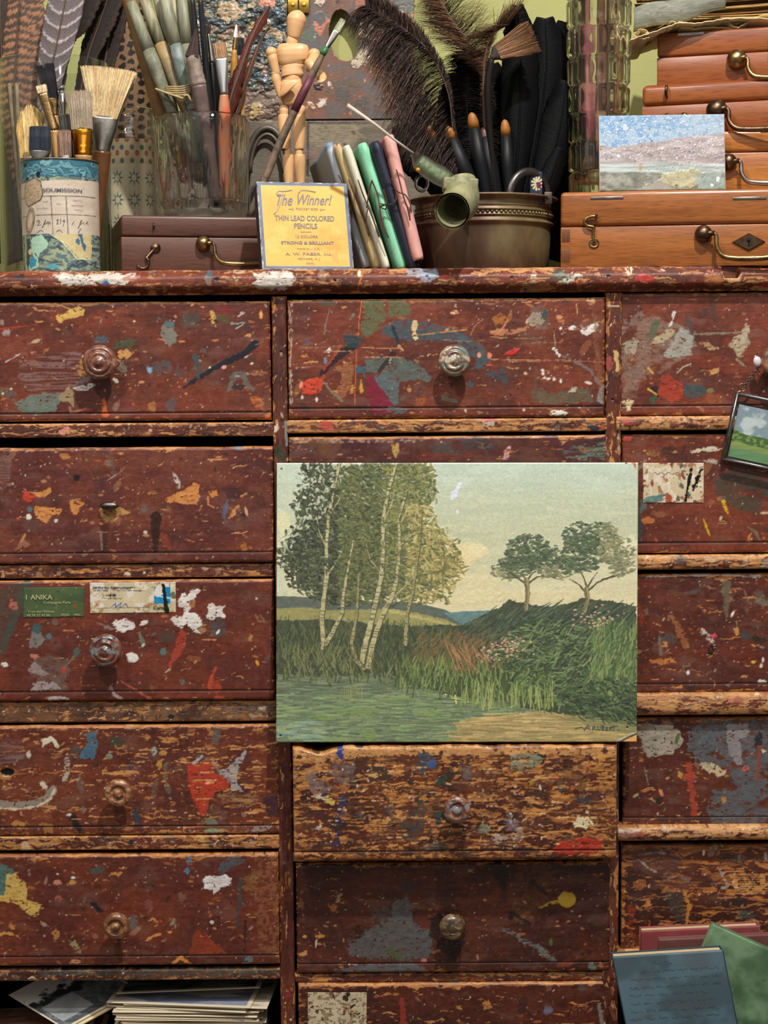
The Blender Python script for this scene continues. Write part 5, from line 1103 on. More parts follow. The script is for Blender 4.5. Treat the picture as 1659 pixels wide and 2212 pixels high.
    trunk([(776,1240),(771,1330),(760,1390),(768,1424),(786,1444)],2,4.6,1);trunk([(912,1100),(906,1180),(892,1280),(880,1330),(876,1392)],1.2,4,1)
    for P in ([(709,1240),(730,1210),(742,1180)],[(712,1110),(730,1085),(742,1060)],[(704,1180),(690,1150),(685,1120)],[(826,1240),(800,1210),(790,1170)],[(828,1130),(846,1090),(852,1060)],[(862,1180),(884,1160),(900,1150)],[(850,1290),(880,1262),(900,1240)],[(866,1130),(880,1100),(905,1085)]):c.stroke(P,2,.8,'9b946a',rag=.6,h=.45)
    dabs(c,420,[(700,1010),(900,1005),(915,1150),(880,1250),(700,1240),(680,1120)],None,(6,13),(1.6,3.2),(-.6,2.0),.6,.85,.5,colf=fc)
    dabs(c,90,[(680,1390),(860,1400),(860,1460),(680,1450)],['3c4430','5c6240','78784e'],(12,26),(1,2),up,.3,.8)
    # damage, pin holes, signature
    c.poly([(970,1074),(976,1064),(984,1060),(988,1044),(996,1040),(998,1046),(990,1060),(988,1072),(978,1084)],'cfd2e4',rag=2,h=.2);c.ell(988,1106,3,4,'cfd2e4')
    c.poly([(1350,985),(1374,985),(1374,1016),(1366,1002)],'ac6a3c',rag=1,h=-.2);c.poly([(1330,1610),(1342,1599),(1360,1592),(1380,1584),(1380,1612)],'d39c5c',rag=1.5,h=-.3)
    c.poly([(1326,1606),(1344,1594),(1376,1580),(1376,1584),(1350,1596),(1336,1608)],'6f756a',rag=1,h=.8)
    for x,y in ((608,1013),(1353,1001),(606,1589),(1355,1571)):c.ell(x,y,2.2,2,'1c1c18',h=-.5)
    D_='2a3a38'
    for P in ([(1243,1574),(1256,1571),(1262,1576)],[(1262,1578),(1270,1566),(1274,1578)],[(1264,1573),(1273,1573)],[(1280,1578),(1281,1570),(1286,1570),(1283,1574),(1288,1578)],[(1291,1570),(1291,1577),(1296,1577),(1296,1570)],[(1300,1578),(1300,1567),(1305,1570),(1301,1573),(1305,1577),(1300,1578)],[(1313,1571),(1308,1572),(1312,1575),(1308,1578),(1314,1578)],[(1317,1578),(1318,1571),(1322,1571),(1319,1574),(1323,1578)],[(1326,1568),(1326,1578)],[(1322,1570),(1334,1569)],[(1336,1577),(1337,1578)]):c.stroke(P,1.1,.8,D_,rag=0,h=.2)
    c.col*=(1+(fbm(X,Y,5,3,2,91)[...,None]-.5)*.10)*np.array([1.10,1.10,1.08],np.float32)
    c.col[:]=c.col*.93+C('a8ac90')*.07
a,b,tl=W(596,1604,-0.0300),W(1376,1603,-0.0300),W(597.5,1000,-0.0095)
LAND=slab('landscape_painting',a,b-a,tl-a,p_land,1.15,0.0012,0.004,None,OILP,61,0)
tag(LAND,'large oil landscape of birches and a pond, unframed board leaning on the middle drawers','painting')

# ------------------------------------------------------------------ postcards in the bottom left opening
def card(cx,cy,cz,w,d,yaw,painter,seed,label,group=None,pitch=0,roll=0,px=2.2,name='postcard',th=0.0004):
    Rm=rotz(yaw) @ rotm('X',pitch) @ rotm('Y',roll)
    O=Vector((cx,cy,cz))+Rm @ Vector((-w/2,-d/2,0))
    o=slab(name,O,Rm @ Vector((w,0,0)),Rm @ Vector((0,d,0)),painter,px,0,th,None,PAPER,seed,0,N=np.array(Rm @ Vector((0,0,1))))
    return tag(o,label,'postcard' if name=='postcard' else 'photograph',group)
def p_cardtop(cols,seed=0):
    def f(c):
        c.fill(cols[0]);c.ro[:]=.35
        for i,cc in enumerate(cols[1:]):
            m=sstep(.5,.6,fbm(c.A*100,c.B*100,22+i*8,14,3,seed+9*i))[...,None];c.col[:]=c.col*(1-m*.8)+C(cc)*m*.8
        e=np.minimum(np.minimum(c.A,1-c.A)*14,np.minimum(c.B,1-c.B)*9);m=(e<.45)[...,None]
        c.col[:]=np.where(m,C('d8ccb0'),c.col)
    return f
zc0=W(300,2330).z+0.005
R=random.Random(5)
zt=W(400,2150,0.03).z
N_=46;PAL=[['b08a74','8a6a60','c8a890'],['8a8ca0','5c6478','c0b8b0'],['5c6a5c','39463c','8a927c'],['a89a84','6c6258','d8ccb4'],['c0a08c','3a4468','8c6a58'],['7c8078','34383a','b8b4a8']]
for i in range(N_):
    z=zc0+(zt-zc0)*i/(N_-1)+.0002
    th=(zt-zc0)/N_*R.uniform(.45,.85)
    top=i>=N_-6
    card(W(402,2150).x+R.uniform(-.006,.006)+(.012 if i==N_-2 else 0),.055+R.uniform(-.005,.006),z,.144+R.uniform(-.006,.003),.098,R.uniform(-.07,.07)-(.10 if top else 0),p_cardtop(R.choice(PAL),i),i,
         'old postcard with worn pale edges lying in the stack in the bottom left opening','postcards stacked in the bottom left opening',px=3.0 if not top else 1.8,th=th)
card(W(405,2120).x,.066,zt+.0085,.146,.098,-.04,p_cardtop(PAL[2],77),77,'dark green tinted photograph tilted on top of the postcard stack',px=1.8,name='loose_photograph',pitch=-.03,roll=-.05)
def p_bw(c):
    A,B=c.A,c.B;c.fill('9c9fa0');c.ro[:]=.3;c.chips=0
    n=fbm(A*100,B*70,14,10,4,3)
    sky=sstep(.60,.66,B+(n-.5)*.2)[...,None];g=(C('6c7072')+(n[...,None]-.5)*.5)
    c.col[:]=g*(1-sky)+C('c9c6c0')*sky
    m=(sstep(.50,.56,B+(n-.5)*.3)*sstep(.72,.64,B+(fbm(A*100,B*70,5,5,3,8)-.5)*.3))[...,None];c.col[:]=c.col*(1-m)+C('2c3032')*m
    m=(sstep(.56,.60,n)*sstep(.5,.3,B))[...,None];c.col[:]=c.col*(1-m*.7)+C('3c4042')*m*.7
    m=(((A>.08)&(A<.5)&(B>.14)&(B<.52)))[...,None]*.8;c.col[:]=c.col*(1-m)+(C('a4a8a8')+(n[...,None]-.5)*.2)*m
    e=np.minimum(np.minimum(A,1-A)*14,np.minimum(B,1-B)*9);c.col[:]=np.where((e<.3)[...,None],C('cfc6ae'),c.col)
O_,Rr_,Lf_=W(140,2224,.004),W(299,2137,.042),W(18,2149,.040)
U_,V2_=Rr_-O_,Lf_-O_;N_up=U_.cross(V2_).normalized()
tag(slab('landscape_photograph',O_,U_,V2_,p_bw,1.1,0,.0006,None,PAPER,78,0,N=np.array(N_up)),'black and white landscape photograph lying askew left of the postcard stack','photograph')
def p_cream(c):c.fill('d9c598');c.ro[:]=.5;c.col[:]+=((fbm(c.X,c.Y,20,9,3,3)-.5)*.1)[...,None]
sh=Vector((.0040,-.0005,-.0012))-N_up*.0009
tag(slab('backing_card',O_+sh,U_*1.01,V2_*.98,p_cream,2,0,.0018,None,PAPER,79,0,N=np.array(N_up)),'cream backing card under the black and white photograph','card')
for k in range(7):
    card(W(50,2190,.05).x+R.uniform(-.01,.01),.052+R.uniform(-.005,.005),zc0+.0005+k*.0045,.15,.10,R.uniform(-.25,.25),p_cardtop(['b07a64','d0aa98','7c564c'],90+k),90+k,
         'brownish pink postcard lying flat at the far left of the bottom opening','loose postcards at the far left',px=3,th=.0035)

# ------------------------------------------------------------------ small sky painting, hanging locket painting
def p_sky(c):
    c.chips=0;X,Y=c.X,c.Y;c.ro[:]=.45;t=np.clip((Y-247)/165,0,1)
    c.fill('7f9fbf');K=.9;m=sstep(1.0,0,np.abs(X-1330)/240)[...,None];c.col[:]=C('8aa6bf')*(1-m)+C('6f9ac4')*m
    n=fbm(X,Y,7,6,4,3);cl=sstep(.47,.62,n+(t-.12)*.5+np.clip((X-1420)/900,0,.2))[...,None]*.85;c.col[:]=c.col*(1-cl)+C('a9bccc')*cl
    w1=318-(X-1292)*.10+(fbm(X,Y,45,30,3,4)-.5)*30
    m=sstep(-3,3,Y-w1)[...,None];c.col[:]=c.col*(1-m)+(C('a89a98')+(fbm(X,Y,26,5,4,9)[...,None]-.5)*.35)*m
    w2=352+(fbm(X,Y,60,20,3,14)-.5)*18
    m=sstep(-5,5,Y-w2)[...,None];c.col[:]=c.col*(1-m)+(C('aab4b0')+(fbm(X,Y,50,4,4,19)[...,None]-.5)*.4)*m
    w3=372+(fbm(X,Y,50,20,3,24)-.5)*14
    m=sstep(-3,3,Y-w3)[...,None];c.col[:]=c.col*(1-m)+(C('7e8072')+(fbm(X,Y,14,7,4,29)[...,None]-.5)*.45)*m
    c.poly([(1425,390),(1434,376),(1446,372),(1480,366),(1500,362),(1520,376),(1524,390),(1500,405),(1460,405),(1440,398)],'aea983',rag=5,h=.3,var=.10);c.poly([(1380,412),(1400,400),(1425,390),(1450,404),(1470,412)],'a09a90',rag=4,a=.8)
    c.poly([(1500,380),(1560,370),(1568,412),(1510,410)],'90a39c',rag=7,a=.8,var=.08);c.ell(1383,362,3,9,'b98a5c',0,.8,rag=.4)
    for x,y in ((1550,390),(1552,386),(1538,401),(1335,338)):c.ell(x,y,4,2.5,'e0e8ec',.3,rag=.5,h=.4)
    c.flecks(700,['ccd4da','b4c4d4','c4ccd0'],.5,1.7,1.4,box=(1292,247,1568,345),h=.25);c.flecks(420,['c8c0bc','b8acaa','8a8078','6c6860','c0c4c4'],.5,1.5,1.0,box=(1380,300,1568,400),h=.2)
    c.flecks(90,['3c5c84','4a4a50','5c5048'],.6,1.7,.6,box=(1292,250,1568,350),h=0)
    c.ell(1350,277,7,8,'ccd8e2',0,.8,rag=.6,h=.3);c.col[:]*=.94;e=np.minimum(c.A,1-c.A);m=(e<.006)[...,None];c.col[:]=np.where(m,C('b9a08a'),c.col)
zb=W(1430,412,.045).z
a,b,tl=W(1295,413,.050),W(1568,409,.050),W(1293,250,.062)
SKYP=slab('sky_study',a,b-a,tl-a,p_sky,1.1,.0008,.004,None,OILP,63,0)
tag(SKYP,'small blue and grey sky study propped against the stacked wooden boxes','painting')
# ------------------------------------------------------------------ wooden boxes
WOODB=woodmat('box_walnut','4e3024','6a4232',.42,1.0,coat=.15)
WOODR=woodmat('box_oak_red','84491e','ab672c',.33,1.1,coat=.3)
WOODM=woodmat('box_mahogany','80401c','a15a28',.33,.9,coat=.3)
WOODM2=woodmat('box_cherry','94501c','c07c34',.33,1.3,coat=.3)
def lbox(x0,x1,y0,y1,z0,z1,mb=None,R=None):
    mb=mb or MB();return mb.box(((x0+x1)/2,(y0+y1)/2,(z0+z1)/2),((x1-x0)/2,(y1-y0)/2,(z1-z0)/2),R)
def wbox(label,loc,yaw,w,d,h,lid,mat,parts=(),round_=.002,name='wooden_box',cat='box',lidround=.003):
    t=thing(name,label,cat,loc,rot=(0,0,yaw))
    lbox(0,w,0,d,0,h-lid-.0006).build('box_body',mat,t,bevel=.0008,world=False)
    lbox(0,w,0,d,h-lid,h).build('lid',mat,t,bevel=lidround,seg=3,world=False)
    return t
def hook(t,x,z,s=1,flip=1,mat=BRASSD,hang=-125):
    "brass hook pivoting at (x, z) on the front"
    mb=MB();mb.lathe([(.0035*s,0),(.0035*s,.0012),(.0028*s,.0022),(0,.0026)],(x,0,z),rotm('X',math.radians(90)),18)
    mb.lathe([(.0045*s,.0002),(.0045*s,.001),(.003*s,.0012)],(x,0,z),rotm('X',math.radians(90)),18)
    a=math.radians(hang);pts=[]
    L=.012*s;dx,dz=math.cos(a),math.sin(a);nx,nz=-dz*flip,dx*flip
    pts.append((x,-.002,z));pts.append((x+dx*L,-.0026,z+dz*L))
    r=.0052*s;cx,cz=x+dx*L+nx*r*.2+dx*r,z+dz*L+nz*r*.2+dz*r
    for k in range(9):
        th=math.pi*1.15*k/8;px=cx-dx*r*math.cos(th)-nx*r*math.sin(th)*-1;pz=cz-dz*r*math.cos(th)-nz*r*math.sin(th)*-1
        pts.append((px,-.003,pz))
    mb.tube(pts,[.0013*s]*(len(pts)-2)+[.0011*s,.0008*s],8)
    return mb.build('hook',mat,t,world=False)
def eye(t,x,z,s=1,mat=BRASSD):
    mb=MB();pts=[(x,-.001-.0035*s*math.sin(a),z+.003*s*math.cos(a)) for a in np.linspace(0,3.14,9)]
    mb.tube(pts,.0008*s,8);return mb.build('hook_eye',mat,t,world=False)
def handle(t,x,z,L,s=1,mat=BRASS,ball=.0075,drop=.016,mats=None):
    "drop handle: round bosses and a bar that hangs"
    for k,xx in ((1,x),(-1,x+L)):
        mb=MB();mb.lathe([(ball*.9,0),(ball,ball*.35),(ball*.85,ball*.9),(ball*.4,ball*1.25),(0,ball*1.3)],(xx,0,z),rotm('X',math.radians(90)),24)
        mb.tube([(xx,-ball*.8,z),(xx+k*.009*s,-ball*1.1,z+.0002)],.0022*s,10)
        mb.build('handle_boss',mats or mat,t,world=False)
    y0=-ball*1.1
    P=[(x+.0085*s,y0,z),(x+.0105*s,y0,z-.003),(x+.011*s,y0-.001,z-drop*.55),(x+.016*s,y0-.002,z-drop*.9),(x+.026*s,y0-.002,z-drop),(x+L/2,y0-.002,z-drop-.0005)]
    P=bez(P,5);Q=[Vector((2*x+L-p.x,p.y,p.z)) for p in P[::-1]]
    n=len(P);rad=[.0016*s+.0011*s*(i/n) for i in range(n)]
    mb=MB();mb.tube(P+Q[1:],rad+rad[::-1][1:],12);mb.build('handle',mat,t,world=False)
# left box: walnut, yawed so that its left side shows
yawL=math.radians(13)
pL=W(263,578,.066);LB=Vector((pL.x,.066,ZTOP))
hL=W(263,464,.066).z-ZTOP
wL=.205
boxL=wbox('dark walnut box with a loose brass hook, under the cut glass tumbler and mannequin',LB,yawL,wL,.155,hL,.021,WOODB)
k=.00047
hook(boxL,(335-263)*k,hL-(533-464)*k,1.15,1,BRASSD,hang=-135)
eye(boxL,(332-263)*k,hL-(487-464)*k)
handle(boxL,(437-263)*k,hL-(523-464)*k,.10,1.0,BRASS,.0078,.0205)
ZBL=ZTOP+hL
def onL(px,py,y):return W(px,py,y)
# big right box
pR=W(1211,572,.016);hR=W(1211,415,.016).z-ZTOP
yawR=math.radians(-6.3)
boxR=wbox('large oak box with brass hook and diamond keyhole plate, bottom of the right stack',(pR.x,.016,ZTOP),yawR,.30,.22,hR,.033,WOODR,lidround=.004)
k=.00045
def rx(px):return (px-1211)*k
def rz(py,px=1211):return hR-(py-415+(px-1211)*.0205)*k
# hook closed over its eye
mb=MB();x,z=rx(1282),rz(523,1282)
mb.lathe([(.0050,0),(.0050,.0010),(.0040,.0016),(.0036,.0012),(.0022,.0012),(.0018,.002),(0,.0022)],(x,0,z),rotm('X',math.radians(90)),24)
P=bez([(x,-.002,z),(rx(1280),-.003,rz(500,1280)),(rx(1281),-.0035,rz(490,1281)),(rx(1268),-.0035,rz(487,1268)),(rx(1262),-.0035,rz(478,1262)),(rx(1268),-.0035,rz(470,1268)),(rx(1280),-.0035,rz(467,1280)),(rx(1293),-.0035,rz(469,1293))],5)
mb.tube(P,[.0016]*(len(P)-4)+[.0014,.0012,.001,.0008],10);mb.build('hook',BRASS,boxR,world=False)
mb=MB();mb.tube([(rx(1287),0,rz(466,1287)),(rx(1287),-.005,rz(466,1287)),(rx(1287),-.0065,rz(462,1287))],.0012,10);mb.build('hook_eye',BRASSD,boxR,world=False)
handle(boxR,rx(1513),rz(503,1513),.085,1.1,BRASS,.0085,.024,BRASSD)
mb=MB();cx_,cz_=rx(1608),rz(519,1608);wq,hq=35*k,19*k
mb.add([(cx_-wq,-.0006,cz_),(cx_,-.0006,cz_-hq),(cx_+wq,-.0006,cz_),(cx_,-.0006,cz_+hq),(cx_-wq*.9,-.0018,cz_),(cx_,-.0018,cz_-hq*.88),(cx_+wq*.9,-.0018,cz_),(cx_,-.0018,cz_+hq*.88),(cx_-wq,0,cz_),(cx_,0,cz_-hq),(cx_+wq,0,cz_),(cx_,0,cz_+hq)],
       [(4,5,6,7),(0,1,5,4),(1,2,6,5),(2,3,7,6),(3,0,4,7),(8,9,1,0),(9,10,2,1),(10,11,3,2),(11,8,0,3)])
kp=mb.build('keyhole_plate',BRASSD,boxR,world=False)
mb=MB();mb.lathe([(.0019,0),(.0019,.0003),(0,.0003)],(cx_,-.0018,cz_+.0015),rotm('X',math.radians(90)),16);lbox(cx_-.0009,cx_+.0009,-.0021,-.0018,cz_-.0045,cz_+.001,mb);mb.build('keyhole',flat('keyhole_black','0c0a09',.9),kp,world=False)
for xa in (1274,1574):
    mb=MB();lbox(rx(xa),rx(xa+70),-.0006,.004,rz(431,xa),rz(425,xa),mb);mb.build('hinge_plate',STEEL,boxR,bevel=.0004,world=False)
for za,zb_ in ((494,521),(537,564)):
    mb=MB();lbox(rx(1213),rx(1231),-.0003,.002,rz(zb_,1211),rz(za,1211),mb);mb.build('dovetail',flat('dovetail_dark_wood','6a3c22',.45,bump=.2,bscale=500),boxR,bevel=.0002,world=False)
ZBR=ZTOP+hR
# third box
y3=.075;p3=W(1440,405,y3);h3=W(1600,284,y3).z-ZBR
box3=wbox('honey coloured box second from the bottom of the right stack, half behind the sky study',(p3.x,y3,ZBR),math.radians(-5),.24,.15,h3,.021,WOODM2)
handle(box3,W(1571,350,y3).x-p3.x,W(1571,352,y3).z-ZBR,.085,1.1,STEEL,.0085,.022,BRASSD)
mb=MB();x=W(1640,283,y3).x-p3.x;lbox(x,x+.02,-.0008,.003,h3-.0015,h3+.0001,mb);mb.build('hinge_plate',BRASS,box3,world=False)
ZB3=ZBR+h3+.0003
# second box, yawed with its right end near
y2=.105;p2=W(1386,274,y2);h2=W(1386,184,y2).z-ZB3
box2=wbox('mahogany box with rounded lid and dark ball handles, third in the right stack',(p2.x,y2,ZB3),math.radians(-17),.26,.13,h2,.021,WOODM,lidround=.005)
kk=.000485
eye(box2,(1438-1386)*kk,h2-(196-180)*kk,1.8)
handle(box2,(1541-1386)*kk,h2-(232-172)*kk,.10,1.2,BRASSD,.0105,.022,BRASSD)
for xx in (1440,1475):
    mb=MB();mb.lathe([(.0045,0),(.0042,.004),(.002,.006),(0,.0062)],((xx-1386)*kk,0,h2-(248-178)*kk),rotm('X',math.radians(90)),16);mb.build('brass_stud',BRASS,box2,world=False)
ZB2=ZB3+h2+.0003
# top box
y1=.112;p1=W(1419,175,y1);h1=W(1419,72,y1).z-ZB2
box1=wbox('red mahogany box with a brass handle, topmost wooden box under the frayed papers',(p1.x,y1,ZB2),math.radians(-16),.22,.12,h1,.024,WOODM)
handle(box1,(1583-1419)*kk,h1-(126-62)*kk,.085,1.1,BRASS,.010,.021)
mb=MB();lbox((1462-1419)*kk,(1515-1419)*kk,-.0007,.003,h1-.004,h1-.0015,mb);mb.build('hinge_plate',STEEL,box1,world=False)
mb=MB();lbox((1646-1419)*kk,(1668-1419)*kk,-.002,.001,h1-(130-62)*kk,h1-(80-62)*kk,mb);mb.build('clasp',STEEL,box1,bevel=.0005,world=False)
ZB1=ZB2+h1

# ------------------------------------------------------------------ frayed book and folded papers on top
def rough_stack(name,label,cat,c0,yaw,w,d,h,n,cols,seed,lean=0,curl=0.0,rough=.7,parent=None,jag=.003,slope=0):
    "a pile of ragged sheets as one bound thing"
    R=random.Random(seed);mb=MB();colors=[]
    Rz=rotz(yaw)
    for i in range(n):
        z0=h*i/n;th=h/n*R.uniform(.3,.8);j=[R.uniform(-jag,jag) for _ in range(8)]
        m=14;top=[];
        for k in range(m+1):
            u=k/m;x=-w/2+w*u+(j[0] if k==0 else j[1] if k==m else 0);sag=curl*math.sin(u*6+i*.25)+R.uniform(-.0002,.0002)
            for s_,yy in ((0,-d/2+j[2]+R.uniform(-.0008,.0008)),(1,d/2)):
                for zz in (z0+sag+slope*x,z0+sag+th+slope*x):top.append(Rz @ Vector((x,yy,zz))+Vector(c0))
        fs=[]
        for k in range(m):
            b=k*4;fs+=[(b,b+4,b+5,b+1),(b+1,b+5,b+7,b+3),(b+2,b+3,b+7,b+6),(b,b+2,b+6,b+4)]
        fs+=[(0,1,3,2),(m*4,m*4+2,m*4+3,m*4+1)]
        mb.add(top,fs);cc=lin(C(R.choice(cols))*R.uniform(.85,1.1));colors+=[(*cc,rough)]*len(top)
    return mb.build(name,PAPER,parent,colors=colors)
bk=thing('frayed_book','old book with grey cloth spine and ragged brown pages, on the topmost box','book',(W(1540,60,.17).x,.17,ZB1+.006))
rough_stack('page_block','','',(W(1600,40,.17).x,.175,ZB1+.013),math.radians(-14),.20,.12,.040,30,['b08a52','8a6436','c8a468','6c4a26','a87c46'],3,curl=.0010,parent=bk,jag=.005)
# cloth spine wrapping the front left of the pages
def p_cloth(c):
    c.fill('77786a');c.ro[:]=.8;n=fbm(c.X,c.Y,16,3,4,3);c.col[:]+=((n-.5)*.16)[...,None];c.h[:]=(np.sin(c.B*60)*.15+(n-.5)*.6)
    c.ell(1460,60,60,6,'8c8c7c',-.2,.5,rag=.6);c.flecks(60,['a8a490','5c5c50'],.6,2.5,5,ang=-.15)
a,b,tl=W(1368,66,.105),W(1566,18,.088),W(1368,18,.112)
def wpc(P,A,B):
    P[...,1]-=.006*np.sin(B*math.pi);P[...,2]+=.002*np.sin(A*9) ;return P
slab('cloth_spine',a,b-a,tl-a,p_cloth,2.0,0,.004,bk,PAPER,5,0,warp=wpc)
pr=thing('folded_parchment','curled cream parchment sheet sticking out under the frayed book','paper',(W(1500,80,.12).x,.12,ZB1+.002))
mb=MB();colors=[]
def roll(P,r,turns=1.3,n=18,w_=None):
    pass
def ribbon(pts,wv,col,th=.0006,seed=0,mb=None,colors=None):
    "sheet strip along pts; wv = width vector"
    R=random.Random(seed);pts=bez(pts,6);vs=[];wv=Vector(wv)
    for i,p in enumerate(pts):
        j=Vector((0,0,R.uniform(-.0006,.0006)));
        for s_ in (0,.5,1.0):vs.append(p+wv*s_+j*(1-s_));
        for s_ in (0,.5,1.0):vs.append(p+wv*s_+j*(1-s_)+Vector((0,0,th)))
    fs=[]
    for i in range(len(pts)-1):
        b=i*6;n=b+6
        fs+=[(b,b+1,n+1,n),(b+1,b+2,n+2,n+1),(b+3,n+3,n+4,b+4),(b+4,n+4,n+5,b+5),(b,n,n+3,b+3),(b+2,b+5,n+5,n+2)]
    fs+=[(0,3,4,1),(1,4,5,2)];e=(len(pts)-1)*6;fs+=[(e,e+1,e+4,e+3),(e+1,e+2,e+5,e+4)]
    mb.add(vs,fs,smooth=True);colors+=[(*lin(C(col)*R.uniform(.92,1.05)),.6)]*len(vs)
for i,(P,cc) in enumerate([([(1362,88),(1380,80),(1400,74),(1440,60),(1470,50),(1500,52),(1550,44),(1600,40),(1690,42)],'d8c496'),([(1370,78),(1384,84),(1400,82),(1404,76),(1396,70)],'d2bb8c'),([(1382,72),(1378,66),(1390,64),(1402,72)],'c8ae7c'),
                             ([(1460,58),(1466,48),(1480,50),(1530,52),(1570,46),(1580,56),(1592,60),(1606,54),(1640,36),(1690,32)],'d0b988'),([(1440,62),(1460,52),(1452,46),(1446,52)],'c4a878'),([(1470,58),(1500,62),(1560,60),(1594,66)],'c8b07c'),([(1566,40),(1572,50),(1590,52),(1612,44),(1610,36)],'a8905c')]):
    ribbon([W(x,y,.088+.002*i) for x,y in P],(.004,.10,-.002),cc,.0009,i,mb,colors)
mb.build('parchment_sheet',PAPER,pr,colors=colors)
mb=MB();colors=[]
# end of the pages / rolled tatters seen at the left, in shade
for i in range(8):
    P=[W(1368+4*i,92-i*3,.12),W(1400+4*i,92-i*5,.13),W(1440,70-i*3,.14)]
    ribbon(P,(.0,.05,0),random.Random(i).choice(['8a744c','a58c5c','6c5836']),.0009,i,mb,colors)
mb.build('tattered_edge',PAPER,pr,colors=colors)

# ------------------------------------------------------------------ tin can covered with collage papers
rc=M(81,.045);cc_=W(134,578,.045);zct=W(134,341,.045-rc).z
can=thing('paper_covered_can','tin can collaged with marbled paper and a handwritten form, holding brushes','can',(cc_.x,.045,ZTOP))
def cylpanel(name,th0,th1,z0,z1,r,painter,parent,px=1.0,mat=PAPER,seed=1,cx=cc_.x,cy=.045,thick=0.0,taper=0.0,hwarp=None):
    nu=max(8,int(r*(th1-th0)/(px*.00045)));nv=max(6,int((z1-z0)/(px*.00045)))
    A,B=np.meshgrid(np.linspace(0,1,nu),np.linspace(0,1,nv));th=th0+(th1-th0)*A;Z=z0+(z1-z0)*B
    rr=r*(1+taper*(B-.5))
    P=np.stack([cx+rr*np.sin(th),cy-rr*np.cos(th),Z],-1);N=np.stack([np.sin(th),-np.cos(th),0*th],-1)
    X,Y=PROJ(P[...,0],P[...,1],P[...,2]);c=Canvas(X,Y,seed);c.A,c.B=A,B;c.th,c.z=th,Z
    # unrolled canvas: treat arc length as x so that marks keep their size round the side
    painter(c)
    return grid_mesh(name,P,c,N,parent,mat,thick)
class UC:
    "canvas in unrolled pixels: x = arc length from the front line, y = photo row"
def unroll(painter,cx_px,r,ytop,ybot):
    def f(c):
        X,Y=c.X.copy(),c.Y.copy()
        s=.00045*1.03
        c.X=(cx_px+c.th*r/s).astype(np.float32);c.Y=(ytop+(1-c.B)*(ybot-ytop)).astype(np.float32)
        c.x0,c.x1=float(c.X.min()),float(c.X.max());c.y0,c.y1=ytop,ybot
        c.dx=(c.x1-c.x0)/(c.nx-1);c.dy=-(ybot-ytop)/(c.ny-1);c.slope=0;c.slx=0
        painter(c);c.X,c.Y=X,Y
    return f
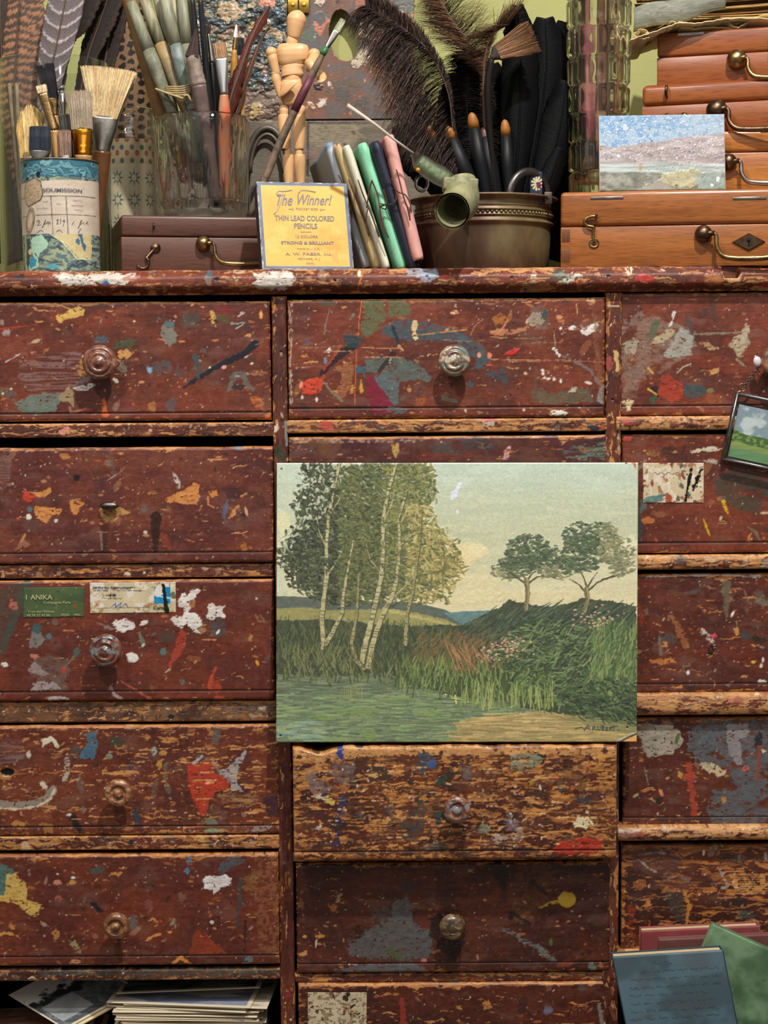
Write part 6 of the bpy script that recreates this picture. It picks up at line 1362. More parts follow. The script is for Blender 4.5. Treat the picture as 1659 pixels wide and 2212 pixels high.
def p_can(c):
    c.chips=0
    X,Y=c.X,c.Y;c.ro[:]=.4
    wv=fbm(X,Y,45,16,4,3)*60+Y*1.0
    def marble(cols,sc,y0,y1,seed):
        u=fbm(X,Y,sc,sc*.45,4,seed)*14+Y*.12+fbm(X,Y,9,4,2,seed+3)*1.5
        k=np.mod(u,len(cols));i=np.floor(k).astype(int);fr=(k-i)[...,None]
        pal=np.array([C(q) for q in cols]);a=pal[i%len(cols)];b=pal[(i+1)%len(cols)]
        v=a+(b-a)*sstep(.55,1,fr);m=((Y>=y0)&(Y<y1))[...,None];c.col[:]=np.where(m,v,c.col)
    marble(['3f6f7e','34606f','6d97a0','4a7a88','2c5566','7fa6a8','3f6f7e'],34,300,389,4)
    marble(['66756e','4f6468','7d8a78','9ca687','5c7074','3f4c50','8a9a82'],40,380,590,14)
    c.ell(64,353,9,4,'1e2c38',-.3);c.ell(103,374,5,6,'1a2028');c.ell(72,383,6,4,'1c2a38')
    c.poly([(84,505),(110,502),(124,520),(118,530),(104,540),(96,554),(100,570),(70,578),(64,570),(84,548),(78,526),(78,512)],'a9cdb0',rag=2,h=.05);c.poly([(54,500),(62,500),(60,540),(64,578),(52,578)],'a3bd9a',rag=2,h=0)
    c.poly([(74,552),(84,546),(94,556),(90,566),(78,572),(72,566)],'3c93ac',rag=2,h=.05);c.ell(132,568,12,4,'4a9cb0',0,rag=.4);c.poly([(62,506),(76,508),(74,540),(66,575),(60,560)],'4b4a44',rag=4,a=.85,h=0);c.ell(76,536,8,6,'cdc898',rag=.4)
    c.poly([(128,500),(140,498),(220,498),(220,548),(196,552),(180,546),(168,530),(150,514)],'c9b888',rag=3,h=.03,var=.05);c.stroke([(126,500),(150,516),(168,536),(182,552),(220,552)],.9,.9,'dcd8b0',rag=.6)
    c.poly([(186,500),(194,498),(204,525),(200,535),(190,516)],'3c5c7c',rag=3,a=.9,h=0);c.ell(184,516,5,6,'4c6c88',rag=.5);c.ell(146,530,10,3,'3c3c48',.6,rag=.4,a=.8);c.stroke([(90,540),(100,552),(126,558),(150,560)],1,.8,'2c4048',rag=.6)
    n=fbm(X,Y,26,14,3,40)[...,None]
    m=((Y>388+(X-134)*-.03)&(Y<499))[...,None];c.col[:]=np.where(m,C('c9b9a6')+(n-.5)*.12,c.col)
    for yy in (420,459):c.stroke([(30,yy+2),(240,yy)],.8,.8,'5a5058',rag=.3,h=0)
    for xx in (130,161):c.stroke([(xx,421),(xx+3,499)],.8,.8,'5a5058',rag=.3,h=0)
    R=c.rnd
    for y,x0,x1 in ((433,112,124),(447,98,124),(439,143,150),(430,176,196),(441,173,200),(450,179,197)):
        x=x0
        while x<x1:c.stroke([(x,y),(x+1.6,y+R.uniform(-1.5,1.5))],1.3,1.2,'8f8488',rag=.5,h=0,a=.8);x+=3
    for (ox,oy) in ((98,478),(140,474),(172,478)):
        pass
    def script(P):c.stroke(P,.8,.6,'4c423c',rag=.2,h=0)
    script([(97,474),(101,471),(104,475),(98,482),(106,481)]);script([(110,487),(116,474),(119,470),(114,480),(120,478),(122,474),(123,481),(126,474),(128,480)])
    script([(141,473),(144,470),(143,476),(141,480),(145,479)]);script([(149,470),(149,480)]);script([(157,471),(153,474),(157,475),(157,472),(154,484)])
    script([(173,480),(177,474)]);script([(186,488),(193,472),(195,470),(190,480),(196,477),(200,474),(200,480)]);script([(205,478),(209,472),(211,480)])
    script([(96,497),(106,492),(112,496)]);script([(140,496),(146,492),(152,497)]);script([(186,497),(192,488)])
    c.poly([(62,400),(66,388),(96,380),(110,388),(114,418),(108,430),(80,442),(68,438),(60,424)],'b09a7c',rag=.8,h=.35,var=.06)
    P=[(62,398),(66,390),(94,382),(109,390),(113,418),(108,428),(76,441),(66,434),(60,418),(62,398)];c.stroke(P,.9,.9,'3c342c',rag=.3,h=.4)
    for k in range(26):x,y=R.uniform(70,104),R.uniform(394,432);c.stroke([(x,y),(x+R.uniform(-5,5),y+R.uniform(-3,3))],.8,.6,'8a765c',rag=.5,h=.35)
    c.ell(78,471,15,31,'cbb498',.28,rag=.03,h=.35,var=.03)
    for q in (.93,.60):c.stroke([(78+q*(14*math.cos(t)*math.cos(.28)-30*math.sin(t)*math.sin(.28)),471+q*(14*math.cos(t)*math.sin(.28)+30*math.sin(t)*math.cos(.28))) for t in np.linspace(0,6.283,30)],.8 if q>.8 else .5,.7 if q>.8 else .5,'4c4038',rag=.2,h=.4)
    for t in np.linspace(0,6.28,34):
        q=.77;c.stroke([(78+q*(14*math.cos(t)*math.cos(.28)-30*math.sin(t)*math.sin(.28)),471+q*(14*math.cos(t)*math.sin(.28)+30*math.sin(t)*math.cos(.28))-1.5),(78+q*(14*math.cos(t)*math.cos(.28)-30*math.sin(t)*math.sin(.28)),471+q*(14*math.cos(t)*math.sin(.28)+30*math.sin(t)*math.cos(.28))+1.5)],.7,.7,'4c4038',rag=.2,h=.4)
    c.flecks(60,['8a7a6a','e0d6c4'],.4,1.1,1,box=(50,388,220,499),h=0)
cylpanel('paper_wrap',-math.pi*.999,math.pi*.999,ZTOP+.0006,zct-.001,rc,unroll(p_can,134,rc,344,578),can,1.3)
mb=MB();mb.lathe([(rc-.0010,0),(rc-.0010,zct-ZTOP-.001),(rc+.0006,zct-ZTOP-.001),(rc+.0009,zct-ZTOP),(rc+.0004,zct-ZTOP+.0006),(rc-.0014,zct-ZTOP),(rc-.0016,.003),(0.00001,.002)],(cc_.x,.045,ZTOP),None,64)
mb.build('tin_body',flat('can_tin','8a8478',.35,metal=1),can)
def canfr(x,y):
    th=(x-134)*.00045*1.03/rc;r=rc+.0009
    z=zct-.001-(y-344)/(578-344)*(zct-.001-ZTOP-.0006)
    return Vector((cc_.x+r*math.sin(th),.045-r*math.cos(th),z))
text(can,[('SOUMISSION',113,196,412,7.5,0,.015)],0,flat('violet_ink','55505e',.6),frame=canfr)

# ------------------------------------------------------------------ brushes
HAIR=colmat('hair',bump=.3,bscale=(1500,1500,300),grit=.25,spec=.25)
def hair_bundle(mb,colors,P0,P1,wdir,w0,w1,t0,t1,n,cols,seed,rad=.00035,jag=.06,bow=0.0,taper=.3,rough=.6,dome=.03):
    "strands from the ferrule mouth P0 to the tip P1; wdir = broad direction"
    R=random.Random(seed);P0,P1=Vector(P0),Vector(P1);ax=P1-P0;L=ax.length;a=ax.normalized();w=Vector(wdir);w=(w-a*w.dot(a)).normalized();t=a.cross(w)
    # solid core so that nothing shows through
    vs=[];m=5;rings=5
    for j in range(rings):
        f=j/(rings-1)*.86;W_=(w0+(w1-w0)*f)*.92;T_=(t0+(t1-t0)*f)*.9
        for k in range(12):
            an=2*math.pi*k/12;c,s_=math.cos(an),math.sin(an);e=.5
            u=math.copysign(abs(c)**e,c);v=math.copysign(abs(s_)**.8,s_)
            vs.append(P0+a*L*f+w*(u*W_/2)+t*(v*T_/2)+w*bow*f*f)
    fs=[(j*12+k,j*12+(k+1)%12,(j+1)*12+(k+1)%12,(j+1)*12+k) for j in range(rings-1) for k in range(12)]+[tuple((rings-1)*12+k for k in range(12)),tuple(range(12))[::-1]]
    mb.add(vs,fs,smooth=True);cc=lin(C(cols[0])*.8);colors+=[(*cc,rough)]*len(vs)
    for i in range(n):
        an=R.uniform(0,6.28);rr=math.sqrt(R.random()) if R.random()<.35 else 1.0
        c,s_=math.cos(an),math.sin(an);u=math.copysign(abs(c)**.5,c)*rr;v=math.copysign(abs(s_)**.8,s_)*rr
        if R.random()<.6:u=R.uniform(-1,1);v=math.copysign(1,v)
        l=L*(1-jag*R.random()-dome*u*u);pts=[]
        ju=R.gauss(0,.035);jv=R.gauss(0,.05)
        for f in (0,.5,1.0):
            W_=w0+(w1-w0)*f;T_=t0+(t1-t0)*f
            pts.append(P0+a*l*f+w*((u+ju*f)*W_/2+bow*f*f)+t*((v+jv*f)*T_/2))
        n0=len(mb.v);col=lin(C(R.choice(cols))*R.uniform(.82,1.15))
        b=[]
        for q,p in enumerate(pts):
            r=rad*(1,.9,taper)[q]
            for k in range(3):
                an2=2.1*k+i;b.append(p+w*r*math.cos(an2)+t*r*math.sin(an2))
        mb.add(b,[(q*3+k,q*3+(k+1)%3,(q+1)*3+(k+1)%3,(q+1)*3+k) for q in (0,1) for k in range(3)]+[(6,7,8)],smooth=True)
        colors+=[(*col,rough)]*9
def brush(label,tip,mouth,neck,end,width,thick,cols,fm,hm,seed=1,tw=None,wd=(1,0,0),hr=.0035,n=160,name='paintbrush',group=None,hends=None,jag=.06,fw=None,ft=None,ridges=0,bow=0.0,rad=.00035,tt=None,dome=.03,handle_pts=None,cat='brush',fround=False):
    "tip > mouth = hair, mouth > neck = ferrule, neck > end = handle; all world points"
    tip,mouth,neck,end=(Vector(p) for p in (tip,mouth,neck,end))
    t=thing(name,label,cat,end,group)
    mb=MB();colors=[]
    hair_bundle(mb,colors,mouth-(tip-mouth)*.04,tip,wd,width,tw if tw is not None else width,thick,tt if tt is not None else thick*.7,n,cols,seed,jag=jag,bow=bow,rad=rad,dome=dome)
    mb.build('bristles',HAIR,t,colors=colors)
    a=(mouth-neck);L=a.length;a.normalize();w=Vector(wd);w=(w-a*w.dot(a)).normalized();q=a.cross(w)
    fw=fw or width*.9;ft=ft or (hr*2)
    def ring(f,W_,T_,e):
        out=[]
        for k in range(24):
            an=2*math.pi*k/24;c,s_=math.cos(an),math.sin(an)
            out.append(neck+a*L*f+w*(math.copysign(abs(c)**e,c)*W_/2)+q*(math.copysign(abs(s_)**e,s_)*T_/2))
        return out
    mb=MB();R_=[];steps=14
    for j in range(steps+1):
        f=j/steps;W_=hr*2.1+(width*1.04-hr*2.1)*(f if fround else sstep(0,.9,np.array(f)).item());T_=hr*2.1+(thick*1.08-hr*2.1)*f
        if fw and fw>width:pass
        g=1.0
        if ridges and any(abs(f-x)<.05 for x in ([.12,.3][:ridges]+[.85,.95][:max(0,ridges-1)])):g=1.06
        R_+=ring(f,W_*g,T_*g,1.0 if fround else 1-.5*f)
    fs=[(j*24+k,j*24+(k+1)%24,(j+1)*24+(k+1)%24,(j+1)*24+k) for j in range(steps) for k in range(24)]
    fs+=[tuple(range(24))[::-1],tuple(steps*24+k for k in range(24))]
    mb.add(R_,fs,smooth=True);mb.build('ferrule',fm,t)
    mb=MB();H=handle_pts or [neck+a*.001,neck+(end-neck)*.15,neck+(end-neck)*.5,end]
    rad_=hends or [hr*.95,hr*1.25,hr,hr*.5]
    P=bez(H,6);m=len(P);rr=np.interp(np.linspace(0,1,m),np.linspace(0,1,len(rad_)),rad_)
    mb.tube(P,list(rr),12);mb.build('handle',hm,t)
    return t
def lac(name,col,**k):return flat(name,col,k.get('rough',.3),coat=.4,var=k.get('var',.25),vscale=k.get('vs',60),bump=.1,bscale=300,col2=k.get('col2'))
HW=lac('pale_wood_handle','b98d58');HB=lac('black_handle','1c1c20',var=.1);HR_=lac('red_handle','8c2420');HN=lac('varnished_handle','6a4222');HG=lac('paint_smeared_handle','7c7c68',var=.6,vs=90,col2='4c5848',rough=.5)
PALE=['cdb184','dcc49a','b8965f','c4a06a','e4d0a8'];TAUPE=['98866e','a89680','86745c','b0a08a'];DARKH=['22201f','2e2a28','3a3634'];NAVY=['262c36','323a44','1c2028']
yc=.045
B_=lambda x,y,d=yc:W(x,y,d)
brush('big pale wide bristle brush with plain steel ferrule, behind the paper covered can',B_(236,146,.082),B_(226,252,.082),B_(219,330,.082),B_(206,560,.082),M(58),M(22),PALE,STEEL,HN,11,tw=M(116),hr=.008,n=2600,wd=(1,0,-.30),jag=.06,tt=M(26),rad=.00033,hends=[.010,.009,.006,.004])
brush('taupe bristle brush with a golden ridged ferrule standing in the paper covered can',B_(171,194),B_(177,277),B_(180,338),B_(178,500,.05),M(43),M(18),TAUPE,GOLD,HW,12,tw=M(50),hr=.0075,n=900,dome=.06,rad=.0003,ridges=2,jag=.09,fround=True,hends=[.0085,.008,.006,.004])
brush('cream domed mop brush at the left rim of the paper covered can',B_(72,226,.055),B_(70,340,.055),B_(78,372,.055),B_(95,520,.05),M(46),M(32),['d6b878','c49c54','e2cc98','b0863c'],STEEL,HW,13,tw=M(60),hr=.006,n=1500,jag=.10,dome=.42,bow=-.002,rad=.00033)
brush('short black flat brush with steel ferrule at the front of the paper covered can',B_(86,272,.030),B_(86,324,.030),B_(87,352,.032),B_(92,520,.040),M(44),M(12),NAVY,STEEL,HB,14,tw=M(43),hr=.0055,n=700,jag=.04)
brush('small pale hog brush with brass ferrule leaning left in the paper covered can',B_(88,183,.040),B_(92,200,.040),B_(118,284,.040),B_(150,500,.045),M(20),M(8),['e2c8a4','d4b48c'],BRASS,HW,15,tw=M(22),hr=.0045,n=160,jag=.12,hends=[.0048,.0056,.005,.003])
brush('soft black rounded brush standing tall behind the others in the paper covered can',B_(96,137,.060),B_(112,212,.060),B_(118,250,.060),B_(130,520,.055),M(26),M(14),['18161a','221f22','100e10'],BRASS,HW,16,tw=M(38),hr=.004,n=420,jag=.05,bow=0)
brush('dark grey round brush head beside the golden ferruled brush',B_(138,246,.050),B_(146,300,.050),B_(150,340,.05),B_(155,520,.05),M(20),M(12),['3a3a34','5c5a50','22201c'],HB,HB,17,tw=M(26),hr=.004,n=240,jag=.08)
brush('small dusty pink brush low in the middle of the paper covered can',B_(139,280,.034),B_(142,336,.034),B_(144,352,.034),B_(148,520,.04),M(24),M(12),['8c6c5c','a08070','6c5448'],STEEL,HW,18,tw=M(27),hr=.004,n=200,jag=.05)
sp=thing('chrome_spatula','shiny chrome knob ended tool among the brushes in the can','tool',B_(140,520))
mb=MB();P=bez([B_(131,184,.056),B_(134,194,.056),B_(135,204,.056),B_(136,225,.056),B_(138,252,.056),B_(141,300,.056),B_(146,520,.05)],6)
rr=np.interp(np.linspace(0,1,len(P)),[0,.04,.1,.17,.22,.34,.5,.6,.8,1],[.0005,.0036,.0046,.0036,.0022,.0042,.0050,.0030,.0026,.002]);mb.tube(P,list(rr),16);mb.build('chrome_handle',flat('chrome','d0d4da',.06,metal=1),sp)
# ------------------------------------------------------------------ glass materials
def thin_glass(name,tint=(1,1,1),refl=1.0):
    m=bpy.data.materials.new(name);m.use_nodes=True;nt=m.node_tree;nt.nodes.clear()
    o=nt.nodes.new('ShaderNodeOutputMaterial');mx=nt.nodes.new('ShaderNodeMixShader');tr=nt.nodes.new('ShaderNodeBsdfTransparent');gl=nt.nodes.new('ShaderNodeBsdfGlossy')
    gl.inputs['Roughness'].default_value=.03;tr.inputs[0].default_value=(*tint,1);fr=nt.nodes.new('ShaderNodeLayerWeight');fr.inputs[0].default_value=.5;pw=nt.nodes.new('ShaderNodeMath');pw.operation='POWER';pw.inputs[1].default_value=4.5;ad=nt.nodes.new('ShaderNodeMath');ad.inputs[1].default_value=.045
    ml=nt.nodes.new('ShaderNodeMath');ml.operation='MULTIPLY';ml.inputs[1].default_value=refl
    nt.links.new(fr.outputs['Facing'],pw.inputs[0]);nt.links.new(pw.outputs[0],ad.inputs[0]);nt.links.new(ad.outputs[0],ml.inputs[0]);ml.use_clamp=True;nt.links.new(ml.outputs[0],mx.inputs[0]);nt.links.new(tr.outputs[0],mx.inputs[1]);nt.links.new(gl.outputs[0],mx.inputs[2]);nt.links.new(mx.outputs[0],o.inputs[0])
    return m
TGLASS=thin_glass('thin_clear_glass',(.93,.95,.92));CRYSTAL=glassmat('cut_crystal',(.97,.97,.96),0,1.42,alpha=.86)
TUMBG=glassmat('smoky_cut_glass',(.96,.95,.93),0,1.45,alpha=.84)

# ------------------------------------------------------------------ the small yellow pencil box
MPX=.00045
yp=math.radians(13);leanp=math.radians(19)
P0=W(567,579,.012);pbx=thing('pencil_box','small yellow and navy pencil box standing upright against the walnut box','box',P0)
ex=Vector((math.cos(yp),math.sin(yp),0));nn=Vector((math.sin(yp),-math.cos(yp),0));up0=Vector((0,0,1))
ez=(up0*math.cos(leanp)-nn*math.sin(leanp)).normalized();nf=ex.cross(ez).normalized()
wb,hb,db=.0905,.0925,.020
P0=P0+Vector((0,0,ZTOP-P0.z+.0004+.0002));
R3=Matrix((ex,-nf,ez)).transposed()
mb=MB();mb.box(P0+ex*wb/2-nf*(db*.5)+ez*hb/2,(wb/2,db/2-.0008,hb/2),R3);mb.build('box_tray',flat('navy_card','2b3142',.5,var=.3,vscale=90),pbx,bevel=.0008)
def fpx(c,U,V):pass
def p_lid(c):
    c.chips=0;c.fill('62697a');c.ro[:]=.5;n=fbm(c.A*200,c.B*200,22,22,4,3);c.col[:]+=((n-.5)*.14)[...,None]
    A,B=c.A,c.B;e=np.minimum(np.minimum(A,1-A)*200,np.minimum(B,1-B)*205)
    m=(sstep(1.5,.3,e+(fbm(A*200,B*200,9,9,3,5)-.5)*6))[...,None];c.col[:]=c.col*(1-m)+C('c9bfae')*m
    q=(e>9.0)[...,None];yl=C('dba84a')+(fbm(A*200,B*200,60,40,4,8)[...,None]-.5)*.10
    st=sstep(.56,.62,fbm(A*200,B*200,34,28,4,18))[...,None]*.35*sstep(.75,.4,B)[...,None];yl=yl*(1-st)+C('e2bf6c')*st
    st=sstep(.58,.63,fbm(A*200,B*200,22,16,4,28))[...,None]*.45*sstep(.25,.6,A)[...,None]*sstep(.6,.3,B)[...,None];yl=yl*(1-st)+C('c98a3a')*st
    c.col[:]=np.where(q,yl,c.col);ew=((e>8.0)&(e<=9.0))[...,None];c.col[:]=np.where(ew,C('b9a888'),c.col)
fo=P0+nf*.0003
LID=slab('box_lid',fo,ex*wb,ez*hb,p_lid,1.0,.0008,.006,pbx,PAPER,7,0,N=np.array(nf))
def lidfr(x,y):
    # x, y in pixels of a 200 x 205 face, y up from the bottom
    return fo+ex*(x/200*wb)+ez*(y/205*hb)+nf*.0004
def lt(s,x0,x1,yb,h,sh=0,off=0):return (s,x0,x1,-yb,h,sh,off)
text(pbx,[lt('The',41,76,150,27,.42,.012),lt('Winner!',87,164,152,25,.42,.012),lt('POCKET-SIZE',82,130,139,5.5),lt('THIN LEAD COLORED',34,165,114,12.5,0,.022),lt('PENCILS',75,126,96,12.5,0,.022),
           lt('12 COLORS',77,125,74,6.5),lt('STRONG & BRILLIANT',44,160,59,7.2,0,.03),lt('MADE IN U. S. A.',78,128,47,3.6),lt('A. W. FABER, Inc.',52,154,33,7),lt('NEWARK, N. J.',78,128,23,5),lt('5645',96,112,13,4)],
     0,flat('box_print','7a726e',.6),frame=lambda x,y:lidfr(x,-y))
mb=MB()
def line(P,w,mb=mb):
    mb.tube([lidfr(*p) for p in P],w*.00045,6,flat=.2,up=nf)
line(bez([(Vector((46,170,0))),Vector((40,178,0)),Vector((48,184,0)),Vector((66,183,0)),Vector((76,186,0))],4) and [(46,170),(41,177),(46,183),(60,183),(76,186)],1.3)
line([(54,180),(52,165),(46,148),(38,134),(33,128)],1.1);line([(90,178),(96,186),(110,186),(128,182)],1.2);line([(88,88),(112,88)],.5)
line([(66,141),(74,141)],.6);line([(74,145),(77,141),(74,137)],.6);line([(138,141),(146,141)],.6);line([(138,145),(135,141),(138,137)],.6)
mb.build('flourishes',flat('box_print_light','a89e94',.7),pbx)

# ------------------------------------------------------------------ journals
CORD=flat('leather_cord','4e2e20',.6)
def journal(label,bot,top,w,D_,yaw,cover,spine,seed,y0=.012,ties=None,zlift=0.0,rag=None,bulge=.5):
    b=W(*bot,y0);t=W(*top,y0+.006);b.z=max(b.z,ZTOP+.0006+w*.00045*.13) if not zlift else b.z
    up=(t-b);H=up.length;u=up.normalized();dv=Vector((-math.sin(yaw),math.cos(yaw),0));th=u.cross(dv).normalized()   # + = left? keep sign below
    if th.x<0:th=-th
    dv=th.cross(u);dv=dv if dv.y>0 else-dv
    w=w*.00045
    root=thing('journal',label,'notebook',b,'handmade journals leaning in a row')
    prof=[(-w/2,D_),(-w/2,D_*.5),(-w/2,.0075),(-w*.42,.003),(-w*.2,.0005),(0,0),(w*.2,.0005),(w*.42,.003),(w/2,.0075),(w/2,D_*.5),(w/2,D_)]
    vs=[];cols=[];n=40;R=random.Random(seed);m=len(prof)
    for j in range(n+1):
        f=j/n
        pin=1-bulge*.55*math.exp(-((1-f)/.03)**2)-bulge*.4*math.exp(-(f/.03)**2)
        for i,(a,d) in enumerate(prof):
            jr=(R.uniform(-.0012,.0012) if rag else 0)*math.exp(-((1-f)/.02)**2)
            k=pin if d<.02 else 1
            vs.append(b+u*(H*f+jr*2)+th*(a*(k if d<.008 else 1))+dv*(d+(1-k)*.006))
            cc=C(cover) if (i<=2 or i>=8) else C(spine)  # covers darker than the spine: their shade is put into the colour
            g=fbm(np.array([a*2000+i*9.0]),np.array([f*300.0]),16,24,3,seed)[0]
            cc=cc*(.9+.2*g)
            if rag and f>.96:cc=C(rag)
            cols.append((*lin(cc),.5))
    fs=[(j*m+i,j*m+i+1,(j+1)*m+i+1,(j+1)*m+i) for j in range(n) for i in range(m-1)]
    mb=MB();mb.add(vs,fs,smooth=True)
    o=mb.build('cover',PAPER,root,colors=cols)
    so=o.modifiers.new('thick','SOLIDIFY');so.thickness=.0012;so.offset=0
    mb=MB();c0=b+u*(H*.5)+dv*(D_*.52);Rm=Matrix((th,dv,u)).transposed();mb.box(c0,(w*.40,D_*.47,H*.485),Rm);mb.build('page_block',flat('journal_pages','c9b892',.8,var=.2,vscale=300,stretch=(8,1,1)),root)
    if ties:
        mb=MB()
        for P in ties:mb.tube(bez([W(x,y,y0-.0022+(rest[0] if rest else 0)) for x,y,*rest in P],5),.0007,7)
        mb.build('cord',CORD,root)
    return root
journal('pale silver grey journal with torn top, leftmost of the leaning journals',(795,576),(713,309),20,.115,math.radians(12),'8e938e','b4bcc0',1,.076,[[(731,378),(745,405),(754,432),(768,468),(781,500)],[(748,415),(757,432),(757,450),(760,470)]],rag='7c93a4')
journal('tan cream journal with ragged top between the silver and white journals',(818,577),(731,312),18,.112,math.radians(12),'8f8258','c4ad7c',2,.064,[[(753,388),(765,420),(776,446),(788,480),(797,510)],[(768,400),(770,425),(776,446),(784,470),(793,490)]],rag='c9a07c')
journal('ivory white journal with a brown cord, left of the mint green journal',(838,578),(750,313),17,.112,math.radians(11),'a9a684','d9d4bc',3,.054,[[(773,388),(784,420),(796,448),(808,480),(819,512)],[(796,448),(792,462),(792,490),(795,505)]])
journal('mint green journal tied with a brown cord',(872,579),(784,308),24,.112,math.radians(11),'5c9470','86cba4',4,.045,[[(803,389),(815,420),(820,446),(826,480),(839,514)],[(803,391),(797,415),(792,450)],[(820,446),(836,442,-.004),(850,440,-.006),(856,430,-.006),(854,420,-.004)],[(820,446),(832,452,-.004),(834,444,-.005),(822,440,-.002)],[(820,450),(822,475),(824,500)]])
journal('navy black journal between the mint and pink journals',(897,579),(812,304),23,.112,math.radians(11),'15171f','262a3a',5,.037,[[(828,410),(834,428),(836,442)],[(828,374),(829,377)]])
journal('dusty pink journal tied with a cord, rightmost of the leaning journals',(907,560),(842,291),24,.100,math.radians(11),'a56a62','d8a096',6,.030,[[(856,366),(864,395),(870,420),(880,450),(886,476)],[(846,385),(852,405),(862,416),(870,418),(878,424),(886,440),(888,456)]],zlift=1,bulge=.35)

# ------------------------------------------------------------------ mannequin
YM=.150
mwood=flat('mannequin_beech','d9a976',.42,var=.12,vscale=40,bump=.05,stretch=(1,1,.3),coat=.15)
man=thing('mannequin','pale wooden artist mannequin holding a brush, standing on the walnut box','mannequin',W(634,463,YM))
Q=lambda x,y,d=0:W(x,y,YM+d)
def mpx(p):return p*.000491
def loft(secs,n=28,e=.85,name='x',dz=1.0):
    "secs: (centre point, half width px, half depth px)"
    mb=MB();vs=[];m=len(secs)
    for j,(p,a,b) in enumerate(secs):
        t=(secs[min(j+1,m-1)][0]-secs[max(j-1,0)][0]).normalized();xx=Vector((1,0,0));xx=(xx-t*xx.dot(t)).normalized();yy=t.cross(xx)
        for k in range(n):
            an=2*math.pi*k/n;c,s=math.cos(an),math.sin(an)
            vs.append(p+xx*(math.copysign(abs(c)**e,c)*mpx(a))+yy*(math.copysign(abs(s)**e,s)*mpx(b)))
    fs=[(j*n+k,j*n+(k+1)%n,(j+1)*n+(k+1)%n,(j+1)*n+k) for j in range(m-1) for k in range(n)]+[tuple(range(n))[::-1],tuple((m-1)*n+k for k in range(n))]
    mb.add(vs,fs,smooth=True);return mb
def mpart(name,secs,e=.85):
    # refine with Catmull-Rom
    P=bez([s[0] for s in secs],4);n=len(P);x=np.linspace(0,len(secs)-1,n)
    a=np.interp(x,range(len(secs)),[s[1] for s in secs]);b=np.interp(x,range(len(secs)),[s[2] for s in secs])
    return loft([(P[i],a[i],b[i]) for i in range(n)],e=e).build(name,mwood,man)
mpart('head',[(Q(634,84),5,5),(Q(634.3,82),12,12),(Q(635.5,70),15.5,15),(Q(638,55),18.5,18),(Q(640,43),20.5,19),(Q(641.5,35),19,17),(Q(642.5,28),14,13),(Q(643,23.5),7,7),(Q(643,22),1,1)],1)
mpart('neck',[(Q(630,97),12,11),(Q(630.5,88),12.5,11),(Q(631,80),10,10)],1)
mpart('chest',[(Q(634,142),12,10),(Q(634,140),24,13),(Q(633,132),31,17),(Q(633,120),34,19),(Q(632.5,108),34.5,18),(Q(632,99),31,14),(Q(632,95),24,9),(Q(632,94),10,5)],.7)
mpart('abdomen',[(Q(632,165),18,10),(Q(632,163.5),24,15),(Q(631,157),23,15),(Q(631,148),22,14),(Q(632,138),25,13)],.85)
mpart('waist',[(Q(632,176),18,14),(Q(632,166),18,14),(Q(632,162),15,12)],1)
mpart('pelvis',[(Q(629,228),8,8),(Q(629,225),17,12),(Q(629.5,215),23,16),(Q(630,200),26,18),(Q(631,186),25,18),(Q(632,176),22,15),(Q(632,172.5),17,11),(Q(632,171.5),6,5)],.85)
for x,s in ((613,0),(650,1)):
    mpart('hip_joint',[(Q(x,250),9,9),(Q(x,240),10,10),(Q(x,232),10,9),(Q(x,228),6,6),(Q(x,226),1,1)],1)
mpart('thigh',[(Q(617,323),8,8),(Q(617,321),10.5,10),(Q(616,300),12,12),(Q(614.5,275),13.5,13),(Q(613,256),12.5,12),(Q(613,249),11.5,11),(Q(613,247.5),8,8)],1)
mpart('thigh',[(Q(646,323),8,8),(Q(646,321),10.5,10),(Q(646.5,300),12,12),(Q(647,275),12.5,13),(Q(648,256),12.5,12),(Q(648.5,250),11.5,11),(Q(648.5,248),8,8)],1)
mpart('knee_joint',[(Q(622,338),7.5,8),(Q(622,328),7.5,8),(Q(621,320),7,7)],1);mpart('knee_joint',[(Q(646,338),8,8),(Q(646,328),8,8),(Q(646,320),7,7)],1)
mpart('shin',[(Q(627,446),6,6),(Q(627,430),8,8),(Q(624,390),10,10),(Q(623,350),12,12),(Q(623,336),11,11),(Q(623,333.5),8,8)],1)
mpart('shin',[(Q(650,446),6,6),(Q(650,430),8,8),(Q(649,390),10,10),(Q(647.5,350),12,12),(Q(647.5,336),11,11),(Q(647.5,333.5),8,8)],1)
for x in (627,650):
    p=Q(x,455);z=ZBL+mpx(6)
    mb=MB();mb.sphere((p.x,YM-mpx(8),z),mpx(8),20,sc=(1,2.3,.75));mb.build('foot',mwood,man)
mb=MB();mb.sphere(Q(586.5,114),mpx(12.5),24);mb.build('shoulder_joint',mwood,man);mb=MB();mb.sphere(Q(678.5,118),mpx(13),24);mb.build('shoulder_joint',mwood,man)
mpart('upper_arm',[(Q(597,163),6,6),(Q(596.5,158),8.5,8.5),(Q(593,142),10.5,10),(Q(590,128),12,12),(Q(588,119),11.5,11),(Q(587.5,117),7,7)],1)
mb=MB();mb.sphere(Q(594.5,159),mpx(8.4),18);mb.build('elbow_joint',mwood,man)
mpart('forearm',[(Q(604,206),4,4),(Q(603,200),6.5,6.5),(Q(600,184),9,9),(Q(597,172),10.5,10),(Q(595.5,163),9,9),(Q(595,160),6,6)],1)
mb=MB();mb.sphere(Q(602.5,203),mpx(5.5),14);mb.build('wrist_joint',mwood,man)
def paddle(pts,wd,name='hand'):
    P=bez(pts,8);n=len(P);rad=[mpx(wd*math.sin(math.pi*min(1,.16+.84*i/(n-1))**.9)**.7+.4) for i in range(n)]
    mb=MB();mb.tube(P,rad,16,flat=.42,up=(.2,-1,.5));return mb.build(name,mwood,man)
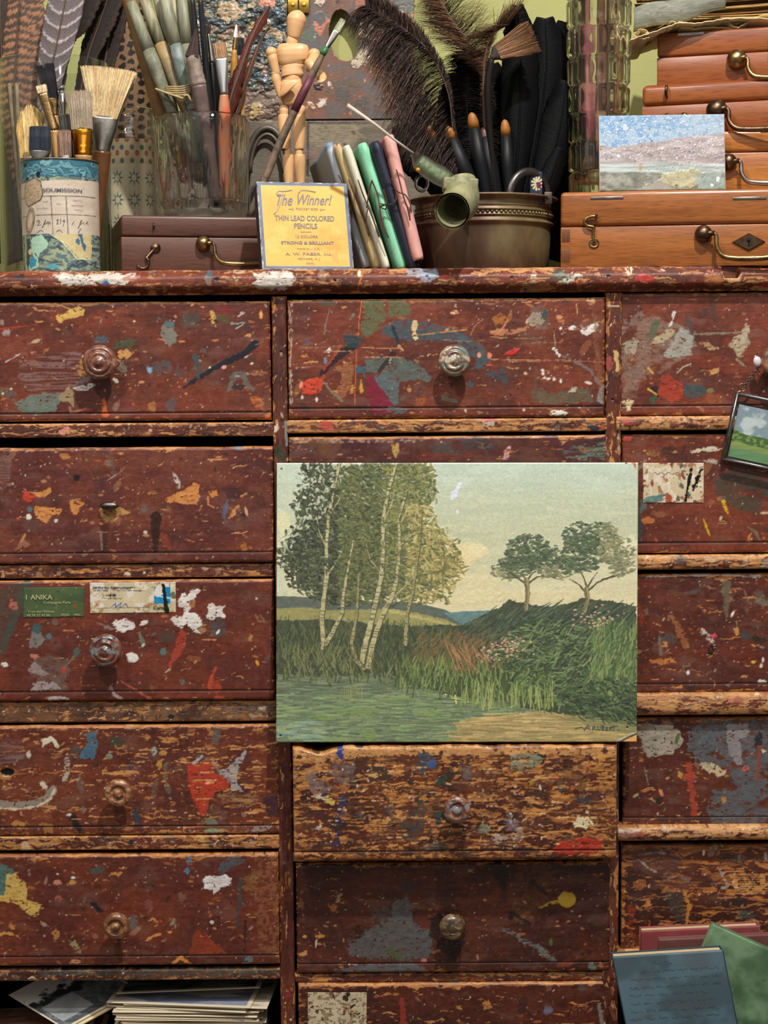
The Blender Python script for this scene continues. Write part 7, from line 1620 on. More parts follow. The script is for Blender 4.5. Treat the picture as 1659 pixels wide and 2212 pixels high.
paddle([Q(602,207,-.006),Q(615,197,-.012),Q(630,184,-.016),Q(643,177,-.018)],8.5)
mpart('upper_arm',[(Q(667,152,-.014),6,6),(Q(668,148,-.013),9.5,9.5),(Q(673,138,-.009),11.5,11),(Q(678,128,-.004),12.5,12),(Q(680,120),11,11)],1)
mpart('forearm',[(Q(694,172,-.024),5,5),(Q(690,166,-.023),7.5,7.5),(Q(681,153,-.02),9.5,9.5),(Q(671,139,-.017),11,11),(Q(665,131,-.015),9,9),(Q(663,128,-.015),4,4)],1)
mb=MB();mb.sphere(Q(694,157,-.02),mpx(5.5),14);mb.build('wrist_joint',mwood,man)
paddle([Q(695,156,-.022),Q(698,166,-.026),Q(694,174,-.030),Q(684,178,-.030)],7)
brush('long slim brush with a plum coloured middle, held by the wooden mannequin',W(742,41,.112),W(728,66,.112),W(702,108,.112),W(538,470,.112),M(15),M(4),['a9a78c','c0bfa4','7c8a6c'],STEEL,flat('weathered_handle','7a6650',.6,var=.5,vscale=70,col2='4c4038',bump=.2,bscale=400),31,tw=M(13),hr=.0026,n=110,jag=.05,
      hends=[.0024,.0038,.0042,.0040,.0042,.0034],handle_pts=[W(702,108,.112),W(676,158,.112),W(640,232,.112),W(600,320,.112),W(538,470,.112)])
hb_=bpy.data.objects[[o.name for o in bpy.data.objects if o.name.startswith('paintbrush') and o.parent is None][-1]]
mb=MB();mb.tube([W(672,166,.112),W(655,200,.112),W(636,240,.112)],[.0041,.0044,.0044],12);mb.build('plum_stain',flat('plum_paint','64303e',.5,var=.4,vscale=60),hb_)
mb=MB();mb.tube([W(706,102,.112),W(700,112,.112),W(696,118,.112)],[.0030,.0033,.0034],10);mb.build('green_stain',flat('green_paint','2f6a3c',.4),hb_)
# ------------------------------------------------------------------ palette box behind
YPAL=.312
def p_pal(c):
    X,Y=c.X,c.Y;c.fill('6b4636');n=fbm(X,Y,60,50,4,3)[...,None];c.col[:]=C('6e4a38')+(C('5c4c44')-C('6e4a38'))*sstep(.4,.6,n)+(fbm(X,Y,9,30,3,9)[...,None]-.5)*.1
    c.ro[:]=.45;m=sstep(.56,.7,fbm(X,Y,40,36,4,23))[...,None]*.6;c.col[:]=c.col*(1-m)+C('55565a')*m
    c.poly([(690,200),(720,180),(780,205),(800,240),(770,225),(720,215)],'4a4844',rag=12,a=.8);c.poly([(712,170),(760,165),(800,220),(760,235),(720,210)],'504c46',rag=12,a=.6)
    c.ell(692,48,17,24,'b8705c',0,.95,rag=.3);c.ell(690,38,14,15,'4c5054',0,.95,rag=.3);c.poly([(680,60),(700,66),(692,78),(682,72)],'b8705c',rag=3);c.ell(672,74,22,16,'55604f',.2,.85,rag=.4)
    c.poly([(752,-20),(790,-10),(830,0),(818,30),(800,20),(770,10)],'a2604c',rag=7,a=.85);c.ell(774,26,9,10,'a2604c',rag=.2);c.ell(771,24,5,7,'7c4c40',rag=.3)
    c.poly([(775,52),(792,50),(808,60),(806,78),(798,88),(782,82),(774,68)],'bda482',rag=4,h=.5);c.poly([(786,100),(798,96),(796,128),(788,142),(764,146),(756,136),(772,124)],'b8a88c',rag=5,h=.6)
    c.poly([(806,60),(830,70),(824,90),(808,86)],'c47c70',rag=5,h=.4);c.ell(812,84,8,5,'c98478',rag=.4);c.ell(668+5,228,11,4.5,'d8b89c',.7,rag=.2,h=.6);c.poly([(684,226),(692,218),(688,214),(700,214),(710,208),(706,222),(696,232),(688,234)],'cdbfae',rag=2.5,h=.8)
    c.poly([(676,184),(690,178),(702,186),(690,196),(680,198)],'2c2428',rag=4,h=.9);c.poly([(798,138),(830,132),(826,164),(804,170)],'96693c',rag=6,a=.8);c.ell(840,140,14,7,'6c7484',0,.8,rag=.5);c.ell(690,4,11,10,'bcb09c',.6,rag=.3,h=.6)
    c.poly([(860,-20),(893,-20),(893,40),(870,30),(850,10)],'5a645c',rag=8,a=.85,h=.4);c.ell(880,40,12,16,'a5785c',0,.8,rag=.5);c.ell(872,26,8,5,'c0a078',.5,rag=.5,h=.6)
    m=sstep(.60,.66,fbm(X,Y,22,18,4,37))[...,None]*sstep(120,160,Y)[...,None]*.6;c.col[:]=c.col*(1-m)+C('7c4c36')*m
    c.flecks(160,MIX,.7,3.2,1.6)
def p_crust(c):
    X,Y=c.X,c.Y;c.ro[:]=.35;n=fbm(X,Y,26,20,4,3);c.fill('4c5450')
    for i,(cc,th,s_) in enumerate((('3c4a52',.50,60),('5f6658',.52,44),('75604e',.58,50),('4a5348',.54,50),('9a8260',.63,34),('2c3438',.60,28),('8f6a56',.68,30),('a89a78',.67,24),('434f52',.60,24))):
        m=sstep(th,th+.03,fbm(X,Y,s_,s_*.7,4,60+i*5));c.put((slice(None),slice(None)),m*.95,cc,h=.4+i*.2)
    low=sstep(185,205,Y+(n-.5)*60)[...,None];c.col[:]=c.col*(1-low)+(C('6c5a4c')+(n[...,None]-.5)*.2)*low
    c.h[:]+=(fbm(X,Y,26,15,5,99)**2)*8*(1-low[...,0]*.8)*sstep(430,470,X);c.h[:]+=np.abs(fbm(X,Y,9,5,3,120)-.5)*5*(1-low[...,0])
    c.poly([(545,225),(560,222),(568,228),(566,246),(556,250),(548,262),(536,262),(540,244)],'a58c5c',rag=4,h=3);c.poly([(470,10),(500,0),(530,20),(520,44),(490,48),(470,34)],'b99a74',rag=8,h=3.5,a=.85,var=.1)
    c.poly([(555,0),(590,-10),(600,10),(580,18),(560,12)],'c87c60',rag=5,h=3)
pal=thing('palette_box','large folding wooden palette crusted with oil paint, oval thumb hole, behind the mannequin','palette',W(622,260,YPAL))
a,b,tl=W(624,258,YPAL),W(893,256,YPAL),W(624,-70,YPAL)
o=slab('palette_leaf',a,b-a,tl-a,p_pal,1.7,0,0,pal,PAINTED,71,0,N=(0,-1,0))
me=o.data;bm=bmesh.new();bm.from_mesh(me);hc=W(742,76,YPAL);hs=.000527
bm.verts.ensure_lookup_table();ca,sa=math.cos(-.16),math.sin(-.16)
def inh(p):
    dx,dz=(p.x-hc.x)/hs,(p.z-hc.z)/hs;u,v=dx*ca-dz*sa,dx*sa+dz*ca
    return (u/(31+v*-.06))**2+(v/55)**2
bmesh.ops.delete(bm,geom=[f for f in bm.faces if inh(f.calc_center_median())<1],context='FACES');bm.to_mesh(me);bm.free()
so=o.modifiers.new('thick','SOLIDIFY');so.thickness=.007;so.offset=-1
a,b,tl=W(425,300,YPAL),W(619,298,YPAL),W(425,-70,YPAL)
slab('crusted_leaf',a,b-a,tl-a,p_crust,1.7,0,.007,pal,PAINTED,72,0,N=(0,-1,0))
for x0,x1 in ((622,643),(646,667)):
    a0=W(x0,28,YPAL-.004);a1=W(x1,-14,YPAL-.004)
    mb=MB();mb.box(((a0.x+a1.x)/2,YPAL-.003,(a0.z+a1.z)/2),((a1.x-a0.x)/2,.001,(a1.z-a0.z)/2));c_=W((x0+x1)/2,10,YPAL-.005)
    mb.lathe([(.0026,0),(.002,.0009),(0,.0011)],(c_.x,YPAL-.004,c_.z),rotm('X',math.radians(90)),14);mb.build('brass_hinge',flat('bright_brass','c09a45',.3,metal=1),pal,bevel=.0002)
# crate that carries the palette
YC_=.296
a=W(350,262,YC_);b=W(975,262,YC_)
def p_crate(c):
    X,Y=c.X,c.Y;c.fill('6c6152');n=fbm(X,Y,50,20,4,3)[...,None];c.col[:]+=(n-.5)*.18;c.ro[:]=.6
    m=sstep(.55,.66,fbm(X,Y,30,16,4,8))[...,None]*.5;c.col[:]=c.col*(1-m)+C('8a7c60')*m
    c.poly([(666,266),(770,266),(790,300),(760,320),(690,318),(668,300)],'8a7c5e',rag=6,a=.7,var=.06);c.poly([(665,262),(800,258),(800,268),(665,268)],'4a3c34',rag=2,a=.9);c.stroke([(665,262),(664,380)],2.5,2.5,'41362e',rag=.5,h=-.6)
    c.stroke([(560,235),(620,245)],3,3,'4c4038');c.ell(763,286,4,4,'5c4028',rag=.3);c.flecks(160,['8c8068','4c4438','a09478','5c4638'],.7,3,3,ang=.0);c.stroke([(660,330),(760,350)],10,16,'7a5a50',rag=6,a=.5)
slab('paint_crate',(a.x,YC_,ZTOP),(b.x-a.x,0,0),(0,0,a.z-ZTOP-.0005),p_crate,2.2,.001,.030,None,RAIL,73,0,N=(0,-1,0))
CR=bpy.data.objects['paint_crate'];tag(CR,'grey brown scuffed wooden crate behind the mannequin, the crusted palette stands on it','crate')
mb=MB();P=[W(547+30-46*math.cos(t),372-96*math.sin(t),YC_-.006) for t in np.linspace(0,math.pi,18)];mb.tube([W(531,470,YC_-.006)]+P+[W(623-10,470,YC_-.006)],.0035,10);P=[W(577-36*math.cos(t),374-84*math.sin(t),YC_-.010) for t in np.linspace(0,math.pi,18)];mb.tube(P,.0022,10)
mb.build('bow_handle',flat('dull_grey_metal','6b6358',.5,metal=.6,var=.3,vscale=60),CR)

# ------------------------------------------------------------------ cut glass tumbler with its brushes
YT=.146;cT=W(438,465,YT);rT=M(101,YT);zT1=W(438,238,YT-rT).z
tum=thing('cut_glass_tumbler','diamond cut glass tumbler full of old brushes on the walnut box','glass',(cT.x,YT,ZBL+.0004))
H_=zT1-ZBL-.0004;n=96;nz=60;N_f=11
def tri(x):return abs((x%1)-.5)*2
out=[]
for j in range(nz+1):
    f=j/nz;row=(f-.18)/.40
    for i in range(n):
        a=2*math.pi*i/n;u=N_f*i/n
        if f<.18:fac=.985+.05*max(tri(u+f*3),tri(u-f*3))*sstep(0,.06,np.array(f)).item()-.10*(1-f/.18)**2
        elif f<.985:d=max(tri(u+row*.5+.0),tri(u-row*.5));fac=.95+.075*d*(1 if f<.93 else (1-f)/.07)
        else:fac=.955
        out.append((rT*fac*(.93+.07*f)*math.cos(a),rT*fac*(.93+.07*f)*math.sin(a),H_*f))
mb=MB();fs=[(j*n+i,j*n+(i+1)%n,(j+1)*n+(i+1)%n,(j+1)*n+i) for j in range(nz) for i in range(n)]+[tuple(range(n))[::-1]]
k0=len(out);inner=[(0.925,1.0),(.90,.99),(.88,.8),(.86,.5),(.84,.2),(.78,.10),(.4,.085),(.02,.085)]
for r_,f in inner:
    for i in range(n):a=2*math.pi*i/n;out.append((rT*r_*(.93+.07*f)*math.cos(a),rT*r_*(.93+.07*f)*math.sin(a),H_*f))
fs+=[(nz*n+i,nz*n+(i+1)%n,k0+(i+1)%n,k0+i) for i in range(n)]
fs+=[(k0+j*n+i,k0+j*n+(i+1)%n,k0+(j+1)*n+(i+1)%n,k0+(j+1)*n+i) for j in range(len(inner)-1) for i in range(n)]+[tuple(k0+(len(inner)-1)*n+i for i in range(n))]
mb.add(out,fs);o=mb.build('glass_wall',TUMBG,tum,world=False)
T_=lambda x,y,d=0:W(x,y,YT+d)
PB=[flat('handle_grey_green','7d7c66',.5,var=.5,vscale=60,col2='55584a',bump=.2,bscale=300),flat('handle_ochre_streaked','9a8052',.5,var=.4,vscale=50,col2='6c6450',bump=.2,bscale=300),flat('handle_blue_grey','7c8484',.5,var=.6,vscale=60,col2='4c5c48',bump=.2,bscale=300)]
# bundle of paint-streaked handles tied with string (bristles down in the glass)
bund=[(283,5,352,190,0),(305,-20,380,185,1),(338,-20,392,188,0),(352,-20,402,190,2),(372,-30,408,200,1),(318,60,362,190,1),(392,-20,414,190,0),(410,0,420,180,2)]
lbls=['grey green streaked brush handle, leftmost of the string tied bundle','ochre streaked brush handle behind the front of the string tied bundle','pale grey streaked brush handle at the centre of the tied bundle','blue grey dipped brush handle beside the dark mop brush','thin ochre brush handle at the back of the tied bundle','short ochre brush handle low in the tied bundle','grey brush handle at the right of the tied bundle','blue white brush handle at the far right of the tied bundle']
for i,(x0,y0,x1,y1,m) in enumerate(bund):
    dx,dy=(x1-x0),(y1-y0);d=-.012+.008*(i%3)
    end=T_(x0,y0,d);bt=T_(x1+dx*.9,y1+165,d*.6);bt2=T_(x1+dx*1.1,y1+205,d*.5)
    t=thing('paintbrush',lbls[i],'brush',bt2,'paint streaked brushes tied with string')
    n1=T_(x1,y1,d);mid=end.lerp(n1,.55)
    mb=MB();mb.tube([end,end.lerp(mid,.5),mid],[.0052,.0062,.0068],12);mb.build('ferrule',flat('streaked_sleeve',('8a8a74','a59c7c','94927c')[i%3],.5,var=.5,vscale=50,col2='6a6c54',stretch=(3,3,.4)),t)
    mb=MB();mb.tube([mid,mid.lerp(n1,.4),n1,bt],[.0066,.0072,.0062,.004],12);mb.build('handle',PB[m],t)
    mb=MB();colors=[];hair_bundle(mb,colors,bt,bt2,(1,0,0),.008,.006,.005,.004,40,['5c4a38','8a7658'],i);mb.build('bristles',HAIR,t,colors=colors)
st=thing('string_tie','beige waxed string wound round the bundle of brushes','string',T_(395,195))
mb=MB()
for k in range(5):mb.tube(bez([T_(348-k*2,186+k*3,-.006),T_(362,187+k*4,-.022),T_(385,187.5+k*4.6,-.026),T_(405,184+k*4.6,-.024),T_(418,178+k*4.4,-.012),T_(420,178+k*4,.004)],6),.00075,7)
mb.tube(bez([T_(336,192,-.022),T_(352,198,-.026),T_(375,206,-.027),T_(398,213,-.028),T_(404,208,-.030),T_(410,214,-.030),T_(414,222,-.028)],6),.0012,8)
mb.tube(bez([T_(400,216,-.028),T_(398,208,-.031),T_(406,206,-.032),T_(412,216,-.031),T_(418,222,-.028)],6),.0012,8);mb.build('knotted_string',flat('waxed_string','ab9468',.7),st)
brush('dark brown pointed mop brush with quill ferrule in front of the tied bundle',T_(424,60,-.035),T_(416,122,-.035),T_(430,186,-.035),T_(470,440,-.02),M(30),M(28),['3a2a26','2c1f1e','4a352c'],flat('quill_wrap','8a7a6c',.45,var=.4,vscale=120),flat('mop_handle','6f5c56',.45,var=.4,vscale=50),41,tw=M(4),tt=M(5),hr=.0072,n=500,ridges=2,jag=.1,fround=True,hends=[.0078,.0072,.006,.004],rad=.0004)
for (x0,x1,l) in ((413,443,'thin glossy black brush handle rising above the mop brush'),(431,456,'second thin black brush handle, right of the first one')):
    brush(l,T_(x1+18,452,-.01),T_(x1+15,430,-.01),T_(x1+10,395,-.01),T_(x0,-25,-.02),.006,.004,DARKH,STEEL,HB,int(x0),hr=.0022,n=40,hends=[.0026,.0042,.0036,.0028])
brush('slim brush with silver ferrule and black handle beside the wide flat brush',T_(449,52,-.01),T_(450,72,-.01),T_(459,136,-.01),T_(480,440,-.01),M(7),M(7),['4a3a30','3a2c28'],STEEL,HB,44,tw=M(14),hr=.0032,n=80,fround=True,jag=.2,hends=[.0042,.0058,.0045,.003])
brush('flat sable brush with bright aluminium ferrule and orange red handle',T_(474,92,-.028),T_(478,124,-.028),T_(484,205,-.028),T_(486,440,-.02),M(27),M(9),['a8805c','b98f68','8c6a4c'],flat('aluminium','c4c4c6',.25,metal=1),flat('orange_red_handle','c4603c',.35,var=.4,vscale=40,col2='a88c6c'),45,tw=M(27),hr=.0042,n=260,jag=.05,hends=[.0042,.0062,.005,.003])
brush('white pointed brush with yellow and black handle right of the flat brush',T_(511,53,-.005),T_(509,80,-.005),T_(506,110,-.005),T_(500,440,0),M(10),M(8),['e8e4dc','d4cec4'],BRASS,flat('ochre_handle','b0803c',.35),46,tw=M(3),hr=.0024,n=110,fround=True,hends=[.0026,.0040,.0034,.0026])
brush('flat navy brush head just behind the white pointed brush',T_(516,80,.008),T_(518,120,.008),T_(516,155,.008),T_(506,440,.008),M(24),M(10),['1e2226','2b3036'],STEEL,HB,47,tw=M(22),hr=.0036,n=160)
brush('small tan flat brush peeking out behind the dark red feather',T_(532,82,.012),T_(530,110,.012),T_(526,150,.012),T_(512,440,.012),M(16),M(8),['b08a6c','9a7658'],STEEL,HW,48,tw=M(17),hr=.0034,n=110)
brush('short red handled round brush at the left inside the tumbler',T_(330,130,.02),T_(336,150,.02),T_(342,170,.02),T_(382,440,.01),M(8),M(8),['d8d4cc','b8b0a8'],STEEL,HR_,49,tw=M(4),hr=.003,n=80,fround=True,hends=[.0034,.0046,.004,.003])
# dark red twig feather
DKRED=colmat('feather_colour',bump=.3,bscale=(900,900,900),grit=.2,spec=.3)
def vane(name,label,spine,wl,wr,colf,y=None,notch=.0,seed=1,parent=None,mat=None,cat='feather',ns=60,nw=9,curve=.15,group=None,root=None,quill=None):
    "feather: shaft plus a thin curved vane; wl / wr = width profile in px (list over the length)"
    P=bez(spine,max(3,ns//(len(spine)-1)));m=len(P);R=random.Random(seed)
    L=np.linspace(0,1,m);WL=np.interp(L,np.linspace(0,1,len(wl)),wl);WR=np.interp(L,np.linspace(0,1,len(wr)),wr)
    t0=root or thing(name,label,cat,P[0],group)
    vs=[];cols=[]
    for j,p in enumerate(P):
        t=(P[min(j+1,m-1)]-P[max(j-1,0)]).normalized();s=t.cross(Vector((0,-1,0))).normalized()*-1
        if s.x<0:s=-s
        nl=R.uniform(1-notch,1);nr=R.uniform(1-notch,1)
        for k in range(-nw,nw+1):
            f=abs(k)/nw;w_=(WL[j]*nl if k<0 else WR[j]*nr)*.00048*f
            q=p+s*(w_ if k>0 else-w_)+t*(w_*.35)+Vector((0,1,0))*(curve*w_*f)
            vs.append(q);cc=colf(L[j],k/nw,R,q);cols.append((*lin(C(cc)),.42))
    K=2*nw+1;fs=[(j*K+k,j*K+k+1,(j+1)*K+k+1,(j+1)*K+k) for j in range(m-1) for k in range(K-1)]
    mb=MB();mb.add(vs,fs,smooth=True);o=mb.build('vane',mat or DKRED,t0,colors=cols);so=o.modifiers.new('thick','SOLIDIFY');so.thickness=.0004
    mb=MB();mb.tube([p+Vector((0,-.0008,0)) for p in P],list(np.linspace(.0016,.0005,m)),7);mb.build('shaft',quill or flat('quill_'+name,'5c4a3c',.35),t0)
    return t0
vane('feather','dark red brown slender feather leaning right out of the tumbler',[T_(470,440,-.02),T_(490,250,-.02),T_(520,150,-.018),T_(550,70,-.015),T_(582,12,-.012)],[4,14,22,14,12,10,2],[4,14,22,10,6,16,2],lambda l,k,R,q:C('4a1f18')*(1+(l>.5)*.25)+R.uniform(-.04,.04),notch=.3,seed=5,curve=.4)
vane('feather','short rust brown split feather right of the slender dark red one',[T_(492,440,-.012),T_(508,260,-.012),T_(540,150,-.01),T_(566,82,-.006),T_(588,50,-.004)],[2,8,8,3,1],[2,8,8,4,1],lambda l,k,R,q:C('5a3020')+R.uniform(-.04,.04),notch=.4,seed=6)
# orange red scrap and rust brush head behind the tied bundle
brush('rust coloured round brush behind the dark mop brush',T_(404,14,.02),T_(408,60,.02),T_(414,100,.02),T_(430,430,.01),M(26),M(12),['8c4a2c','a05c38','6c3420'],STEEL,HN,51,tw=M(22),hr=.004,n=180,fround=True)

# ------------------------------------------------------------------ tall brown handle and leopard pattern roll
brush('long tan handled brush leaning left out of the tumbler',T_(410,455,.02),T_(396,420,.02),T_(380,370,.02),T_(268,-30,-.01),.008,.005,DARKH,STEEL,flat('tan_handle','7c5a34',.45,var=.35,vscale=40,bump=.1,bscale=300),52,hr=.0045,n=60,hends=[.0045,.0068,.0070,.0066])
YR=.307;rr_=M(46,YR);cR=W(287,578,YR)
def p_leo(c):
    X,Y=c.X,c.Y;c.fill('7a5c40');c.ro[:]=.5;gx=21;gy=19
    i=np.floor(X/gx);j=np.floor((Y+(i%2)*9)/gy);ph=_T[(j.astype(int)*31+i.astype(int)*17)&511,(i.astype(int)*7)&511]
    u=(X/gx)%1-.5+(ph-.5)*.2;v=((Y+(i%2)*9)/gy)%1-.5
    m=(np.hypot(u,v)+(fbm(X,Y,7,7,3,5)-.5)*.5<.36)[...,None];c.col[:]=np.where(m,C('1a1512'),c.col);c.col+=((fbm(X,Y,20,20,3,2)-.5)*.1)[...,None]
ro=thing('patterned_roll','tall brown roll of giraffe spotted fabric standing behind the jar','fabric',(cR.x,YR,ZTOP))
cylpanel('spotted_fabric',-1.55,4.7,ZTOP+.0003,W(287,-60,YR).z,rr_,p_leo,ro,2.0,cx=cR.x,cy=YR)
cR2=W(322,578,.310)
def p_dk(c):c.fill('2c221f');c.ro[:]=.6;c.col+=((fbm(c.X,c.Y,5,5,3,2)-.5)*.25)[...,None]
r2=thing('textured_roll','thin dark knitted roll standing right of the spotted fabric roll','fabric',(cR2.x,.310,ZTOP));cylpanel('knitted_fabric',-1.55,4.7,ZTOP+.0003,W(322,-60,.31).z,M(15,.31),p_dk,r2,2.2,cx=cR2.x,cy=.31)

# ------------------------------------------------------------------ jar lined with patterned papers
YJ=.254;rJ=M(57,YJ);cJ=W(288,578,YJ);zJ=W(288,298,YJ-rJ).z;zJ1=W(288,228,YJ-rJ).z
jar=thing('glass_jar','glass jar lined with dotted and star patterned paper behind the walnut box','jar',(cJ.x,YJ,ZTOP))
def p_jar(c):
    X,Y=c.X,c.Y;c.ro[:]=.5;c.fill('cdb994');c.col+=((fbm(X,Y,30,30,3,2)-.5)*.06)[...,None]
    m=(Y>347)[...,None];c.col[:]=np.where(m,C('cfc3a4')+(fbm(X,Y,30,30,3,2)[...,None]-.5)*.06,c.col)
    for k in range(-8,9):
        x=288+k*24.5
        for q,(y,cc) in enumerate(((300,'a84c3c'),(315,'54666c'),(326,'a84c3c'),(341,'5a6260'))):
            xx=x+(12 if q%2 else 0);c.ell(xx,y,5,5,cc,h=0,rag=.1)
            if q==0 or q==2:c.ell(xx,y,1.6,1.6,'b8a890',h=0,rag=.1)
    for k in range(-5,6):
        for j in range(5):
            x,y=262+k*42,374+j*43
            for a in range(8):t=a*math.pi/4;c.poly([(x+6*math.cos(t-.42),y+6*math.sin(t-.42)),(x+18*math.cos(t),y+18*math.sin(t)),(x+6*math.cos(t+.42),y+6*math.sin(t+.42))],'4e5c5a',rag=.4,h=0)
            c.ell(x,y,6.5,6.5,'cfc3a4',h=0,rag=0)
cylpanel('patterned_lining',-math.pi*.999,math.pi*.999,ZTOP+.001,zJ,rJ*.975,unroll(p_jar,288,rJ,298,578),jar,1.6,cx=cJ.x,cy=YJ)
mb=MB();h0=zJ-ZTOP;h1=zJ1-ZTOP
prof=[(rJ*.99,0),(rJ,.004),(rJ,h0),(rJ*.985,h0+(h1-h0)*.15),(rJ*.93,h0+(h1-h0)*.3),(rJ*.90,h0+(h1-h0)*.4),(rJ*.96,h0+(h1-h0)*.47),(rJ*.90,h0+(h1-h0)*.54),(rJ*.90,h0+(h1-h0)*.6),(rJ*.95,h0+(h1-h0)*.68),(rJ*.89,h0+(h1-h0)*.75),(rJ*.89,h0+(h1-h0)*.82),(rJ*.94,h0+(h1-h0)*.88),(rJ*.89,h0+(h1-h0)*.94),(rJ*.89,h1-.001),(rJ*.87,h1),(rJ*.85,h1-.001),(rJ*.85,h0+.004),(rJ*.94,h0)]
mb.lathe(prof,(0,0,0),None,48);mb.f=[f for f in mb.f if len(f)==4];mb.m=mb.m[:len(mb.f)];mb.sm=mb.sm[:len(mb.f)]
mb.build('glass_body',thin_glass('jar_glass',(.97,.97,.96),1.3),jar,world=False)

# ------------------------------------------------------------------ tall clear vase with feathers at the left
YV=.165;rV=M(117,YV);cV=W(124,578,YV);zV=W(124,114,YV-rV).z
vase=thing('tall_glass_vase','tall clear glass cylinder vase of feathers behind the paper covered can','vase',(cV.x,YV,ZTOP))
hV=zV-ZTOP
mb=MB();mb.lathe([(rV*.97,.0),(rV,.003),(rV,hV-.001),(rV-.0009,hV),(rV-.002,hV-.001),(rV-.0022,.009),(rV*.9,.007),(0.00001,.007)],(0,0,0),None,72);mb.build('glass_wall',thin_glass('vase_glass',(.95,.96,.95),1.2),vase,world=False)
mb=MB();mb.lathe([(rV*.90,.0004),(rV*.96,.004),(rV*.9,.0066),(.00001,.0066)],(0,0,0),None,48);mb.build('glass_base',thin_glass('vase_base_glass',(.6,.64,.6),2),vase,world=False)
V_=lambda x,y,d=0:W(x,y,YV+d)
def barred(l,k,R,q):
    x,y=PROJ(q.x,q.y,q.z);w=fbm(np.array([x]),np.array([y*1.0]),16,9,3,5)[0]
    s_=((y+abs(k)*-9+w*16)/17.5)%1
    c=C('4c3c32') if s_<.55 else C('996b4c');return c*(.9+.2*w)*(1-.25*(abs(k)<.12))
vane('feather','brown and tan barred feather, leftmost in the tall glass vase',[V_(78,545),V_(48,400),V_(32,230),V_(36,100),V_(46,-50)],[3,10,28,40,36,30,26],[3,10,34,60,62,58,50],barred,notch=.12,seed=2,ns=130,nw=14)
def greyb(l,k,R,q):
    x,y=PROJ(q.x,q.y,q.z);s_=((y+(k**2)*26)/31)%1
    c=C('675c5a') if s_<.82 else C('a2969a');return c*(.92+.16*s_)
vane('feather','mauve grey banded feather, widest in the middle of the tall vase',[V_(110,545,-.02),V_(104,380,-.02),V_(104,200,-.02),V_(126,80,-.02),V_(152,-50,-.02)],[3,12,18,26,38,40,34],[3,12,18,26,34,40,36],greyb,notch=.03,seed=4,ns=120,nw=12)
DKV=C('33271f')
vane('feather','dark brown feather added to darken the far left edge behind the tall vase',[W(16,574,.262),W(10,400,.262),W(6,220,.262),W(0,-50,.262)],[40,44,44,40,40],[46,50,44,30,30],lambda l,k,R,q:DKV*(.8+.4*R.random()),notch=.06,seed=8,ns=70,nw=6)  # added dark filler so the edge behind the vase reads dark
vane('feather','dark feather shape added to darken the gap between the brass pot and the large oak box',[W(1226,572,.215),W(1222,440,.215),W(1225,300,.215),W(1215,160,.215)],[56,56,48,36,10],[20,30,30,30,10],lambda l,k,R,q:C('0d0c0e'),notch=.06,seed=9,ns=50,nw=5)  # added dark filler that blackens the gap beside the pot
def darkb(l,k,R,q):return C('2c221d')*(1+.5*R.random()*(abs(k)>.7)) 
for i,(P,l) in enumerate((([V_(118,545),V_(122,300),V_(134,110),V_(168,40),V_(205,-50)],'dark brown feather with a pale shaft leaning right in the tall vase'),([V_(150,545,.02),V_(160,300,.02),V_(186,140,.02),V_(215,50,.02),V_(250,-50,.02)],'very dark glossy feather behind the wide pale brush'),([V_(170,545,.04),V_(190,320,.04),V_(222,160,.04),V_(240,60,.04),V_(262,-50,.04)],'dark feather furthest right in the tall vase'))):
    vane('feather',l,P,[3,8,20,30,34],[3,8,22,34,36],darkb,notch=.15,seed=20+i,ns=90)
for i,(xa,xb_,xc) in enumerate(((20,50,60),(36,56,70),(230,222,180))):
    t=thing('reed_stem',('pale dry stem at the left wall of the tall vase','second pale dry stem inside the tall vase','dry stem at the right wall of the tall vase')[i],'stem',V_(xc,560));mb=MB();mb.tube(bez([V_(xa,180,.0),V_(xb_-10,400),V_(xc,560)],6),.0022,8);mb.build('stem',flat('dry_stem','8a7a5c',.6,var=.4,vscale=60),t)

# ------------------------------------------------------------------ brass pot with feathers and handles
YB=.100;rB=M(148,YB);cB=W(1044,578,YB);zB1=W(1044,418,YB-rB).z-ZTOP
pot=thing('brass_pot','tarnished brass pot with beaded bands and a ring handle, holding black feathers','pot',(cB.x,YB,ZTOP))
potm,nt,bs=nodes_mat('tarnished_brass_pot')
tc=nt.nodes.new('ShaderNodeTexCoord');n1=nt.nodes.new('ShaderNodeTexNoise');n1.inputs['Scale'].default_value=22;n1.inputs['Detail'].default_value=6;cr=nt.nodes.new('ShaderNodeValToRGB')
cr.color_ramp.elements[0].position=.36;cr.color_ramp.elements[0].color=(*lin(C('54392c')),1);cr.color_ramp.elements[1].position=.64;cr.color_ramp.elements[1].color=(*lin(C('8c7a54')),1);e_=cr.color_ramp.elements.new(.5);e_.color=(*lin(C('6a5440')),1);e_=cr.color_ramp.elements.new(.78);e_.color=(*lin(C('a3987a')),1)
mpp=nt.nodes.new('ShaderNodeMapping');mpp.inputs['Scale'].default_value=(1,1,.55)
nt.links.new(tc.outputs['Object'],mpp.inputs[0]);nt.links.new(mpp.outputs[0],n1.inputs['Vector']);nt.links.new(n1.outputs[0],cr.inputs[0]);nt.links.new(cr.outputs[0],bs.inputs['Base Color']);bs.inputs['Metallic'].default_value=.45;bs.inputs['Roughness'].default_value=.42
def zy(y):return W(1044,y,YB-rB).z-ZTOP
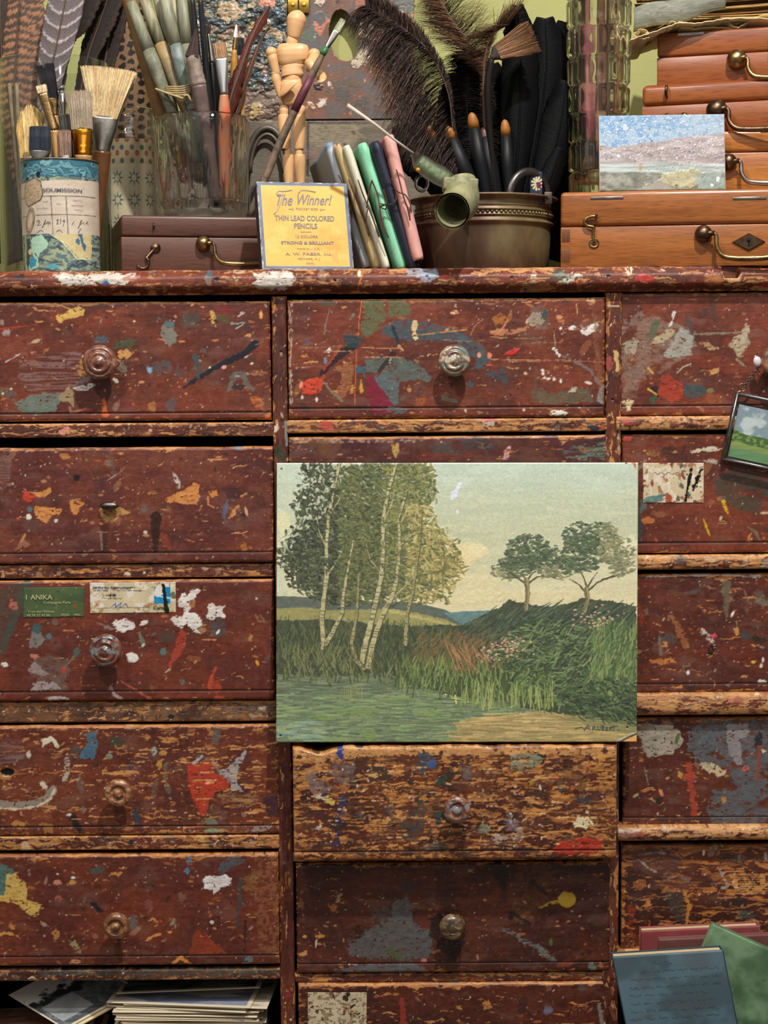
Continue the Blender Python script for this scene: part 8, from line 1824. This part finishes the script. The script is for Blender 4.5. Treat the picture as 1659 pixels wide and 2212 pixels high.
prof=[(.90,0),(.93,.003),(.955,zy(520)),(.965,zy(490)),(.97,zy(480)),(1.0,zy(477)),(1.005,zy(475)),(1.0,zy(472)),(.975,zy(470)),(.97,zy(464)),(.99,zy(463)),(.995,zy(461)),(.975,zy(459)),(.975,zy(452)),(.995,zy(451)),(.995,zy(448)),(.975,zy(447)),(.975,zy(441)),(.99,zy(439)),(.975,zy(437)),(.975,zy(424)),(1.05,zy(421)),(1.065,zy(419)),(1.06,zy(416.5)),(1.02,zy(415)),(.96,zy(417)),(.95,zy(440)),(.94,zy(520)),(.85,.006),(0.0001,.006)]
mb=MB();mb.lathe([(r*rB,z) for r,z in prof],(0,0,0),None,96);mb.build('pot_body',potm,pot,world=False)
mb=MB()
for k in range(96):a=2*math.pi*k/96;mb.sphere((rB*.985*math.cos(a),rB*.985*math.sin(a),zy(456)),.0016,8)
mb.build('beading',potm,pot,world=False)
mb=MB();yh=YB-rB*.99;P=[W(1142-41*math.cos(t),424-54*math.sin(t),yh+.012+(.03 if False else 0)+.022*(1-math.cos(t))/2) for t in np.linspace(-.15,math.pi+.15,26)]
mb.tube(P,.0042,12,flat=.75,up=(0,-1,0));mb.build('ring_handle',flat('dark_iron','55504e',.35,metal=.9,var=.3,vscale=80),pot)
for x in (1100,1184):
    q=W(x,428,yh+(.008 if x<1140 else .030));mb=MB();mb.box(q,(.004,.0015,.006));mb.lathe([(.0016,0),(.001,.001),(0,.0011)],q+Vector((0,-.0015,0)),rotm('X',math.radians(90)),10);mb.build('handle_lug',flat('lug_iron','5c5048',.4,metal=.8),pot,bevel=.0008)
# black feathers
B2=lambda x,y,d=0:W(x,y,YB+d)
def blackf(l,k,R,q):return C('0d0c0e')*(1+R.random()*.6)
BF=[([B2(1100,560),B2(1120,300),B2(1125,120),B2(1118,12)],42,'tall black feather with a curled tip, highest in the brass pot'),([B2(1110,560,.02),B2(1160,300,.02),B2(1180,150,.02),B2(1178,40,.02)],60,'broad black feather right of the highest one'),
      ([B2(1115,560,.03),B2(1185,300,.03),B2(1215,160,.03),B2(1222,48,.03)],58,'broad black feather beside the crystal vase'),([B2(1110,560,.01),B2(1185,360,.01),B2(1212,260,.01),B2(1222,175,.01)],44,'short black feather hanging by the crystal vase'),
      ([B2(1090,560,.04),B2(1090,330,.05),B2(1070,230,.05),B2(1060,140,.05)],60,'black feather in the dark middle of the pot'),([B2(1080,560,.05),B2(1030,360,.06),B2(1000,260,.06),B2(985,160,.06)],60,'black feather behind the brown ostrich plume'),
      ([B2(1120,560,.04),B2(1150,330,.045),B2(1155,180,.045),B2(1150,90,.045)],64,'black feather filling the back between the tall ones'),([B2(1130,560,.05),B2(1200,430,.055),B2(1215,300,.055),B2(1205,150,.055)],62,'black feather at the back beside the crystal vase'),
      ([B2(1110,560,.0),B2(1160,440,.0),B2(1190,380,.0),B2(1210,320,.0)],26,'small black feather tilting right above the pot rim'),([B2(1070,560,.03),B2(960,400,.04),B2(900,330,.05),B2(860,270,.06)],46,'black feather spreading left behind the journals'),([B2(1080,560,.06),B2(1040,400,.07),B2(1020,330,.08),B2(1030,240,.08)],80,'black feather low at the back of the pot')]
BLK=flat('black_feather','060607',.6,spec=.15,bump=.4,bscale=500,sheen=.0)
for i,(P,w_,l) in enumerate(BF):vane('feather',l,P,[4,w_*.5,w_,w_,w_*.8,w_*.3],[4,w_*.5,w_,w_,w_*.8,w_*.3],blackf,notch=.08,seed=40+i,ns=60,mat=BLK,curve=.5,quill=BLK)
# ostrich plumes: real barbs
def plume(label,spine,barbs,cols,seed,n=900,w=.00038,root=None):
    "barbs(l, side, R) -> (direction vector px (dx, dy), length px, droop)"
    P=bez(spine,24);m=len(P);R=random.Random(seed);t0=thing('ostrich_feather',label,'feather',P[0])
    mb=MB();cc=[]
    for i in range(n):
        l=R.random();j=min(m-2,int(l*(m-1)));p=P[j].lerp(P[j+1],l*(m-1)-j);side=-1 if i%2 else 1
        (dx,dy),ln,dr=barbs(l,side,R);s=.00048;ln*=R.uniform(.55,1.1);yy=R.gauss(0,.35)
        d=Vector((dx,yy,-dy)).normalized();pts=[];q=p.copy();step=ln*s/7;d2=d.copy()
        for k in range(8):
            pts.append(q.copy());q=q+d2*step;d2=(d2+Vector((R.gauss(0,.10),R.gauss(0,.10),-dr*.16+R.gauss(0,.07)))).normalized()
        col=lin(C(R.choice(cols))*R.uniform(.7,1.25));b=[];n0=0
        for k,q in enumerate(pts):
            ww=w*(1-.75*k/7);b+=[q+Vector((ww,0,ww*.6)),q-Vector((ww,0,ww*.6)),q+Vector((0,-ww,0))]
        mb.add(b,[(k*3+a,k*3+(a+1)%3,(k+1)*3+(a+1)%3,(k+1)*3+a) for k in range(7) for a in range(3)],smooth=True);cc+=[(*col,.6)]*24
    mb.build('barbs',HAIR,t0,colors=cc);mb=MB();mb.tube(P,list(np.linspace(.0018,.0006,m)),7);mb.build('shaft',flat('plume_quill','4a382e',.5),t0)
    return t0
BR=['54403a','64504a','44342e','705a4c','382a26']
plume('big dark brown ostrich plume drooping left over the palette',[B2(1075,560),B2(1010,400,-.02),B2(982,300,-.03),B2(968,200,-.03),B2(925,110,-.03),B2(862,55,-.025),B2(790,12,-.02)],
      lambda l,s,R:(((-1,.25+.6*(1-l)) if s<0 else (.25-.3*(l>.6),-1)),(20+150*min(1,max(0,l-.22)*4)*(1-.72*max(0,l-.55)/.45)) if s<0 else (14+60*max(0,l-.45)),.9 if s<0 else .25),BR,3,7000,.0007)
plume('wispy brown ostrich feather standing behind the big plume',[B2(1085,560,.01),B2(1060,330,0),B2(1050,170,0),B2(1010,90,0),B2(975,40,0),B2(945,-15,0)],
      lambda l,s,R:(((-1,-.25) if s<0 else (.8,-.75)),12+78*min(1,max(0,l-.4)*5)*(1-.6*max(0,l-.7)/.3),.35),['5a4030','6e4e38','48342a','7c5a40'],4,2600,.0005)
plume('curling brown feather tuft above the black feathers',[B2(1085,560,.005),B2(1050,300,-.01),B2(1045,160,-.01),B2(1060,80,-.01),B2(1100,52,-.01)],
      lambda l,s,R:(((-1,.1) if s<0 else (.6,-1)),10+70*min(1,max(0,l-.5)*4),.3),['6a4c36','5a3e2e','8a6448'],5,1500,.0005)
plume('black downy feather filling the dark gap between plumes',[B2(1080,560,.03),B2(1030,380,.03),B2(1010,250,.03),B2(1005,110,.03)],
      lambda l,s,R:(((-1,.1) if s<0 else (1,-.1)),14+80*min(1,l*2)*(1-.5*l),.4),['151214','1e1a1a','241c1a'],6,4200,.0009)
brush('tan fan of soft hair bending right above the black feathers',B2(1158,76,-.03),B2(1078,112,-.03),B2(1062,126,-.03),B2(1085,540,-.01),M(34),M(16),['6e4c30','8a6240','5a3e28','9a7048'],flat('dark_binding','2c2420',.6),flat('dark_stick','1a1614',.6,spec=.2),61,tw=M(70),wd=(.3,0,1),hr=.003,n=700,jag=.25,rad=.0004,handle_pts=[B2(1062,126,-.03),B2(1054,200,-.028),B2(1062,330,-.02),B2(1085,540,-.01)])
ORG=flat('orange_dip','9c6226',.5,var=.15,vscale=60);OBL=flat('brush_black','111113',.5,spec=.3)
for i,(x0,y0,x1,r_,l) in enumerate(((922,268,1000,11,'black handled brush with dull orange tip, leftmost in the brass pot'),(962,268,1045,14,'stout black brush handle with rounded orange end'),(1018,243,1060,12,'tall black brush handle with orange end in the middle of the pot'),(1044,275,1080,13,'black brush handle with dark maroon end'),(1090,258,1104,11,'bright orange tipped black brush handle, rightmost in the pot'))):
    a=B2(x0,y0,-.035+.006*i);b=B2(x1,470,-.02+.004*i);e=B2(x1+(x1-x0)*.3,545,-.01);u=(b-a).normalized();t=thing('paintbrush',l,'brush',e)
    rr=M(r_,YB);k=.016 if i !=3 else .010
    mb=MB();mb.tube([a,a+u*.0015,a+u*.004,a+u*.009,a+u*k],[rr*.15,rr*.5,rr*.74,rr*.95,rr],16);mb.build('dipped_end',ORG if i !=3 else flat('maroon_dip','4a2622',.4),t)
    mb=MB();mb.tube([a+u*k,a.lerp(b,.5),b,e],[rr,rr*1.25,rr*.9,rr*.7],16);mb.build('handle',OBL,t)
# verdigris pipe elbow on the rim
pm=flat('verdigris_brass','8f8b68',.55,metal=.15,var=.5,vscale=60,col2='6c6c4c',bump=.4,bscale=300)
el=thing('pipe_elbow','verdigris brass pipe elbow resting on the rim of the brass pot','pipe fitting',W(985,430,.0))
E=lambda x,y,d:W(x,y,d)
mb=MB();P=[E(994,392,-.006),E(996,402,-.008),E(997,420,-.012),E(994,438,-.020),E(986,448,-.030),E(977,455,-.044)]
P=bez(P,6);n_=len(P);rad=np.interp(np.linspace(0,1,n_),[0,.2,.38,.42,.6,.95,1],[.0150,.0158,.0166,.0172,.0176,.0160,.0166]);mb.tube(P,list(rad),32,cap=False)
k0=len(mb.v);mb.tube(P[::-1],list(rad[::-1]-.0016),32,cap=False)
n1=len(P)*32
mb.add([],[]);fs=[((len(P)-1)*32+i,(len(P)-1)*32+(i+1)%32,0,0) for i in range(0)]
mb.build('pipe_body',pm,el)
mb=MB();mb.tube([P[-1]+(P[-1]-P[-2]).normalized()*.0003,P[-1]-(P[-1]-P[-2]).normalized()*.0022],[.0174,.0174],32,cap=False);mb.tube([P[-1]+(P[-1]-P[-2]).normalized()*.0003,P[-1]-(P[-1]-P[-2]).normalized()*.02],[.0152,.0130],32,cap=False);mb.build('pipe_mouth',pm,el)
mb=MB();q=E(994,401,-.006);mb.box(q,(.0165,.0150,.0060),rotm('Y',.06));mb.build('square_flange',pm,el,bevel=.0015)
# glass vial, stick and ring
gv=thing('glass_vial','small green tinged glass vial lying between the journals and the brass pot','vial',E(930,372,.02))
mb=MB();P=bez([E(894,330,.02),E(904,346,.02),E(925,364,.02),E(955,382,.02),E(985,402,.02)],5);mb.tube(P,list(np.interp(np.linspace(0,1,len(P)),[0,.15,.3,.7,1],[.0040,.0048,.0085,.0098,.0070])),20);mb.build('vial_glass',glassmat('green_glass',(.80,.90,.76),.02,1.4,.5),gv)
mb=MB();P=[p+Vector((0,.0005,0)) for p in P[6:-3]];mb.tube(P,.0045,12);mb.build('green_content',flat('moss_green','5c7048',.5,var=.7,vscale=250,col2='c8ccb8'),gv)
mb=MB();mb.sphere(E(903,367,.008),.0022,12);mb.build('yellow_bead',flat('yellow_bead','b88a28',.3),gv)
gs=thing('glass_stirrer','thin pale glass stirring rod slanting over the pink journal','rod',E(905,340,.02));mb=MB();mb.tube([E(750,227,.005),E(812,270,.008),E(850,300,.012),E(894,332,.02)],[.0021,.0015,.0012,.0011],12);mb.build('rod',flat('frosted_glass_rod','c4b8a8',.2,coat=.5),gs)
rg=thing('clear_ring','clear glass ring hanging at the left rim of the brass pot','ring',E(911,398,.03));mb=MB();mb.tube([E(911+13*math.cos(t),396+17*math.sin(t),.03+.004*math.cos(t)) for t in np.linspace(0,6.283,30)],.0016,10,cap=False);mb.build('ring',glassmat('ring_glass',(.9,.9,.88),0,1.4),rg)
def p_daisy(c):
    c.fill('2a3044');c.ro[:]=.4
    for k in range(11):t=k*.571;c.stroke([(1160+3*math.cos(t),396+4*math.sin(t)),(1160+11*math.cos(t),396+14*math.sin(t))],1.2,2.2,'cfc49c',rag=0,h=0)
    c.ell(1164,400,5,7,'6c2c3c',rag=.2)
a,b,tl=W(1145,440,.055),W(1171,439,.055),W(1145,372,.055)
tag(slab('daisy_tile',a,b-a,tl-a,p_daisy,1.0,0,.003,None,PAPER,80,0),'small navy card with a cream daisy inside the ring handle','card')

# ------------------------------------------------------------------ crystal column vase
YK=.108;rK=M(66,YK);cK=W(1292,412,YK)
cry=thing('crystal_vase','tall faceted crystal column vase behind the sky study','vase',(cK.x,YK,ZBR+.0004))
zk1=W(1292,-60,YK).z-ZBR;n=72;tiers=8;nz=136;NB=9
out=[]
for j in range(nz+1):
    f=j/nz;tt=f*tiers;ti=int(tt);g=tt-ti;off=(ti%2)*.5
    rb=rK*(.94+.13*f)
    prof=min(1,min(g,1-g)/.13)**.5
    for i in range(n):
        u=(NB*i/n+off)%1;blk=min(1,min(u,1-u)/.16)**.6;dish=1-.35*math.exp(-((u-.5)/.2)**2-((g-.5)/.28)**2)
        r=rb*(.86+.14*prof*blk*dish);a=2*math.pi*i/n;out.append((r*math.cos(a),r*math.sin(a),zk1*f))
fs=[(j*n+i,j*n+(i+1)%n,(j+1)*n+(i+1)%n,(j+1)*n+i) for j in range(nz) for i in range(n)]+[tuple(range(n))[::-1]]
k0=len(out);inner=[(.66,1.0),(.66,.5),(.62,.12),(.5,.07),(.02,.065)]
for r_,f in inner:
    for i in range(n):a=2*math.pi*i/n;out.append((rK*r_*math.cos(a),rK*r_*math.sin(a),zk1*f))
fs+=[(nz*n+i,nz*n+(i+1)%n,k0+(i+1)%n,k0+i) for i in range(n)]+[(k0+j*n+i,k0+j*n+(i+1)%n,k0+(j+1)*n+(i+1)%n,k0+(j+1)*n+i) for j in range(len(inner)-1) for i in range(n)]+[tuple(k0+(len(inner)-1)*n+i for i in range(n))]
mb=MB();mb.add(out,fs,smooth=True);mb.build('crystal_wall',CRYSTAL,cry,world=False)
K_=lambda x,y,d=0:W(x,y,YK+d)
brush('pink stained brush standing inside the crystal vase',K_(1270,370,-.006),K_(1271,340,-.006),K_(1272,300,-.006),K_(1268,-40,-.006),.009,.006,['7c6a58','9a8468'],STEEL,flat('pink_stained_handle','c08a72',.4,var=.6,vscale=30,col2='8c2c54'),71,hr=.0036,n=80,hends=[.004,.0055,.0046,.004])
brush('dark umber brush handle at the back inside the crystal vase',K_(1312,372,.012),K_(1312,350,.012),K_(1312,330,.012),K_(1318,-40,.014),.010,.006,DARKH,STEEL,flat('umber_handle','54382a',.45),73,hr=.005,n=60,hends=[.006,.0075,.006,.005])
brush('pale brown brush with blue collar inside the crystal vase',K_(1290,372,.004),K_(1290,350,.004),K_(1289,330,.004),K_(1300,-40,.01),.010,.006,['8a7050','6c543c'],flat('blue_collar','3c4c84',.4),flat('brown_handle_streaked','a07858',.45,var=.5,vscale=40,col2='6a4a34'),72,hr=.0042,n=80,hends=[.0046,.0066,.005,.004])

# ------------------------------------------------------------------ framed miniature hanging from the right knob
YH=-.010
lk=thing('framed_miniature','miniature meadow painting in a steel and glass frame hanging from the right knob','picture frame',W(1592,850,YH))
fr_o=W(1563,991,YH);fu=(W(1660,1012,YH)-fr_o);fu=fu.normalized()*.088;fv=(W(1593,850,YH)-fr_o);FN=Vector(fu).cross(Vector(fv)).normalized();FN=FN if FN.y<0 else-FN
FM=flat('pewter_frame','8a8886',.35,metal=1,var=.35,vscale=100,bump=.1,bscale=600)
A0,A1,A2,A3=fr_o,fr_o+fu,fr_o+fu+fv,fr_o+fv
for i,(p,q) in enumerate(((A0,A1),(A1,A2),(A2,A3),(A3,A0))):
    mb=MB();mb.tube([p,p.lerp(q,.5),q],.0021,4,flat=1);mb.tube([p+Vector((0,.006,0)),q+Vector((0,.006,0))],.0016,8);mb.build('frame_side',FM,lk)
def p_mini(c):
    X,Y=c.X,c.Y;c.ro[:]=.4;t=fbm(X,Y,26,18,4,3)[...,None];c.col[:]=C('8fa0ae')+(C('cdd6da')-C('8fa0ae'))*sstep(.4,.62,t)
    A,B=c.A,c.B;hz=.50-.0*A+(fbm(X,Y,16,16,3,5)-.5)*.16-.12*A;m=(B<hz)[...,None];g=fbm(X,Y,8,6,3,7)[...,None];c.col[:]=np.where(m,C('4f6a3a')+(C('87a05c')-C('4f6a3a'))*sstep(.35,.65,g),c.col)
    m=(B<.30-.03*A)[...,None];c.col[:]=np.where(m,C('8fa060')+(C('6c9468')-C('8fa060'))*sstep(.26,.1,B)[...,None]+(fbm(X,Y,30,4,3,9)[...,None]-.5)*.1,c.col)
mi=slab('miniature_painting',A0+fu*.05+fv*.05+Vector((0,.003,0)),fu*.9,fv*.80,p_mini,1.0,0,.001,lk,PAPER,82,0,N=np.array(FN))
mb=MB();mb.add([A0+fu*.02+fv*.02,A1-fu*.02+fv*.02,A2-fu*.02-fv*.02,A3+fu*.02-fv*.02],[(0,1,2,3)]);mb.build('glass_pane',TGLASS,lk)
mb=MB();rc0=W(1603,837,YH);mb.tube([rc0+Vector((.0036*math.cos(t),0,.0036*math.sin(t))) for t in np.linspace(0,6.283,24)],.0005,8,cap=False);mb.tube(bez([W(1592,851,YH),W(1594,847,YH),W(1601,844.5,YH)],4),.0007,8);mb.build('hanging_ring',BRASS,lk)
mb=MB();n_=13
for k in range(n_):
    f=k/(n_-1);p=W(1609,831,YH).lerp(W(1640,791,YH-.002),f);d=(W(1640,791,YH)-W(1609,831,YH)).normalized();s_=Vector((0,-1,0)) if k%2 else d.cross(Vector((0,-1,0)))
    mb.tube([p+d*(.0016*math.cos(t))+s_*(.0010*math.sin(t)) for t in np.linspace(0,6.283,14)],.00038,6,cap=False)
mb.build('chain',flat('gunmetal_chain','6c6664',.3,metal=1),lk)
mb=MB();mb.sphere(W(1636,781,YH-.003),.0042,16,sc=(.95,.7,1.25),R=rotm('Y',-.2));mb.sphere(W(1632,770,YH-.003),.0012,8);mb.build('pearl_charm',flat('mother_of_pearl','cfc8cc',.25,coat=.5),lk)
mb=MB();kc=W(1672,779,YH);mb.tube([kc+Vector((.0175*math.cos(t),0,.0175*math.sin(t))) for t in np.linspace(2.6,4.1,16)],.0004,6);mb.build('chain_loop',flat('chain_loop_metal','6c6664',.3,metal=1),lk)

# ------------------------------------------------------------------ notebooks standing in the open drawer at the lower right
YD=-.150;a=W(1312,2260,0);xl=a.x;zt_=W(1500,2262,YD).z;zb_=zt_-.10
od=MB();WD=.138
for c_,h_ in (((xl+WD,YD,(zt_+zb_)/2),(WD,.009,.05)),((xl+.002,-.075,(zt_+zb_)/2-.01),(.002,.07,.04)),((xl+2*WD-.005,.06,(zt_+zb_)/2-.01),(.005,.20,.04)),((xl+WD,-.06,zb_+.003),(WD-.004,.08,.003))):od.box(c_,h_)
od.build('open_drawer',flat('open_drawer_wood','5c2e20',.5,var=.35,vscale=25,bump=.3,bscale=200),chest)
zn=zb_+.0065
def book(label,o,U,Vv,th,painter,cover2,seed,px=2,pages='c4b088',name='notebook'):
    U,Vv=Vector(U),Vector(Vv);N=U.cross(Vv).normalized();N=N if N.y<0 else-N
    t=thing(name,label,'notebook',o+U*.5)
    slab('front_cover',np.array(o),np.array(U),np.array(Vv),painter,px,.0012,.0012,t,PAPER,seed,0,N=np.array(N),warp=None)
    R=Matrix((U.normalized(),-N,Vv.normalized())).transposed();c=o+U*.5+Vv*.5-N*(th/2)
    mb=MB();mb.box(c,(U.length*.485,th*.42,Vv.length*.490),R);mb.build('page_block',flat('pages_'+str(seed),pages,.8,var=.25,vscale=500,stretch=(.3,8,.3)),t)
    mb=MB();mb.box(o+U*.5+Vv*.5-N*(th-.0006),(U.length/2,.0007,Vv.length/2),R);mb.box(o+U*.996+Vv*.5-N*(th*.5),(.0008,th/2,Vv.length/2),R);mb.build('back_cover',flat('cover_'+str(seed),cover2,.6),t,bevel=.0005)
    return t
def p_blue(c):
    c.fill('4c6470');c.ro[:]=.55;n=fbm(c.X,c.Y,70,60,4,3)[...,None];c.col[:]=C('4a5e66')+(C('5c7480')-C('4a5e66'))*sstep(.4,.62,n);m=sstep(.55,.7,fbm(c.X,c.Y,60,40,3,9))[...,None]*.3;c.col[:]=c.col*(1-m)+C('55524e')*m
    R=c.rnd
    for k,y in enumerate(range(2085,2214,17)):
        x=1352+(60 if k<1 else 34 if k==1 else 0)+R.uniform(-6,12);e=(1470 if k<1 else 1550)+R.uniform(-20,10)
        while x<e:
            L=R.uniform(10,26);pts=[(x+i*3.2,y-(x-1352)*.06+R.uniform(-3.2,2.4)) for i in range(int(L/3.2)+2)];c.stroke(pts,.8,.6,'343f4a',rag=.3,h=0,a=.75);x+=L+R.uniform(6,11)
def p_grn(c):c.fill('5d7a5a');c.ro[:]=.6;n=fbm(c.X,c.Y,60,50,4,3)[...,None];c.col[:]=C('4f6c4e')+(C('7c9a74')-C('4f6c4e'))*sstep(.35,.68,n);c.flecks(90,['48604a','86a07c'],.6,2,3)
def p_rd(c):c.fill('8c4444');c.ro[:]=.5;c.col+=((fbm(c.X,c.Y,30,30,3,2)-.5)*.08)[...,None]
def p_rb(c):c.fill('6e4440');c.ro[:]=.5;c.col+=((fbm(c.X,c.Y,30,30,3,2)-.5)*.08)[...,None]
def stand(pA,pB,pTL,y):
    "quad through pixels, stretched down to the drawer floor"
    a,b,tl=W(*pA,y),W(*pB,y),W(*pTL,y);return a,b,tl
def nb(label,tl,tr,bl,yt,yb,th,painter,c2,seed,**k):
    T,Rr,Bv=W(*tl,yt),W(*tr,yt),W(*bl,(yt+(yb-yt)*.6));d=Bv-T;s=(T.z-zn-.004)/(T.z-Bv.z);o=T+d*s;return book(label,o,Rr-T,T-o,th,painter,c2,seed,**k)
nb('dusty red hardback notebook at the back of the open drawer',(1385,2012),(1642,2000),(1387,2212),-.030,-.030,.014,p_rd,'8c4444',1,px=3)
nb('slim reddish brown notebook in front of the dusty red one',(1423,2030),(1680,2018),(1425,2212),-.0465,-.0465,.008,p_rb,'6e4440',2,px=3)
nb('soft mossy green notebook leaning right, behind the blue notebook',(1541,1997),(1720,2078),(1470,2170),-.066,-.066,.010,p_grn,'4f6c4e',3,px=2.2)
nb('slate blue notebook with faint handwriting, front one in the open drawer',(1323,2068),(1562,2053),(1352,2212),-.090,-.090,.014,p_blue,'2c3a48',4,px=1.7)
